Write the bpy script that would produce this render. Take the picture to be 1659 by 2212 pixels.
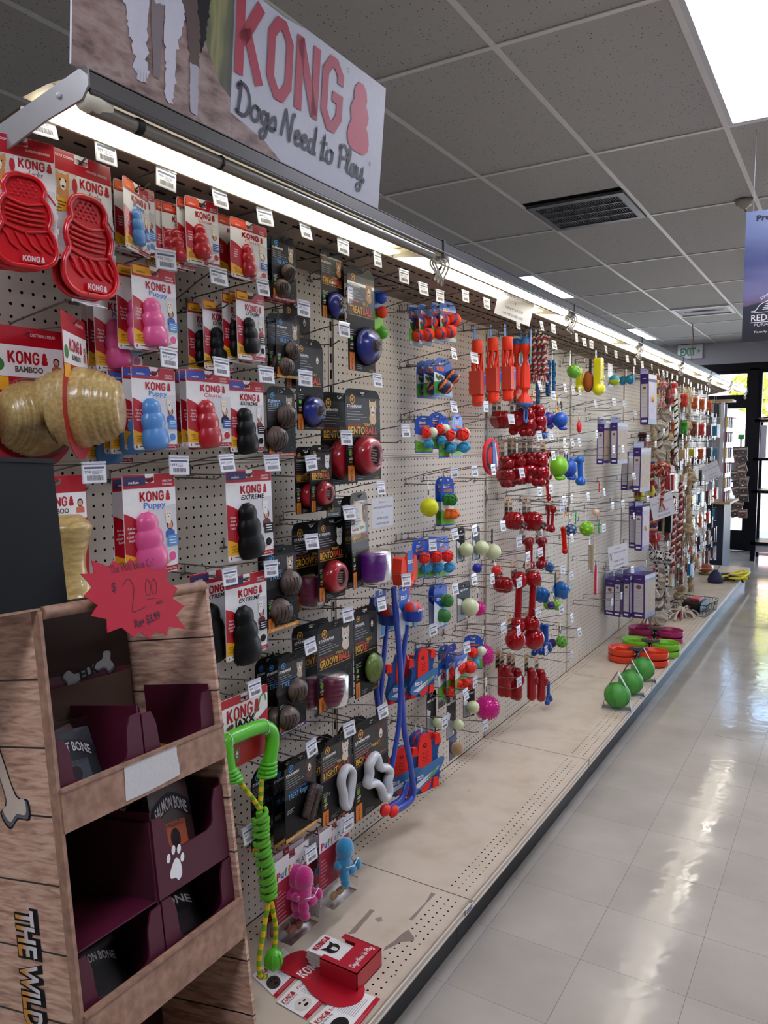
import bpy, math, random
from mathutils import Matrix, Vector, Euler
R_=random.Random(7)
for o in list(bpy.data.objects): bpy.data.objects.remove(o)
SC=bpy.context.scene; COL=SC.collection
PI=math.pi
# ------------------------------------------------------------------ camera, light, exposure
cd=bpy.data.cameras.new('camera'); cam=bpy.data.objects.new('camera',cd); COL.objects.link(cam); SC.camera=cam
cd.sensor_fit='HORIZONTAL'; cd.sensor_width=36; cd.lens=36*1654.17/1659; cd.clip_start=.02; cd.clip_end=200
cam.matrix_world=Matrix([[0.852032, -0.042233, 0.521783, 1.45511], [0.523465, 0.07833, -0.848439, 0.0], [-0.005039, 0.996033, 0.088847, 1.56519], [0, 0, 0, 1]])
SC.view_settings.view_transform='Standard'; SC.view_settings.look='None'; SC.view_settings.gamma=1
SC.view_settings.use_curve_mapping=False
SC.view_settings.exposure=1.0
w=bpy.data.worlds.new('world'); SC.world=w; w.use_nodes=True
nt=w.node_tree; bg=nt.nodes['Background']
sky=nt.nodes.new('ShaderNodeTexSky'); sky.sky_type='HOSEK_WILKIE'; sky.sun_direction=Vector((.3,.5,.8)).normalized(); sky.turbidity=4; sky.ground_albedo=.4
nt.links.new(sky.outputs[0],bg.inputs[0]); bg.inputs[1].default_value=11
def area(name,loc,size,power,color,rot=(0,0,0)):
    l=bpy.data.lights.new(name,'AREA'); l.shape='RECTANGLE'; l.size,l.size_y=size; l.energy=power; l.color=color
    o=bpy.data.objects.new(name,l); o.location=loc; o.rotation_euler=rot; COL.objects.link(o); return o
sn=bpy.data.lights.new('sun','SUN'); sn.energy=17; sn.angle=.02; sn.color=(1,.95,.86)
so=bpy.data.objects.new('sun',sn); so.rotation_euler=(math.radians(40),math.radians(24),0); COL.objects.link(so)
E_TUBE=9; E_REFL_BAND=2.3; E_TROF=10
# ------------------------------------------------------------------ materials
MC={}
def lin(h):
    c=[int(h[i:i+2],16)/255 for i in (0,2,4)]
    return [((x+.055)/1.055)**2.4 if x>.04045 else x/12.92 for x in c]
def M(h,rough=.55,metal=0,coat=0,trans=0,var=.06,scale=60,emit=0,bump=0,sheen=0):
    k=(h,rough,metal,coat,trans,var,scale,emit,bump,sheen)
    if k in MC: return MC[k]
    m=bpy.data.materials.new('m_'+h); m.use_nodes=True; n=m.node_tree; p=n.nodes['Principled BSDF']
    c=lin(h)+[1]
    p.inputs['Base Color'].default_value=c; p.inputs['Roughness'].default_value=rough; p.inputs['Metallic'].default_value=metal
    p.inputs['Coat Weight'].default_value=coat; p.inputs['Coat Roughness'].default_value=.08
    p.inputs['Transmission Weight'].default_value=trans
    if sheen: p.inputs['Sheen Weight'].default_value=sheen
    if max(c[:3])<.03: p.inputs['Specular IOR Level'].default_value=.22; p.inputs['Coat Weight'].default_value=0
    if trans: p.inputs['IOR'].default_value=1.35
    if emit: p.inputs['Emission Color'].default_value=c; p.inputs['Emission Strength'].default_value=emit
    if var or bump:
        tc=n.nodes.new('ShaderNodeTexCoord'); nz=n.nodes.new('ShaderNodeTexNoise'); nz.inputs['Scale'].default_value=scale; nz.inputs['Detail'].default_value=2
        n.links.new(tc.outputs['Object'],nz.inputs['Vector'])
        if var:
            mx=n.nodes.new('ShaderNodeMix'); mx.data_type='RGBA'
            mx.inputs[6].default_value=[x*(1-var) for x in c[:3]]+[1]; mx.inputs[7].default_value=[min(1,x*(1+var)) for x in c[:3]]+[1]
            n.links.new(nz.outputs['Fac'],mx.inputs[0]); n.links.new(mx.outputs[2],p.inputs['Base Color'])
        if bump:
            b=n.nodes.new('ShaderNodeBump'); b.inputs['Strength'].default_value=bump; b.inputs['Distance'].default_value=.002
            n.links.new(nz.outputs['Fac'],b.inputs['Height']); n.links.new(b.outputs[0],p.inputs['Normal'])
    MC[k]=m; return m
def clear(name='clear_plastic',tint=(1,1,1),f=1.35,rough=.06):
    if name in MC: return MC[name]
    m=bpy.data.materials.new(name); m.use_nodes=True; n=m.node_tree; n.nodes.clear()
    o=n.nodes.new('ShaderNodeOutputMaterial'); t=n.nodes.new('ShaderNodeBsdfTransparent'); g=n.nodes.new('ShaderNodeBsdfGlossy')
    t.inputs[0].default_value=(*tint,1); g.inputs['Roughness'].default_value=rough
    fr=n.nodes.new('ShaderNodeFresnel'); fr.inputs[0].default_value=f; mx=n.nodes.new('ShaderNodeMixShader')
    nz=n.nodes.new('ShaderNodeTexNoise'); nz.inputs['Scale'].default_value=35; b=n.nodes.new('ShaderNodeBump'); b.inputs['Strength'].default_value=.25; b.inputs['Distance'].default_value=.004
    n.links.new(nz.outputs['Fac'],b.inputs['Height']); n.links.new(b.outputs[0],g.inputs['Normal'])
    n.links.new(fr.outputs[0],mx.inputs[0]); n.links.new(t.outputs[0],mx.inputs[1]); n.links.new(g.outputs[0],mx.inputs[2]); n.links.new(mx.outputs[0],o.inputs[0])
    MC[name]=m; return m
def nodes_mat(name,fn,rough=.5,**kw):
    if name in MC: return MC[name]
    m=bpy.data.materials.new(name); m.use_nodes=True; n=m.node_tree; p=n.nodes['Principled BSDF']; p.inputs['Roughness'].default_value=rough
    for k,v in kw.items(): p.inputs[k].default_value=v
    fn(n,p); MC[name]=m; return m
def ramp(n,stops,interp='LINEAR'):
    r=n.nodes.new('ShaderNodeValToRGB'); r.color_ramp.interpolation=interp
    e=r.color_ramp.elements
    while len(e)<len(stops): e.new(.5)
    for q,(pos,h) in zip(e,stops): q.position=pos; q.color=lin(h)+[1]
    return r
def vecnode(n,scale=(1,1,1),rot=(0,0,0),co='Object'):
    tc=n.nodes.new('ShaderNodeTexCoord'); mp=n.nodes.new('ShaderNodeMapping'); mp.inputs['Scale'].default_value=scale; mp.inputs['Rotation'].default_value=rot
    n.links.new(tc.outputs[co],mp.inputs[0]); return mp
# ------------------------------------------------------------------ mesh builder
def catmull(P,k=6,closed=False):
    P=[Vector(p) for p in P]; n=len(P); out=[]
    rng=range(n if closed else n-1)
    for i in rng:
        a=P[(i-1)%n] if closed or i>0 else P[0]*2-P[1]; b=P[i]; c=P[(i+1)%n]; d=P[(i+2)%n] if closed or i+2<n else P[-1]*2-P[-2]
        for j in range(k):
            t=j/k; out.append(.5*((2*b)+(c-a)*t+(2*a-5*b+4*c-d)*t*t+(3*b-a-3*c+d)*t**3))
    if not closed: out.append(P[-1].copy())
    return out
TX={}
def text_mesh(s,bold):
    k=(s,bold)
    if k in TX: return TX[k]
    c=bpy.data.curves.new('t','FONT'); c.body=s; c.size=1; c.resolution_u=2; c.offset=bold; c.align_x='CENTER'; c.fill_mode='FRONT'
    o=bpy.data.objects.new('t',c); me=o.to_mesh(); vs=[v.co.copy() for v in me.vertices]; fs=[tuple(p.vertices) for p in me.polygons]
    o.to_mesh_clear(); bpy.data.objects.remove(o); bpy.data.curves.remove(c)
    if vs:
        x0=min(v.x for v in vs); x1=max(v.x for v in vs); vs=[((v.x-x0)/(x1-x0)-.5,v.y/.72) for v in vs]; wd=(x1-x0)/.72
    else: wd=1
    TX[k]=(vs,fs,wd); return TX[k]
class MB:
    def __init__(s): s.v=[];s.f=[];s.mi=[];s.sm=[];s.ms=[];s.T=Matrix()
    def mat(s,m):
        if isinstance(m,str): m=M(m)
        if m not in s.ms: s.ms.append(m)
        return s.ms.index(m)
    def add(s,vs,fs,m,smooth=False):
        b=len(s.v); T=s.T; s.v+=[tuple(T@Vector(v)) for v in vs]
        many=isinstance(m,list)
        if many: idx=[s.mat(x) for x in m]
        else: i=s.mat(m)
        for k,f in enumerate(fs):
            s.f.append([b+q for q in f]); s.mi.append(idx[k] if many else i); s.sm.append(smooth)
        return s
    def box(s,a,b,m):
        (x0,y0,z0),(x1,y1,z1)=a,b
        return s.add([(x0,y0,z0),(x1,y0,z0),(x1,y1,z0),(x0,y1,z0),(x0,y0,z1),(x1,y0,z1),(x1,y1,z1),(x0,y1,z1)],
            [(0,3,2,1),(4,5,6,7),(0,1,5,4),(1,2,6,5),(2,3,7,6),(3,0,4,7)],m)
    def poly(s,P,n,m): # flat polygon in the (y,z) plane at x=n facing +x
        A=sum(P[i][0]*P[(i+1)%len(P)][1]-P[(i+1)%len(P)][0]*P[i][1] for i in range(len(P)))
        if A<0: P=P[::-1]
        return s.add([(n,p[0],p[1]) for p in P],[tuple(range(len(P)))],m)
    def prism(s,P,n0,n1,m,side=None,smooth=False):
        A=sum(P[i][0]*P[(i+1)%len(P)][1]-P[(i+1)%len(P)][0]*P[i][1] for i in range(len(P)))
        if A<0: P=P[::-1]
        k=len(P); s.add([(n1,p[0],p[1]) for p in P],[tuple(range(k))],m); s.add([(n0,p[0],p[1]) for p in P],[tuple(range(k))[::-1]],m)
        s.add([(n0,p[0],p[1]) for p in P]+[(n1,p[0],p[1]) for p in P],[(i,(i+1)%k,k+(i+1)%k,k+i) for i in range(k)],side or m,smooth)
        return s
    def rect(s,u0,v0,u1,v1,n,m): return s.poly([(u0,v0),(u1,v0),(u1,v1),(u0,v1)],n,m)
    def ell(s,u,v,ru,rv,n,m,k=18,a=0):
        ca,sa=math.cos(a),math.sin(a)
        return s.poly([(u+ru*math.cos(t)*ca-rv*math.sin(t)*sa,v+ru*math.cos(t)*sa+rv*math.sin(t)*ca) for t in [2*PI*i/k for i in range(k)]],n,m)
    def ring(s,u,v,r0,r1,n,m,k=20):
        vs=[(n,u+r*math.cos(2*PI*i/k),v+r*math.sin(2*PI*i/k)) for r in (r0,r1) for i in range(k)]
        return s.add(vs,[(i,k+i,k+(i+1)%k,(i+1)%k) for i in range(k)],m)
    def stroke(s,P,wd,n,m,close=False):
        P=[Vector(p[:2]) for p in P]; L=[];N=len(P)
        for i,p in enumerate(P):
            a=P[i-1] if i>0 or close else None; b=P[(i+1)%N] if i<N-1 or close else None
            d1=(p-a).normalized() if a is not None else (b-p).normalized(); d2=(b-p).normalized() if b is not None else d1
            t=(d1+d2); t=t.normalized() if t.length>1e-4 else d1
            nn=Vector((-t.y,t.x)); c=max(.5,nn.dot(Vector((-d1.y,d1.x))))
            L.append((p+nn*wd/2/c,p-nn*wd/2/c))
        vs=[(n,q.x,q.y) for pr in L for q in pr]
        fs=[(2*i,2*i+1,2*((i+1)%N)+1,2*((i+1)%N)) for i in range(N if close else N-1)]
        return s.add(vs,fs,m)
    def text(s,t,u,v,h,n,m,wd=None,bold=.0,shear=0,rot=0,arc=0):
        vs,fs,w0=text_mesh(t,bold); W=wd if wd else w0*h
        ca,sa=math.cos(rot),math.sin(rot); o=[]
        for a,b in vs:
            x=a*W+b*h*shear; y=b*h
            if arc: y-=arc*(2*a)**2
            o.append((n,u+x*ca-y*sa,v+x*sa+y*ca))
        return s.add(o,fs,m)
    def lathe(s,prof,m,c=(0,0,0),ax='z',seg=20,mats=None):
        k=len(prof); vs=[]
        for r,h in prof:
            for i in range(seg):
                t=2*PI*i/seg; a,b=r*math.cos(t),r*math.sin(t)
                p={'z':(a,b,h),'x':(h,a,b),'y':(b,h,a)}[ax]; vs.append((p[0]+c[0],p[1]+c[1],p[2]+c[2]))
        fs=[(j*seg+i,j*seg+(i+1)%seg,(j+1)*seg+(i+1)%seg,(j+1)*seg+i) for j in range(k-1) for i in range(seg)]
        if mats: return s.add(vs,fs,[mats[j] for j in range(k-1) for i in range(seg)],True)
        return s.add(vs,fs,m,True)
    def ball(s,c,r,m,sc=(1,1,1),seg=18,rings=10,pat=None,m2=None,rot=None):
        vs=[];Rm=rot.to_matrix() if rot else None
        for j in range(rings+1):
            p=PI*j/rings
            for i in range(seg):
                t=2*PI*i/seg; q=Vector((math.sin(p)*math.cos(t)*sc[0],math.sin(p)*math.sin(t)*sc[1],math.cos(p)*sc[2]))*r
                if Rm: q=Rm@q
                vs.append((q.x+c[0],q.y+c[1],q.z+c[2]))
        fs=[];ml=[]
        for j in range(rings):
            for i in range(seg):
                fs.append((j*seg+i,(j+1)*seg+i,(j+1)*seg+(i+1)%seg,j*seg+(i+1)%seg))
                if pat:
                    p=PI*(j+.5)/rings;t=2*PI*(i+.5)/seg; ml.append(m2 if pat(math.sin(p)*math.cos(t),math.sin(p)*math.sin(t),math.cos(p)) else m)
        return s.add(vs,fs,ml if pat else m,True)
    def tube(s,P,r,m,seg=8,closed=False,caps=True,flat=1,mats=None):
        P=[Vector(p) for p in P]; n=len(P); vs=[]; N=None
        rs=r if isinstance(r,(list,tuple)) else [r]*n
        for i,p in enumerate(P):
            a=P[i-1] if (i>0 or closed) else p; b=P[(i+1)%n] if (i<n-1 or closed) else p
            t=(b-a).normalized() if (b-a).length>1e-9 else Vector((0,0,1))
            if N is None:
                N=t.cross(Vector((0,0,1))); 
                if N.length<1e-3: N=t.cross(Vector((1,0,0)))
            N=(N-t*N.dot(t)); N=N.normalized() if N.length>1e-6 else t.orthogonal().normalized(); B=t.cross(N)
            for k in range(seg):
                q=2*PI*k/seg; vs.append(p+N*math.cos(q)*rs[i]*flat+B*math.sin(q)*rs[i])
        L=n if closed else n-1
        fs=[(i*seg+k,i*seg+(k+1)%seg,((i+1)%n)*seg+(k+1)%seg,((i+1)%n)*seg+k) for i in range(L) for k in range(seg)]
        s.add(vs,fs,[mats(i/L) for i in range(L) for k in range(seg)] if mats else m,True)
        if caps and not closed: s.add(vs[:seg],[tuple(range(seg))[::-1]],m if not mats else mats(0)); s.add(vs[-seg:],[tuple(range(seg))],m if not mats else mats(.999))
        return s
    def twist(s,P,R,r,ms,turns,seg=6,k=None):
        P=[Vector(p) for p in P]; n=len(P); fr=[];N=None
        for i,p in enumerate(P):
            t=(P[min(i+1,n-1)]-P[max(i-1,0)]).normalized()
            if N is None: N=t.orthogonal().normalized()
            N=(N-t*N.dot(t)).normalized(); fr.append((p,N,t.cross(N)))
        for j,m in enumerate(ms):
            Q=[p+(A*math.cos(2*PI*(turns*i/(n-1)+j/len(ms)))+B*math.sin(2*PI*(turns*i/(n-1)+j/len(ms))))*R for i,(p,A,B) in enumerate(fr)]
            s.tube(Q,r,m,seg)
        return s
    def build(s,name,parent=None):
        me=bpy.data.meshes.new(name); me.from_pydata(s.v,[],s.f)
        for m in s.ms: me.materials.append(m)
        me.polygons.foreach_set('material_index',s.mi); me.polygons.foreach_set('use_smooth',s.sm)
        me.update()
        o=bpy.data.objects.new(name,me); COL.objects.link(o)
        if parent is not None: o.parent=parent
        return o
def rr(u0,v0,u1,v1,r,k=4):
    if not isinstance(r,(tuple,list)): r=(r,)*4
    P=[]
    for (cu,cv,a,q) in ((u0+r[0],v0+r[0],PI,r[0]),(u1-r[1],v0+r[1],1.5*PI,r[1]),(u1-r[2],v1-r[2],0,r[2]),(u0+r[3],v1-r[3],.5*PI,r[3])):
        if q<=0: P.append((cu,cv)); continue
        for i in range(k+1):
            t=a+i*PI/2/k; P.append((cu+q*math.cos(t),cv+q*math.sin(t)))
    return P
def empty(name,loc=(0,0,0),rot=(0,0,0),s=1):
    o=bpy.data.objects.new(name,None); o.empty_display_size=.02; COL.objects.link(o); o.location=loc; o.rotation_euler=rot; o.scale=(s,)*3; return o
def tag(o,label=None,cat=None,group=None,kind=None):
    if label: o['label']=label
    if cat: o['category']=cat
    if group: o['group']=group
    if kind: o['kind']=kind
    return o
def copy_tree(o,parent=None):
    c=o.copy(); COL.objects.link(c)
    if parent is not None: c.parent=parent
    for ch in list(o.children): copy_tree(ch,c)
    return c
def inst(ob,name,loc,parent=None,rot=None,sc=None):
    c=bpy.data.objects.new(name,ob.data); COL.objects.link(c); c.location=loc
    if rot: c.rotation_euler=rot
    if sc: c.scale=sc
    if parent is not None: c.parent=parent
    return c
# ------------------------------------------------------------------ lettering
def kong(b,u,v,h,n,m,logo=True,wd=None):
    """block letters K O N G in a box of height h starting at (u,v) bottom left"""
    W=wd or h*1.95; lw=W/(5.45 if logo else 4.5); t=lw*.3; g=lw*.12
    def pt(i,x,y): return (u+i*(lw+g)+t/2+x*(lw-t),v+t*.35+y*(h-t*.7))
    b.stroke([pt(0,0,-.04),pt(0,0,1.04)],t,n,m); b.stroke([pt(0,.1,.42),pt(0,1,1.04)],t,n,m); b.stroke([pt(0,.3,.62),pt(0,1.05,-.04)],t,n,m)
    oc=[(0,.2),(0,.8),(.35,1),(.65,1),(1,.8),(1,.2),(.65,0),(.35,0)]
    b.stroke([pt(1,*p) for p in oc],t*.92,n,m,close=True)
    b.stroke([pt(2,0,-.04),pt(2,0,1.04)],t,n,m); b.stroke([pt(2,1,-.04),pt(2,1,1.04)],t,n,m); b.stroke([pt(2,0,1.0),pt(2,1,0)],t,n,m)
    b.stroke([pt(3,*p) for p in [(1,.72),(1,.85),(.65,1),(.35,1),(0,.8),(0,.2),(.35,0),(.65,0),(1,.2),(1,.48),(.5,.48)]],t*.92,n,m)
    if logo: snow(b,u+W-lw*.36,v,h,n,m)
def snow(b,u,v,h,n,m):
    P=[]
    prof=[(0,.0),(.16,.0),(.27,.08),(.3,.2),(.26,.34),(.2,.42),(.24,.5),(.25,.58),(.2,.68),(.16,.72),(.18,.8),(.15,.92),(.06,1),(0,1)]
    for x,y in prof: P.append((u+x*h,v+y*h))
    for x,y in prof[::-1][1:-1]: P.append((u-x*h,v+y*h))
    b.poly(P,n,m)
SCRIPT={'D':([[(.1,.95),(.05,.8),(.2,.95),(.15,.1),(.1,0),(.5,.0),(.7,.45),(.5,.9),(.1,1.0)]],.75),
'o':([[(.3,.5),(.1,.4),(.05,.15),(.2,0),(.4,.1),(.42,.4),(.28,.5),(.5,.42)]],.5),
'g':([[(.4,.45),(.15,.45),(.1,.15),(.3,.1),(.42,.45),(.4,-.2),(.2,-.45),(.1,-.25),(.5,.1)]],.48),
's':([[(.0,.1),(.3,.5),(.38,.2),(.25,0),(.1,.05),(.45,.12)]],.42),
'N':([[(0,0),(.15,.8),(.2,.95),(.4,.3),(.5,.02),(.6,.9),(.75,1)]],.75),
'e':([[(.0,.2),(.3,.3),(.28,.5),(.1,.42),(.08,.12),(.22,0),(.45,.12)]],.42),
'd':([[(.4,.45),(.15,.45),(.08,.12),(.28,.03),(.42,.5),(.45,1.0),(.42,.1),(.55,.05)]],.52),
't':([[(.15,.0),(.1,.05),(.2,.9),(.17,.2),(.25,0),(.4,.1)],[(0,.6),(.4,.66)]],.38),
'P':([[(.15,0),(.18,.9),(.1,.8),(.4,1),(.65,.75),(.45,.5),(.2,.5)]],.6),
'l':([[(.0,.1),(.25,.7),(.2,1),(.1,.8),(.12,.1),(.3,.05)]],.3),
'a':([[(.4,.45),(.15,.45),(.08,.12),(.28,.03),(.4,.45),(.4,.1),(.55,.05)]],.5),
'y':([[(.05,.5),(.1,.1),(.3,.1),(.42,.5),(.38,-.3),(.18,-.45),(.1,-.25),(.45,.0)]],.45),
'.':([[(.05,.02),(.12,.0),(.14,.08),(.07,.1),(.05,.02)]],.2),' ':([],.3),
'L':([[(.4,.8),(.3,1),(.2,.8),(.15,.2),(0,0),(.2,.1),(.55,0)]],.55),'i':([[(.05,.45),(.1,.05),(.3,.1)],[(.12,.68),(.14,.7)]],.28),
'c':([[(.4,.42),(.2,.5),(.05,.2),(.2,0),(.42,.12)]],.4),'k':([[(.05,0),(.12,1)],[(.4,.5),(.12,.25),(.4,0)]],.42),'C':([[(.6,.85),(.35,1),(.05,.5),(.25,0),(.6,.15)]],.62)}
def script(b,t,u,v,h,n,m,wd,rot=0,th=.09,k=4,skew=.12):
    tot=sum(SCRIPT[c][1] for c in t); sx=wd/tot; x=0; ca,sa=math.cos(rot),math.sin(rot)
    for c in t:
        for st in SCRIPT[c][0]:
            P=catmull([(p[0],p[1],0) for p in st],k) if len(st)>2 else [Vector((*p,0)) for p in st]
            Q=[]
            for p in P:
                X=(x+p.x)*sx+p.y*h*skew; Y=p.y*h; Q.append((u+X*ca-Y*sa,v+X*sa+Y*ca))
            b.stroke(Q,h*th*1.3,n,m)
        x+=SCRIPT[c][1]
def dog(b,u,v,s,n,c1='a9703c',c2='e8e2d6',c3='201a18'):
    b.ell(u,v,.5*s,.6*s,n,c1,12); b.ell(u,v-.15*s,.24*s,.42*s,n+.0001,c2,10)
    b.poly([(u-.55*s,v+.1*s),(u-.5*s,v+.75*s),(u-.15*s,v+.45*s)],n+.0001,c1); b.poly([(u+.55*s,v+.1*s),(u+.5*s,v+.75*s),(u+.15*s,v+.45*s)],n+.0001,c1)
    for q in (-.22,.22): b.ell(u+q*s,v+.12*s,.07*s,.08*s,n+.0002,c3,8)
    b.ell(u,v-.3*s,.12*s,.09*s,n+.0002,c3,8); b.poly([(u-.42*s,v-.4*s),(u+.42*s,v-.4*s),(u+.5*s,v-1.0*s),(u+.2*s,v-1.3*s),(u-.3*s,v-1.15*s),(u-.55*s,v-.8*s)],n-.0001,c1)
def person(b,u,v,s,n,top='3a5fa8',hair='3a2417'):
    b.ell(u,v,.42*s,.5*s,n,hair,12); b.ell(u,v-.05*s,.28*s,.36*s,n+.0001,'d9a184',12)
    b.poly([(u-.2*s,v-.4*s),(u+.2*s,v-.4*s),(u+.6*s,v-.7*s),(u+.6*s,v-1.3*s),(u-.6*s,v-1.3*s),(u-.6*s,v-.7*s)],n-.0001,top)
    for q in (-.1,.1): b.ell(u+q*s,v+.02*s,.04*s,.04*s,n+.0002,'201510',6)
    b.ell(u,v-.22*s,.1*s,.03*s,n+.0002,'a83a35',6)
def lines(b,u0,u1,v,k,dv,th,n,m,rnd=True):
    for i in range(k):
        e=u1-(u1-u0)*(.0 if not rnd else R_.choice((0,.1,.25,.4))); b.rect(u0,v-i*dv,e,v-i*dv+th,n,m)
def barcode(b,u0,v0,u1,v1,n,m='202020'):
    x=u0
    while x<u1-.0006:
        wd=R_.choice((.0006,.001,.0016)); b.rect(x,v0,min(x+wd,u1),v1,n,m); x+=wd+R_.choice((.0006,.001))
def hang_outline(w,h,r,slot=.012,top='flat'):
    """card outline with a slot cut for the hook, top centre at (0,0)"""
    a=slot
    P=rr(-w/2,-h,w/2,.012,r)
    # bridge to slot from the top edge centre
    k=None
    for i in range(len(P)):
        p,q=P[i],P[(i+1)%len(P)]
        if p[1]>0 and q[1]>0 and p[0]>0 and q[0]<0: k=i
    if k is None: return P
    hole=[(0,.004),(a,.004),(a,-.002),(a*.3,-.006),(-a*.3,-.006),(-a,-.002),(-a,.004),(0,.004)]
    return P[:k+1]+[(0,.012)]+hole+[(0,.012)]+P[k+1:]
# ------------------------------------------------------------------ setting
Y0=2.047; SW=1.2192; CH=2.99; YW=12.05
CREAM=M('d9d0c0',.45,var=.04,scale=8); GREY=M('8c8a86',.4)
def floor_fn(n,p):
    v=vecnode(n,(1,1,1)); 
    oi=n.nodes.new('ShaderNodeObjectInfo'); nz=n.nodes.new('ShaderNodeTexNoise'); nz.inputs['Scale'].default_value=3; nz.inputs['Detail'].default_value=6
    tc=n.nodes.new('ShaderNodeNewGeometry'); n.links.new(tc.outputs['Position'],nz.inputs['Vector'])
    r=ramp(n,[(.3,'a8a196'),(.7,'bab2a6')]); n.links.new(nz.outputs['Fac'],r.inputs[0])
    mp=n.nodes.new('ShaderNodeMapping'); mp.inputs['Scale'].default_value=(22,60,1); mp.inputs['Rotation'].default_value=(0,0,.5); n.links.new(tc.outputs['Position'],mp.inputs[0])
    vo=n.nodes.new('ShaderNodeTexVoronoi'); n.links.new(mp.outputs[0],vo.inputs['Vector']); lt=n.nodes.new('ShaderNodeMath'); lt.operation='LESS_THAN'; lt.inputs[1].default_value=.12; n.links.new(vo.outputs['Distance'],lt.inputs[0])
    sp=n.nodes.new('ShaderNodeSeparateColor'); n.links.new(vo.outputs['Color'],sp.inputs[0]); l2=n.nodes.new('ShaderNodeMath'); l2.operation='LESS_THAN'; l2.inputs[1].default_value=.28; n.links.new(sp.outputs[0],l2.inputs[0])
    mu=n.nodes.new('ShaderNodeMath'); mu.operation='MULTIPLY'; n.links.new(lt.outputs[0],mu.inputs[0]); n.links.new(l2.outputs[0],mu.inputs[1]); m3=n.nodes.new('ShaderNodeMath'); m3.operation='MULTIPLY'; m3.inputs[1].default_value=.45; n.links.new(mu.outputs[0],m3.inputs[0])
    mx=n.nodes.new('ShaderNodeMix'); mx.data_type='RGBA'; n.links.new(m3.outputs[0],mx.inputs[0]); n.links.new(r.outputs[0],mx.inputs[6]); mx.inputs[7].default_value=lin('6f6862')+[1]
    hv=n.nodes.new('ShaderNodeHueSaturation'); mr=n.nodes.new('ShaderNodeMapRange'); mr.inputs[3].default_value=.96; mr.inputs[4].default_value=1.02; n.links.new(oi.outputs['Random'],mr.inputs[0]); n.links.new(mr.outputs[0],hv.inputs['Value']); n.links.new(mx.outputs[2],hv.inputs['Color']); n.links.new(hv.outputs[0],p.inputs['Base Color'])
    n2=n.nodes.new('ShaderNodeTexNoise'); n2.inputs['Scale'].default_value=14; n.links.new(tc.outputs['Position'],n2.inputs['Vector']); b=n.nodes.new('ShaderNodeBump'); b.inputs['Strength'].default_value=.25; b.inputs['Distance'].default_value=.004; n.links.new(n2.outputs['Fac'],b.inputs['Height']); n.links.new(b.outputs[0],p.inputs['Normal']); n.links.new(b.outputs[0],p.inputs['Coat Normal'])
    r2=ramp(n,[(.35,'464646'),(.7,'747474')]); n.links.new(nz.outputs['Fac'],r2.inputs[0]); n.links.new(r2.outputs[0],p.inputs['Roughness'])
FL=nodes_mat('vinyl_tile',floor_fn,.3,**{'Coat Weight':.22,'Coat Roughness':.2})
b=MB(); b.box((-4,-3,-.1),(6,YW,-.0015),M('4f4a46',.6)); floor=b.build('floor'); tag(floor,kind='structure')
b=MB(); b.box((0,0,-.0014),(.3038,.3038,0),FL); tile0=b.build('floor_tile',floor); tile0.location=(.5012,1.878-3*.3048,0)
k=0
for j in range(-3,34):
    for i in range(-1,7):
        if (i,j)==(0,-3) or (i==-1 and j<18): continue
        inst(tile0,'floor_tile',(.5012+.3048*i,1.878+.3048*j,0),floor); k+=1
b=MB()
for j in range(-16,34):
    for i in range(-15,18):
        if 0<=i<7 and -3<=j: continue
        if i==-1 and j>=18: continue
        x,y=.5012+.3048*i,1.878+.3048*j
        if y+.3>YW or y<-2.9 or x>5.7: continue
        b.box((x,y,-.0014),(x+.3038,y+.3038,0),FL)
tag(b.build('floor_tiles_beyond',floor),kind='stuff')
# ceiling tiles and grid
def tile_fn(n,p):
    g=n.nodes.new('ShaderNodeNewGeometry'); vo=n.nodes.new('ShaderNodeTexVoronoi'); vo.inputs['Scale'].default_value=105; mp=n.nodes.new('ShaderNodeMapping'); mp.inputs['Scale'].default_value=(1,.6,1); n.links.new(g.outputs['Position'],mp.inputs[0])
    n.links.new(mp.outputs[0],vo.inputs['Vector']); sp=n.nodes.new('ShaderNodeSeparateColor'); n.links.new(vo.outputs['Color'],sp.inputs[0])
    a=n.nodes.new('ShaderNodeMath'); a.operation='LESS_THAN'; a.inputs[1].default_value=.22; n.links.new(vo.outputs['Distance'],a.inputs[0]); c=n.nodes.new('ShaderNodeMath'); c.operation='LESS_THAN'; c.inputs[1].default_value=.3; n.links.new(sp.outputs[0],c.inputs[0])
    d=n.nodes.new('ShaderNodeMath'); d.operation='MULTIPLY'; n.links.new(a.outputs[0],d.inputs[0]); n.links.new(c.outputs[0],d.inputs[1])
    mx=n.nodes.new('ShaderNodeMix'); mx.data_type='RGBA'; n.links.new(d.outputs[0],mx.inputs[0]); mx.inputs[6].default_value=lin('b3b1ae')+[1]; mx.inputs[7].default_value=lin('5a5856')+[1]; n.links.new(mx.outputs[2],p.inputs['Base Color'])
TL=nodes_mat('acoustic_tile',tile_fn,.9)
b=MB(); b.box((-4,-3,CH+.03),(6,YW,CH+.1),M('8a8886',.9)); ceil=b.build('ceiling'); tag(ceil,kind='structure')
X0=.281;YC=2.686
TW=M('dcdad8',.45)
trof={(1,0):1,(-3,3):1,(-3,6):1,(1,-3):1,(4,-1):1,(4,2):1,(5,5):0,(-2,-3):1,(4,5):1,(7,2):1}
ventset={}
b=MB(); b.box((0,0,CH+.004),(.5896,1.1992,CH+.018),TL); t0=None; ct=0
xs=[X0+.6096*i for i in range(-7,10)]; ys=[YC+1.2192*j for j in range(-5,8)]
vents={(-1,1):'a',(-1,5):'b'}
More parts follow.
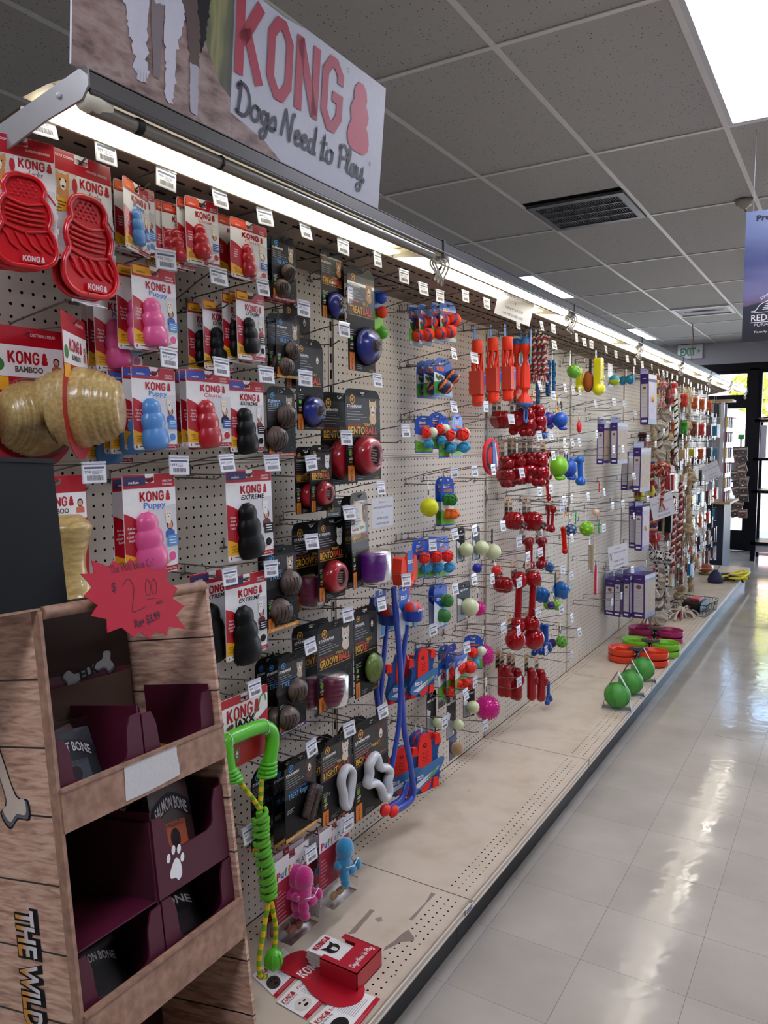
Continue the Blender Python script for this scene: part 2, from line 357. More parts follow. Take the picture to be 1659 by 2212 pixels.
for i in range(-7,9):
    for j in range(-5,8):
        if trof.get((i,j)): continue
        x,y=X0+.6096*i+.01,YC+1.2192*j+.01
        L=1.1992
        if y+L>YW: L=YW-y-.01
        if x<-4 or x+.6>6: continue
        if (i,j) in vents:
            # the diffuser takes half of this module
            for (a,c) in (((0,.39) ,) if vents[(i,j)]=='a' else ((0,-.0),)):
                pass
        if t0 is None: t0=b.build('ceiling_tile',ceil); t0.location=(x,y,0); continue
        o=inst(t0,'ceiling_tile',(x,y,0),ceil)
        if L<1.19: o.scale=(1,L/1.1992,1)
        if (i,j) in vents:
            o.scale=(1,.47,1); 
            if vents[(i,j)]=='a': o.location.y=y; 
            else: o.location.y=y+.63
g=MB()
for x in xs: g.box((x-.012,-3,CH-.001),(x+.012,YW,CH+.003),TW)
for y in ys:
    if y<YW: g.box((-4,y-.012,CH-.0012),(6,y+.012,CH+.003),TW)
tag(g.build('ceiling_grid',ceil),kind='stuff')
def troffer(i,j,lab):
    x,y=X0+.6096*i+.012,YC+1.2192*j+.012; e=empty('ceiling_light',(x,y,CH)); f=MB(); W,L=.5856,1.1952
    for a,c in (((0,0),(W,.02)),((0,L-.02),(W,L)),((0,.02),(.02,L-.02)),((W-.02,.02),(W,L-.02))): f.box((*a,-.002),(*c,.02),M('c9c9cc',.4))
    f.build('frame',e); d=MB(); d.box((.02,.02,.004),(W-.02,L-.02,.014),nodes_mat('light_lens',lens_fn,.4)); d.build('diffuser',e); tag(e,lab,'ceiling light','fluorescent ceiling troffers'); return e
def lens_fn(n,p):
    tc=n.nodes.new('ShaderNodeTexCoord'); sp=n.nodes.new('ShaderNodeSeparateXYZ'); n.links.new(tc.outputs['Generated'],sp.inputs[0])
    s=n.nodes.new('ShaderNodeMath'); s.operation='PINGPONG'; s.inputs[1].default_value=.5; n.links.new(sp.outputs[0],s.inputs[0])
    r=ramp(n,[(.12,'b9c4ee'),(.42,'fffaf2')]); n.links.new(s.outputs[0],r.inputs[0]); n.links.new(r.outputs[0],p.inputs['Emission Color'])
    p.inputs['Emission Strength'].default_value=E_TROF; p.inputs['Base Color'].default_value=(.8,.8,.85,1)
tl={(1,0):'large lit ceiling light panel at the upper right, nearest the camera',(-3,3):'lit ceiling light panel just above the display canopy, middle of the aisle',(-3,6):'small lit ceiling light panel farthest away, near the far wall'}
for k,v in trof.items():
    if v: troffer(*k,tl.get(k,'lit ceiling light panel outside the picture, beyond the near ceiling tiles'))
def vent(x0,x1,y0,y1,lab,dark):
    e=empty('ceiling_vent',((x0+x1)/2,(y0+y1)/2,CH)); W,L=(x1-x0)/2,(y1-y0)/2; f=MB(); fm=M('5e5d60' if dark else 'c9c8cc',.45)
    for a,c in (((-W,-L),(W,-L+.05)),((-W,L-.05),(W,L)),((-W,-L+.05),(-W+.04,L-.05)),((W-.04,-L+.05),(W,L-.05))): f.box((*a,-.012),(*c,.004),fm)
    f.build('frame',e); g=MB(); g.box((-W+.04,-L+.05,.0),(W-.04,L-.05,.003),M('2c2b2c' if dark else 'c2c0c6',.7)); g.build('backing',e)
    if dark:
        s0=None
        for k in range(3):
            s=MB(); y=-L+.05+(k+1)*(2*L-.1)/4; s.box((-W+.04,-.003,-.012),(W-.04,.003,-.002),M('9a9a9e',.35,metal=.6)); o=s.build('cross_bar',e); o.location=(0,y,0)
        s=MB(); 
        for k in range(34): xx=-W+.05+k*(2*W-.1)/33; s.box((xx-.002,-L+.05,-.006),(xx+.002,L-.05,0),M('4a494b',.5))
        tag(s.build('louvre_blades',e),kind='stuff')
    else:
        s=MB(); s.box((-.12,-.03,-.01),(.12,.03,-.001),M('77757c',.5)); s.box((-.2,-.012,-.012),(.2,.012,-.008),M('9a989e')); s.build('deflector',e)
    tag(e,lab,'vent','ceiling vents')
vent(-.315,.265,4.54,5.12,'dark slatted ceiling vent above the orange and blue toys',True)
vent(-.32,.27,8.79,9.37,'pale ceiling vent far down the aisle near the exit sign',False)
# walls
WM=M('b3b2b4',.7); 
b=MB(); b.box((-4.1,-3,0),(-4,YW,CH+.1),WM); tag(b.build('wall_left'),kind='structure')
b=MB(); b.box((6,-3,0),(6.1,YW,CH+.1),WM); tag(b.build('wall_right'),kind='structure')
b=MB(); b.box((-4,-3.1,0),(6,-3,CH+.1),WM); tag(b.build('wall_back'),kind='structure')
b=MB(); b.box((-4,YW,2.68),(6,YW+.15,CH+.1),M('a9a8ad',.7)); b.box((-4,YW,0),(-1.9,YW+.15,2.68),WM); b.box((5.2,YW,0),(6,YW+.15,2.68),WM); tag(b.build('wall_front'),kind='structure')
# storefront: frames and glass
FR=M('0d0e12',.35,coat=.3); GL=clear('window_glass',(.96,.98,1),1.25,.02)
def win(name,x0,x1,z0,z1,kind='structure'):
    f=MB(); 
    o=MB(); o.box((x0+.03,YW+.06,z0+.03),(x1-.03,YW+.07,z1-.03),GL)
    for a,c in (((x0,z0),(x1,z0+.045)),((x0,z1-.045),(x1,z1)),((x0,z0+.045),(x0+.045,z1-.045)),((x1-.045,z0+.045),(x1,z1-.045))): f.box((a[0],YW+.02,a[1]),(c[0],YW+.12,c[1]),FR)
    w_=f.build(name); tag(w_,kind=kind); o.build('pane',w_); return w_
b=MB(); b.box((-1.9,YW-.01,2.575),(5.2,YW+.13,2.68),FR); b.box((-1.9,YW,2.085),(.19,YW+.13,2.2),FR); b.box((.13,YW-.01,0),(.25,YW+.13,2.6),FR); tag(b.build('trim_1'),kind='structure')
win('window_1',-1.9,.14,2.19,2.58); win('door_1',-.85,.14,.0,2.09); win('window_2',-1.9,-.85,0,2.09)
for k in range(4): win('window_%d'%(3+k),.25+1.23*k,.25+1.23*(k+1),.02,2.58)
b=MB(); b.box((-.8,YW+.03,.0),(.1,YW+.1,.29),FR); o=b.build('kick_panel',bpy.data.objects['door_1'])
b=MB(); b.tube([(-.75,YW-.03,1.0),(.08,YW-.03,1.0)],.014,M('2a2b2e',.3,metal=.7)); b.build('push_bar',bpy.data.objects['door_1'])
b=MB(); b.box((-.12,YW+.02,1.15),(.13,YW+.028,1.27),M('8f8f98',.5)); b.add([(-.1+.2*k/1,YW+.015,1.2) for k in range(0)],[],'000000') ; o=b.build('door_notice',bpy.data.objects['door_1'])
# outside
def brick_fn(n,p):
    v=vecnode(n,(1,1,1)); br=n.nodes.new('ShaderNodeTexBrick'); mp=v; mp.inputs['Rotation'].default_value=(PI/2,0,0); n.links.new(v.outputs[0],br.inputs['Vector']); br.inputs['Scale'].default_value=3.2
    br.inputs['Color1'].default_value=lin('b98a92')+[1]; br.inputs['Color2'].default_value=lin('a87680')+[1]; br.inputs['Mortar'].default_value=lin('c9b4b8')+[1]; n.links.new(br.outputs[0],p.inputs['Base Color'])
b=MB(); b.box((-14,YW+14,0),(3.2,YW+20,3.35),nodes_mat('brick',brick_fn,.8)); b.box((-14.3,YW+13.8,3.35),(3.5,YW+20.3,3.5),M('c9b9b4',.7)); bl=b.build('brick_building')
tag(bl,'pink brick building across the pavement, seen through the shop door','building')
f=MB()
for x in (-11.5,-8.0,-5.2): f.box((x,YW+13.93,1.2),(x+1.4,YW+14.02,3.2),M('3a4048',.3))
f.build('window',bl)
b=MB(); b.box((-30,YW+.16,-.12),(30,YW+40,-.02),M('c9c4bc',.85,scale=3)); tag(b.build('pavement'),'pale concrete pavement outside the shop front','pavement',None,'structure')
def tree(x,y,h,r,seed,lab,c='b9b63a'):
    g=random.Random(seed); e=empty('street_tree',(x,y,0)); t=MB(); t.tube([(0,0,-.05),(.05,0,h*.4),(0,.05,h*.75)],[.14,.1,.05],M('6a5848',.9),8); t.build('trunk',e)
    l=MB(); ms=[M(c,.7),M('b4c04a',.7),M('e6dc6a',.7)]
    for k in range(800):
        d=Vector((g.gauss(0,1),g.gauss(0,1),g.gauss(0,.8))); d=d.normalized()*r*g.random()**.4; C=Vector((d.x,d.y,h*.72+d.z)); a=Vector((g.gauss(0,1),g.gauss(0,1),g.gauss(0,1))).normalized(); q=a.orthogonal().normalized(); s=.1
        l.add([C-a*s,C+q*s*.6,C+a*s,C-q*s*.6],[(0,1,2,3)],ms[k%3])
    tag(l.build('foliage',e),kind='stuff'); tag(e,lab,'tree')
tree(.25,YW+6.5,3.9,1.05,4,'yellow green street tree seen through the right shop window')
tree(-.75,YW+9.5,4.0,.62,5,'smaller yellow green tree seen through the door and upper window')
# white canopy cloth outside is left out; exit sign
e=empty('exit_sign',(-.67,YW-.02,2.88)); b=MB(); b.box((-.17,-.03,-.1),(.17,.0,.1),M('d4d6d4',.4,coat=.3)); b.box((-.04,-.02,.1),(.04,0,.115),M('8a8a8a')); b.build('housing',e)
t=MB(); t.T=Matrix.Rotation(-PI/2,4,'Z'); 
G=M('1f9a5a',.4)
def dl(P,w): # strokes drawn on the -y face
    q=MB(); q.stroke(P,w,0,G); return q
for P in ([(-.035,.07),(-.09,.07)],): pass
ob=MB(); ob.text('EXIT',-.025,-.055,.11,.031,G,wd=.21,bold=.03)
me=ob.v; ob.v=[(y,-x,z) for x,y,z in me]; ob.build('lettering',e); ob=MB(); ob.text('>',.125,-.025,.055,.031,G,bold=.03); ob.v=[(y,-x,z) for x,y,z in ob.v]; ob.build('arrow',e)
tag(e,'white exit sign with green letters and arrow on the far wall','exit sign')
# right-hand hanging poster
e=empty('hanging_poster',(.975,4,2.625)); PW=.62
def post_fn(n,p):
    tc=n.nodes.new('ShaderNodeTexCoord'); sp=n.nodes.new('ShaderNodeSeparateXYZ'); n.links.new(tc.outputs['Generated'],sp.inputs[0]); nz=n.nodes.new('ShaderNodeTexNoise'); mp=vecnode(n,(2,2,9)); n.links.new(mp.outputs[0],nz.inputs[0]); nz.inputs['Scale'].default_value=1.6; nz.inputs['Detail'].default_value=5
    ad=n.nodes.new('ShaderNodeMath'); ad.operation='MULTIPLY_ADD'; ad.inputs[1].default_value=.3; n.links.new(nz.outputs['Fac'],ad.inputs[0]); n.links.new(sp.outputs[2],ad.inputs[2])
    r=ramp(n,[(.2,'0c0e16'),(.42,'151a2c'),(.44,'5a4660'),(.55,'5a5878'),(.75,'28305a'),(1.1,'424e6e')]); n.links.new(ad.outputs[0],r.inputs[0]); n.links.new(r.outputs[0],p.inputs['Base Color'])
b=MB(); b.box((0,0,-.595),(PW,.008,0),nodes_mat('poster_print',post_fn,.4)); b.build('printed_board',e)
t=MB(); t.text('Premium',.122,-.045,.024,0,M('0d0f14'),bold=.04,wd=.155)
D='c9c4c4'; t.text('REDBARN',.12,-.5,.03,0,D,bold=.01,wd=.165); t.rect(.036,-.508,.21,-.505,0,D); t.rect(.036,-.462,.21,-.46,0,D); t.stroke([(p.x,p.y) for p in catmull([(.036,-.455,0),(.055,-.452,0),(.075,-.425,0),(.12,-.41,0),(.165,-.425,0),(.185,-.45,0),(.21,-.455,0)],4)],.003,0,D)
for k in range(4): t.rect(.084+.004*k,-.45+.008*k,.12,-.447+.008*k,0,D)
t.text('SIMPLE',.105,-.392,.013,0,D,wd=.065,rot=.45); t.text('PURPOSEFUL',.12,-.525,.013,0,D,bold=.0,wd=.14); t.text('Family Owned',.115,-.555,.01,0,D,wd=.125)
t.v=[(y,-.0015-x,z) for x,y,z in t.v]; t.build('lettering',e)
s=MB(); s.tube([(.03,.004,0),(.03,.004,CH-2.625)],.0012,'77777a'); s.tube([(PW-.03,.004,0),(PW-.03,.004,CH-2.625)],.0012,'77777a'); s.build('hanging_cord',e)
tag(e,'dark blue hanging poster with sunset sky at the right edge','poster')
e=empty('smoke_detector',(.83,5.1,CH-.001)); b=MB(); b.lathe([(0,-.05),(.02,-.05),(.03,-.035),(.045,-.03),(.05,0),(0,0)],M('a9a69a',.5),seg=18); b.build('housing',e); b=MB(); b.tube([(.0,0,-.05),(.02,0,-.08)],.004,'8a877c'); b.build('sensor_stem',e); tag(e,'small round beige detector on the ceiling above the hanging poster','detector')
b=MB(); b.tube(catmull([(-.3,10.03,CH),(-.29,10.03,2.8),(-.3,10.03,2.6),(-.27,10.03,2.4),(-.28,10.03,2.25),(-.3,10.03,2.1)],5),.005,M('8a3a44',.6)); tag(b.build('red_cable'),'thin red cable hanging from the ceiling in front of exit sign','cable')
# ------------------------------------------------------------------ gondola
GON=empty('wall_shelving',(0,Y0-SW,0)); tag(GON,'long beige pegboard shelving unit with lit canopy along the left of the aisle','shelving')
def gp(o): o.location=Vector(o.location)-Vector(GON.location); o.parent=GON; return o
def perf(nu,nv,p,r,m,W,H,ou,ov,org=(0,0,0),U=(0,1,0),V=(0,0,1),stag=False):
    """sheet W x H with a real grid of round holes, first cell centre at (ou,ov)"""
    b=MB(); U=Vector(U);V=Vector(V);O=Vector(org); vs=[];fs=[]; idx={}
    def P(u,v):
        k=(round(u,5),round(v,5))
        if k not in idx: idx[k]=len(vs); vs.append(O+U*u+V*v)
        return idx[k]
    u0,v0=ou-p/2,ov-p/2; u1,v1=u0+nu*p,v0+nv*p
    for i in range(nu):
        for j in range(nv):
            cu,cv=ou+i*p,ov+j*p; h=[len(vs)+k for k in range(8)]
            for k in range(8): a=PI/8+k*PI/4; vs.append(O+U*(cu+r*math.cos(a))+V*(cv+r*math.sin(a)))
            c=[P(cu+p/2,cv+p/2),P(cu-p/2,cv+p/2),P(cu-p/2,cv-p/2),P(cu+p/2,cv-p/2)]
            fs+=[(c[0],h[1],h[0]),(c[0],c[1],h[2],h[1]),(c[1],h[3],h[2]),(c[1],c[2],h[4],h[3]),(c[2],h[5],h[4]),(c[2],c[3],h[6],h[5]),(c[3],h[7],h[6]),(c[3],c[0],h[0],h[7])]
    A,B,C_,D=P(0,0),P(W,0),P(W,H),P(0,H)
    def quad(a,b_,c,d): 
        n_=len(vs); 
        for q in (a,b_,c,d): vs.append(O+U*q[0]+V*q[1])
        fs.append((n_,n_+1,n_+2,n_+3))
    quad((0,0),(W,0),(W,v0),(0,v0)); quad((0,v1),(W,v1),(W,H),(0,H)); quad((0,v0),(u0,v0),(u0,v1),(0,v1)); quad((u1,v0),(W,v0),(W,v1),(u1,v1))
    b.add(vs,fs,m); return b
PB=M('d3cabb',.5,var=.05,scale=5); DK=M('14100d',.9,var=0)
PW_=SW-.034
lo=perf(46,53,.0254,.0034,PB,PW_,1.345,.0215+.0,.014); up=perf(46,22,.0254,.0034,PB,PW_,.572,.0215,.014)
lo=lo.build('back_panel'); up=up.build('back_panel')
NS=7
for k in range(-2,NS-1):
    y=Y0+SW*k+.017
    for ob,z in ((lo,.17),(up,1.53)):
        o=ob if k==-2 else inst(ob,'back_panel',(0,0,0)); o.location=(0,y,z); gp(o)
    b=MB(); b.box((-.0005,y,1.5155),(.004,y+PW_,1.522),PB); b.box((-.0005,y,1.5235),(.003,y+PW_,1.5295),PB); gp(b.build('panel_joint'))
    b=MB(); b.box((-.03,y-.017,.02),(-.009,y+PW_+.017,2.1),DK); gp(b.build('inner_backing'))
UPM=M('b9b0a3',.5)
for k in range(-2,NS):
    y=Y0+SW*k; b=MB(); b.box((-.008,y-.0165,.17),(-.003,y+.0165,2.1),UPM); b.box((-.004,y-.0165,.17),(.002,y-.012,2.1),PB); b.box((-.004,y+.012,.17),(.002,y+.0165,2.1),PB); o=gp(b.build('upright'))
    s=MB()
    for j in range(37): z=.2+j*.0508; s.box((-.0045,y-.005,z),(-.0022,y+.005,z+.03),DK)
    o2=s.build('upright_slots',o); tag(o2,kind='stuff')
# base decks
DKZ=.166
def deck_fn(n,p):
    g=n.nodes.new('ShaderNodeNewGeometry'); nz=n.nodes.new('ShaderNodeTexNoise'); nz.inputs['Scale'].default_value=9; nz.inputs['Detail'].default_value=8; n.links.new(g.outputs['Position'],nz.inputs['Vector'])
    r=ramp(n,[(.25,'b9a993'),(.5,'c9bba7'),(.8,'cfc3b1')]); n.links.new(nz.outputs['Fac'],r.inputs[0])
    v=n.nodes.new('ShaderNodeTexVoronoi'); v.inputs['Scale'].default_value=9; n.links.new(g.outputs['Position'],v.inputs['Vector']); lt=n.nodes.new('ShaderNodeMath'); lt.operation='LESS_THAN'; lt.inputs[1].default_value=.03; n.links.new(v.outputs['Distance'],lt.inputs[0])
    mx=n.nodes.new('ShaderNodeMix'); mx.data_type='RGBA'; n.links.new(lt.outputs[0],mx.inputs[0]); n.links.new(r.outputs[0],mx.inputs[6]); mx.inputs[7].default_value=lin('8a7a6a')+[1]; n.links.new(mx.outputs[2],p.inputs['Base Color'])
DKM=nodes_mat('deck',deck_fn,.42)
a=perf(47,2,.0254,.0032,None,SW-.003,.075,.0254,.03,(0,0,0),(0,1,0),(-1,0,0)) if False else None
def deckmesh():
    b=MB(); W=SW-.003
    for x0,x1,rows in ((.0,.08,(.028,2)),(.08,.395,None),(.395,.497,(.0,3))):
        if rows is None: b.add([(x0,0,0),(x1,0,0),(x1,W,0),(x0,W,0)],[(0,1,2,3)],DKM); continue
        nr=rows[1]; q=perf(46,nr,.0254,.0034,DKM,W,x1-x0,.038,.0254 if nr==2 else .024,(x0,0,0),(0,1,0),(1,0,0)); b.add(q.v,[f_[::-1] for f_ in q.f],DKM)
    b.box((.495,0,-.032),(.5,W,.0),DKM); b.box((.49,0,-.034),(.505,W,-.028),M('bfb3a2',.45)); b.box((0,0,-.03),(.49,W,-.012),DK)
    return b
d0=deckmesh().build('base_deck')
for k in range(-2,NS-1):
    o=d0 if k==-2 else inst(d0,'base_deck',(0,0,0)); o.location=(0,Y0+SW*k,DKZ); gp(o)
    b=MB(); b.box((.0,Y0+SW*k,.0),(.455,Y0+SW*(k+1)-.004,.133),M('17171b',.35,coat=.2)); gp(b.build('kick_plate'))
    b=MB(); y=Y0+SW*k
    b.box((.502,y+.01,.139),(.5045,y+SW-.01,.16),M('c4b9a8',.4)); b.box((.5045,y+.01,.157),(.507,y+SW-.01,.16),CREAM); b.box((.5045,y+.01,.138),(.507,y+SW-.01,.141),CREAM); gp(b.build('price_channel'))
b=MB(); b.prism(rr(2.0,.139,2.05,.159,.001),.5075,.5085,M('dfe0e4',.4)); b.rect(2.005,.151,2.045,.156,.509,M('5a6278')); barcode(b,2.006,.142,2.04,.149,.509); gp(tag(b.build('price_label'),'white paper price label in the shelf edge channel'))
# canopy
CAN=M('cfc7ae',.4,var=.03,scale=6); RAIL=M('4c4946',.35,metal=.3,coat=.2); BR=M('8c7a6c',.6,var=.12,scale=30)
def zc(x): return 2.093+.175*x
for k in range(-2,NS-1):
    y0=Y0+SW*k+.003; y1=y0+SW-.006
    if k==-2: y1=y0+SW-.006
    if k==-2: continue
    b=MB(); b.add([(0,y0,zc(0)),(.228,y0,zc(.228)),(.228,y1,zc(.228)),(0,y1,zc(0))],[(0,1,2,3)],BR); b.add([(0,y0,zc(0)+.004),(.228,y0,zc(.228)+.004),(.228,y1,zc(.228)+.004),(0,y1,zc(0)+.004)],[(3,2,1,0)],BR)
    for xx in (.06,.13,.19): 
        for j in range(23): b.box((xx,y0+.03+.05*j,zc(xx)-.002),(xx+.004,y0+.055+.05*j,zc(xx)+.0015),DK)
    b.box((.1,y0,zc(.1)-.003),(.103,y1,zc(.1)),DK); gp(b.build('canopy_underside'))
    b=MB(); b.prism([(y0,zc(.228)-.005),(y1,zc(.228)-.005),(y1,zc(.228)+.003),(y0,zc(.228)+.003)],.226,.232,CAN); gp(b.build('canopy_lip'))
    b=MB(); b.add([(x_,yy,z_) for x_,z_ in ((.232,2.15),(.3,2.155),(.4,2.15)) for yy in (y0,y1)],[(0,2,3,1),(2,4,5,3)],CAN)
    b.add([(.3,y0,2.151),(.306,y0,2.151),(.306,y1,2.151),(.3,y1,2.151)],[(0,1,2,3)],CAN); gp(b.build('canopy_reflector'))
    b=MB(); b.box((.234,y0+.02,2.131),(.272,y1-.02,2.136),M('fff9ea',.4,emit=E_REFL_BAND,var=0)); gp(tag(b.build('reflected_light_band'),'glowing white band added for light reflected under the canopy'))  # added glowing band, stands in for tube light reflected off the canopy panel
    # front rail
    b=MB(); b.prism([(y0,2.118),(y1,2.118),(y1,2.152),(y0,2.152)],.4,.405,RAIL); b.box((.38,y0,2.15),(.405,y1,2.154),RAIL); b.tube([(.404,y0,2.12),(.404,y1,2.12)],.005,RAIL); gp(b.build('canopy_rail'))
    if k>=0:
        b=MB(); b.tube([(.383,y0+.05,2.114),(.383,y1-.05,2.114)],.013,M('fff9ea',.4,emit=E_TUBE,var=0),10); gp(tag(b.build('light_tube'),'glowing white light tube'))
        b=MB(); b.box((.36,y0+.03,2.104),(.369,y1-.03,2.124),M('6f5f57',.5)); b.tube([(.383,y0+.0,2.114),(.383,y0+.05,2.114)],.014,M('c9c2b0',.4)); b.tube([(.383,y1-.05,2.114),(.383,y1,2.114)],.014,M('c9c2b0',.4)); gp(b.build('tube_fixture'))
    else:
        b=MB(); b.tube([(.39,y0+.01,2.104),(.392,y1-.05,2.104)],.0125,M('77736a',.25,metal=.5,coat=.4),12); b.tube([(.392,y0+.3,2.104),(.392,y0+.305,2.104)],.0135,'0c0c0c',12); b.tube([(.392,y0+.1,2.104),(.392,y0+.112,2.104)],.0135,'1c1c1c',12); gp(b.build('unlit_tube'))
    b=MB(); b.box((.0,y1,zc(0)+.0),(.02,y1+.006,zc(0)+.01),CAN); b.prism([(0,0)],0,0,CAN) if False else None
    y=y1+.003; P=[(.1,zc(.1)-.004),(.41,zc(.41)-.055),(.41,zc(.41)+.016),(.1,zc(.1)+.016)] if False else [(.24,zc(.24)-.008),(.4,2.11),(.4,2.15),(.24,2.15)]
    b.add([(x,y-.003,z) for x,z in P]+[(x,y+.003,z) for x,z in P],[(0,1,2,3),(7,6,5,4),(0,4,5,1),(1,5,6,2),(2,6,7,3),(3,7,4,0)],CAN); b.box((.398,y-.004,2.105),(.409,y+.004,2.156),M('4a4846',.4)); gp(b.build('canopy_arm'))
    # loose wiring loop at the joint
    b=MB(); g=random.Random(k); W=M('b9b6ac',.4)
    for q in range(3 if k<4 else 2):
        c=Vector((.385+.004*q,y-.01+.012*q,2.072)); r=.03+.006*q
        b.tube([c+Vector((.012*math.sin(a*2),r*math.cos(a)*.7,r*math.sin(a))) for a in [2*PI*j/14 for j in range(14)]],.0028,W,6,closed=True)
    b.tube(catmull([(.38,y-.05,2.105),(.39,y-.02,2.09),(.385,y+.03,2.105)],4),.004,W,6); b.tube([(.372,y+.0,2.06),(.398,y+.0,2.08)],.003,'141414',6); o=gp(b.build('wiring_loop'))
# end bracket at the near end
b=MB(); y=Y0-SW+.0; P=[(.0,2.03),(.0,2.085),(.405,2.157),(.41,2.152),(.41,2.125),(.395,2.108),(.3,2.095),(.1,2.05)]
b.add([(x,y-.004,z) for x,z in P]+[(x,y,z) for x,z in P],[tuple(range(8)),tuple(range(8,16))[::-1]]+[(i,(i+1)%8,8+(i+1)%8,8+i) for i in range(8)],M('8f8d8a',.35,metal=.3)); b.ball((.34,y-.005,2.125),.005,'c9c9c9'); gp(b.build('end_bracket'))
b=MB(); b.lathe([(0,-.02),(.016,-.02),(.018,.0),(.014,.03),(0,.03)],M('e8e2cc',.4,trans=.3),(.39,y+.02,2.11),'y',12); gp(b.build('tube_socket'))
# ------------------------------------------------------------------ printed sign on top of the canopy
e=empty('shop_sign',(.398,.804,2.152),(0,math.radians(5),0)); SWd,SH=.893,.292
b=MB(); b.box((-.004,0,0),(0,SWd,SH),M('b9bbc6',.5)); n=.0006
def dirt(n_,p):
    v=vecnode(n_,(6,12,30)); nz=n_.nodes.new('ShaderNodeTexNoise'); nz.inputs['Scale'].default_value=1.5; nz.inputs['Detail'].default_value=6; n_.links.new(v.outputs[0],nz.inputs[0]); r=ramp(n_,[(.3,'4e3a34'),(.45,'8a7068'),(.6,'a08a82'),(.75,'6f5a52')]); n_.links.new(nz.outputs['Fac'],r.inputs[0]); n_.links.new(r.outputs[0],p.inputs['Base Color'])
def leafy(n_,p):
    v=vecnode(n_,(1,14,3)); nz=n_.nodes.new('ShaderNodeTexNoise'); nz.inputs['Scale'].default_value=1.5; n_.links.new(v.outputs[0],nz.inputs[0]); r=ramp(n_,[(.35,'3a3c30'),(.5,'5c5f3c'),(.62,'8c8a52'),(.75,'55523f')]); n_.links.new(nz.outputs['Fac'],r.inputs[0]); n_.links.new(r.outputs[0],p.inputs['Base Color'])
b.rect(.0,.0,.35,SH,n,nodes_mat('print_ground',dirt,.5)); b.poly([(.235,SH),(.26,.17),(.32,.09),(.35,.075),(.35,SH)],n+.0003,nodes_mat('print_leaves',leafy,.5)); b.poly([(.35,.0),(.52,.0),(.45,.03),(.35,.05)],n+.0002,nodes_mat('print_ground',dirt,.5))
b.poly([(.35,SH),(.57,SH),(.5,.284),(.35,.288)],n+.0002,M('8f8d7a',.5))
b.build('printed_board',e)
t=MB(); n=.0018; W_='c6c6d2'; t.T=Matrix.Diagonal((1,.8,SH/.36,1)); SH=.36
def furry(P,c,nn,amp=.006,seed=1):
    g=random.Random(seed); o=[]
    for (a,c1),(d,f_) in zip(P,P[1:]+P[:1]):
        L=math.hypot(d-a,f_-c1); k=max(1,int(L/.007))
        for i in range(k): q=i/k; o.append((a+(d-a)*q+(g.uniform(-amp,amp) if i%2 else 0),c1+(f_-c1)*q+(g.uniform(-amp,amp) if i%2 else 0)))
    t.poly(o,nn,c)
furry([(.1,SH),(.115,.2),(.14,.09),(.155,.03),(.185,.03),(.18,.15),(.2,SH)],W_,n,.008,1); furry([(.185,SH),(.19,.16),(.2,.05),(.215,.05),(.225,.2),(.23,SH)],'7a6e70',n+.0001,.003,2)
furry([(.155,SH),(.165,.22),(.18,.2),(.22,.2),(.25,.22),(.27,SH)],'c0bfca',n+.0002,.006,3); furry([(.222,SH),(.225,.14),(.235,.02),(.258,.015),(.262,.13),(.285,.2),(.29,SH)],W_,n+.0003,.006,4)
furry([(.28,SH),(.275,.24),(.295,.17),(.305,.1),(.325,.1),(.335,.17),(.345,.25),(.35,SH)],'54403a',n+.0004,.006,5); furry([(.31,SH),(.318,.25),(.335,.15),(.35,.2),(.362,SH)],'17171a',n+.0005,.006,6); furry([(.302,.12),(.308,.02),(.33,.015),(.33,.12)],'a9a8b4',n+.0006,.003,7)
furry([(.105,SH),(.12,.28),(.15,.24),(.16,SH)],'141417',n+.0006,.006,8); t.poly([(p.x,p.y) for p in catmull([(.195,SH,0),(.2,.3,0),(.22,.265,0),(.24,.27,0),(.245,.31,0),(.235,SH,0)],4,False)],n+.0008,M('8a2028',.4))
for q in (.148,.156,.164,.172,.18): t.rect(q,.03,q+.001,.05,n+.0009,'8a8a94')
t.build('printed_dog',e); SH=.292
t=MB(); kong(t,.355,.122,.152,n,M('a51c3a',.5),False,wd=.37); t.build('printed_letters',e)
t=MB(); snow(t,.784,.108,.155,n,M('b8344c',.5)); t.ring(.726,.27,.0035,.005,n,'77738a'); t.ring(.84,.098,.0035,.005,n,'77738a'); t.build('printed_logo',e)
t=MB(); script(t,'Dogs Need to Play.',.362,.058,.056,n,M('232738',.5),.46,rot=-.02,th=.1,k=5,skew=.05); t.build('printed_script',e)
tag(e,'white printed sign with dog photo and red letters standing on the canopy','sign')
# ------------------------------------------------------------------ products (each returns an Empty at its hook hole, card facing +x)
RED='b20820'; DRED='8f0d22'; WH='e9e8e6'; YE='eeb01c'; BK='101113'
def P_red(): return M('c4101e',.32,coat=.6)
CL=clear()
def slotband(b,w,top,bot,n,m,s=.012):
    b.rect(-w/2+.001,bot,-s,top,n,m); b.rect(s,bot,w/2-.001,top,n,m); b.rect(-s,bot,s,-.0065,n,m)
def kong_toy(b,c,h,m,tilt=.1,depth=.8):
    """rubber snowman with three lobes, bottom centre c"""
    pr=[(0,0),(.19,.0),(.26,.03),(.305,.12),(.315,.22),(.3,.33),(.255,.41),(.25,.43),(.27,.48),(.275,.56),(.255,.65),(.21,.71),(.205,.725),(.215,.77),(.215,.84),(.185,.92),(.12,.97),(.09,.98),(.085,1.0),(.05,1.0),(0,.985)]
    T=b.T; b.T=T@Matrix.Translation(c)@Matrix.Rotation(tilt,4,'X')@Matrix.Diagonal((.62,1,1,1))
    b.lathe([(r*h,z*h) for r,z in pr],m,seg=22); b.T=T
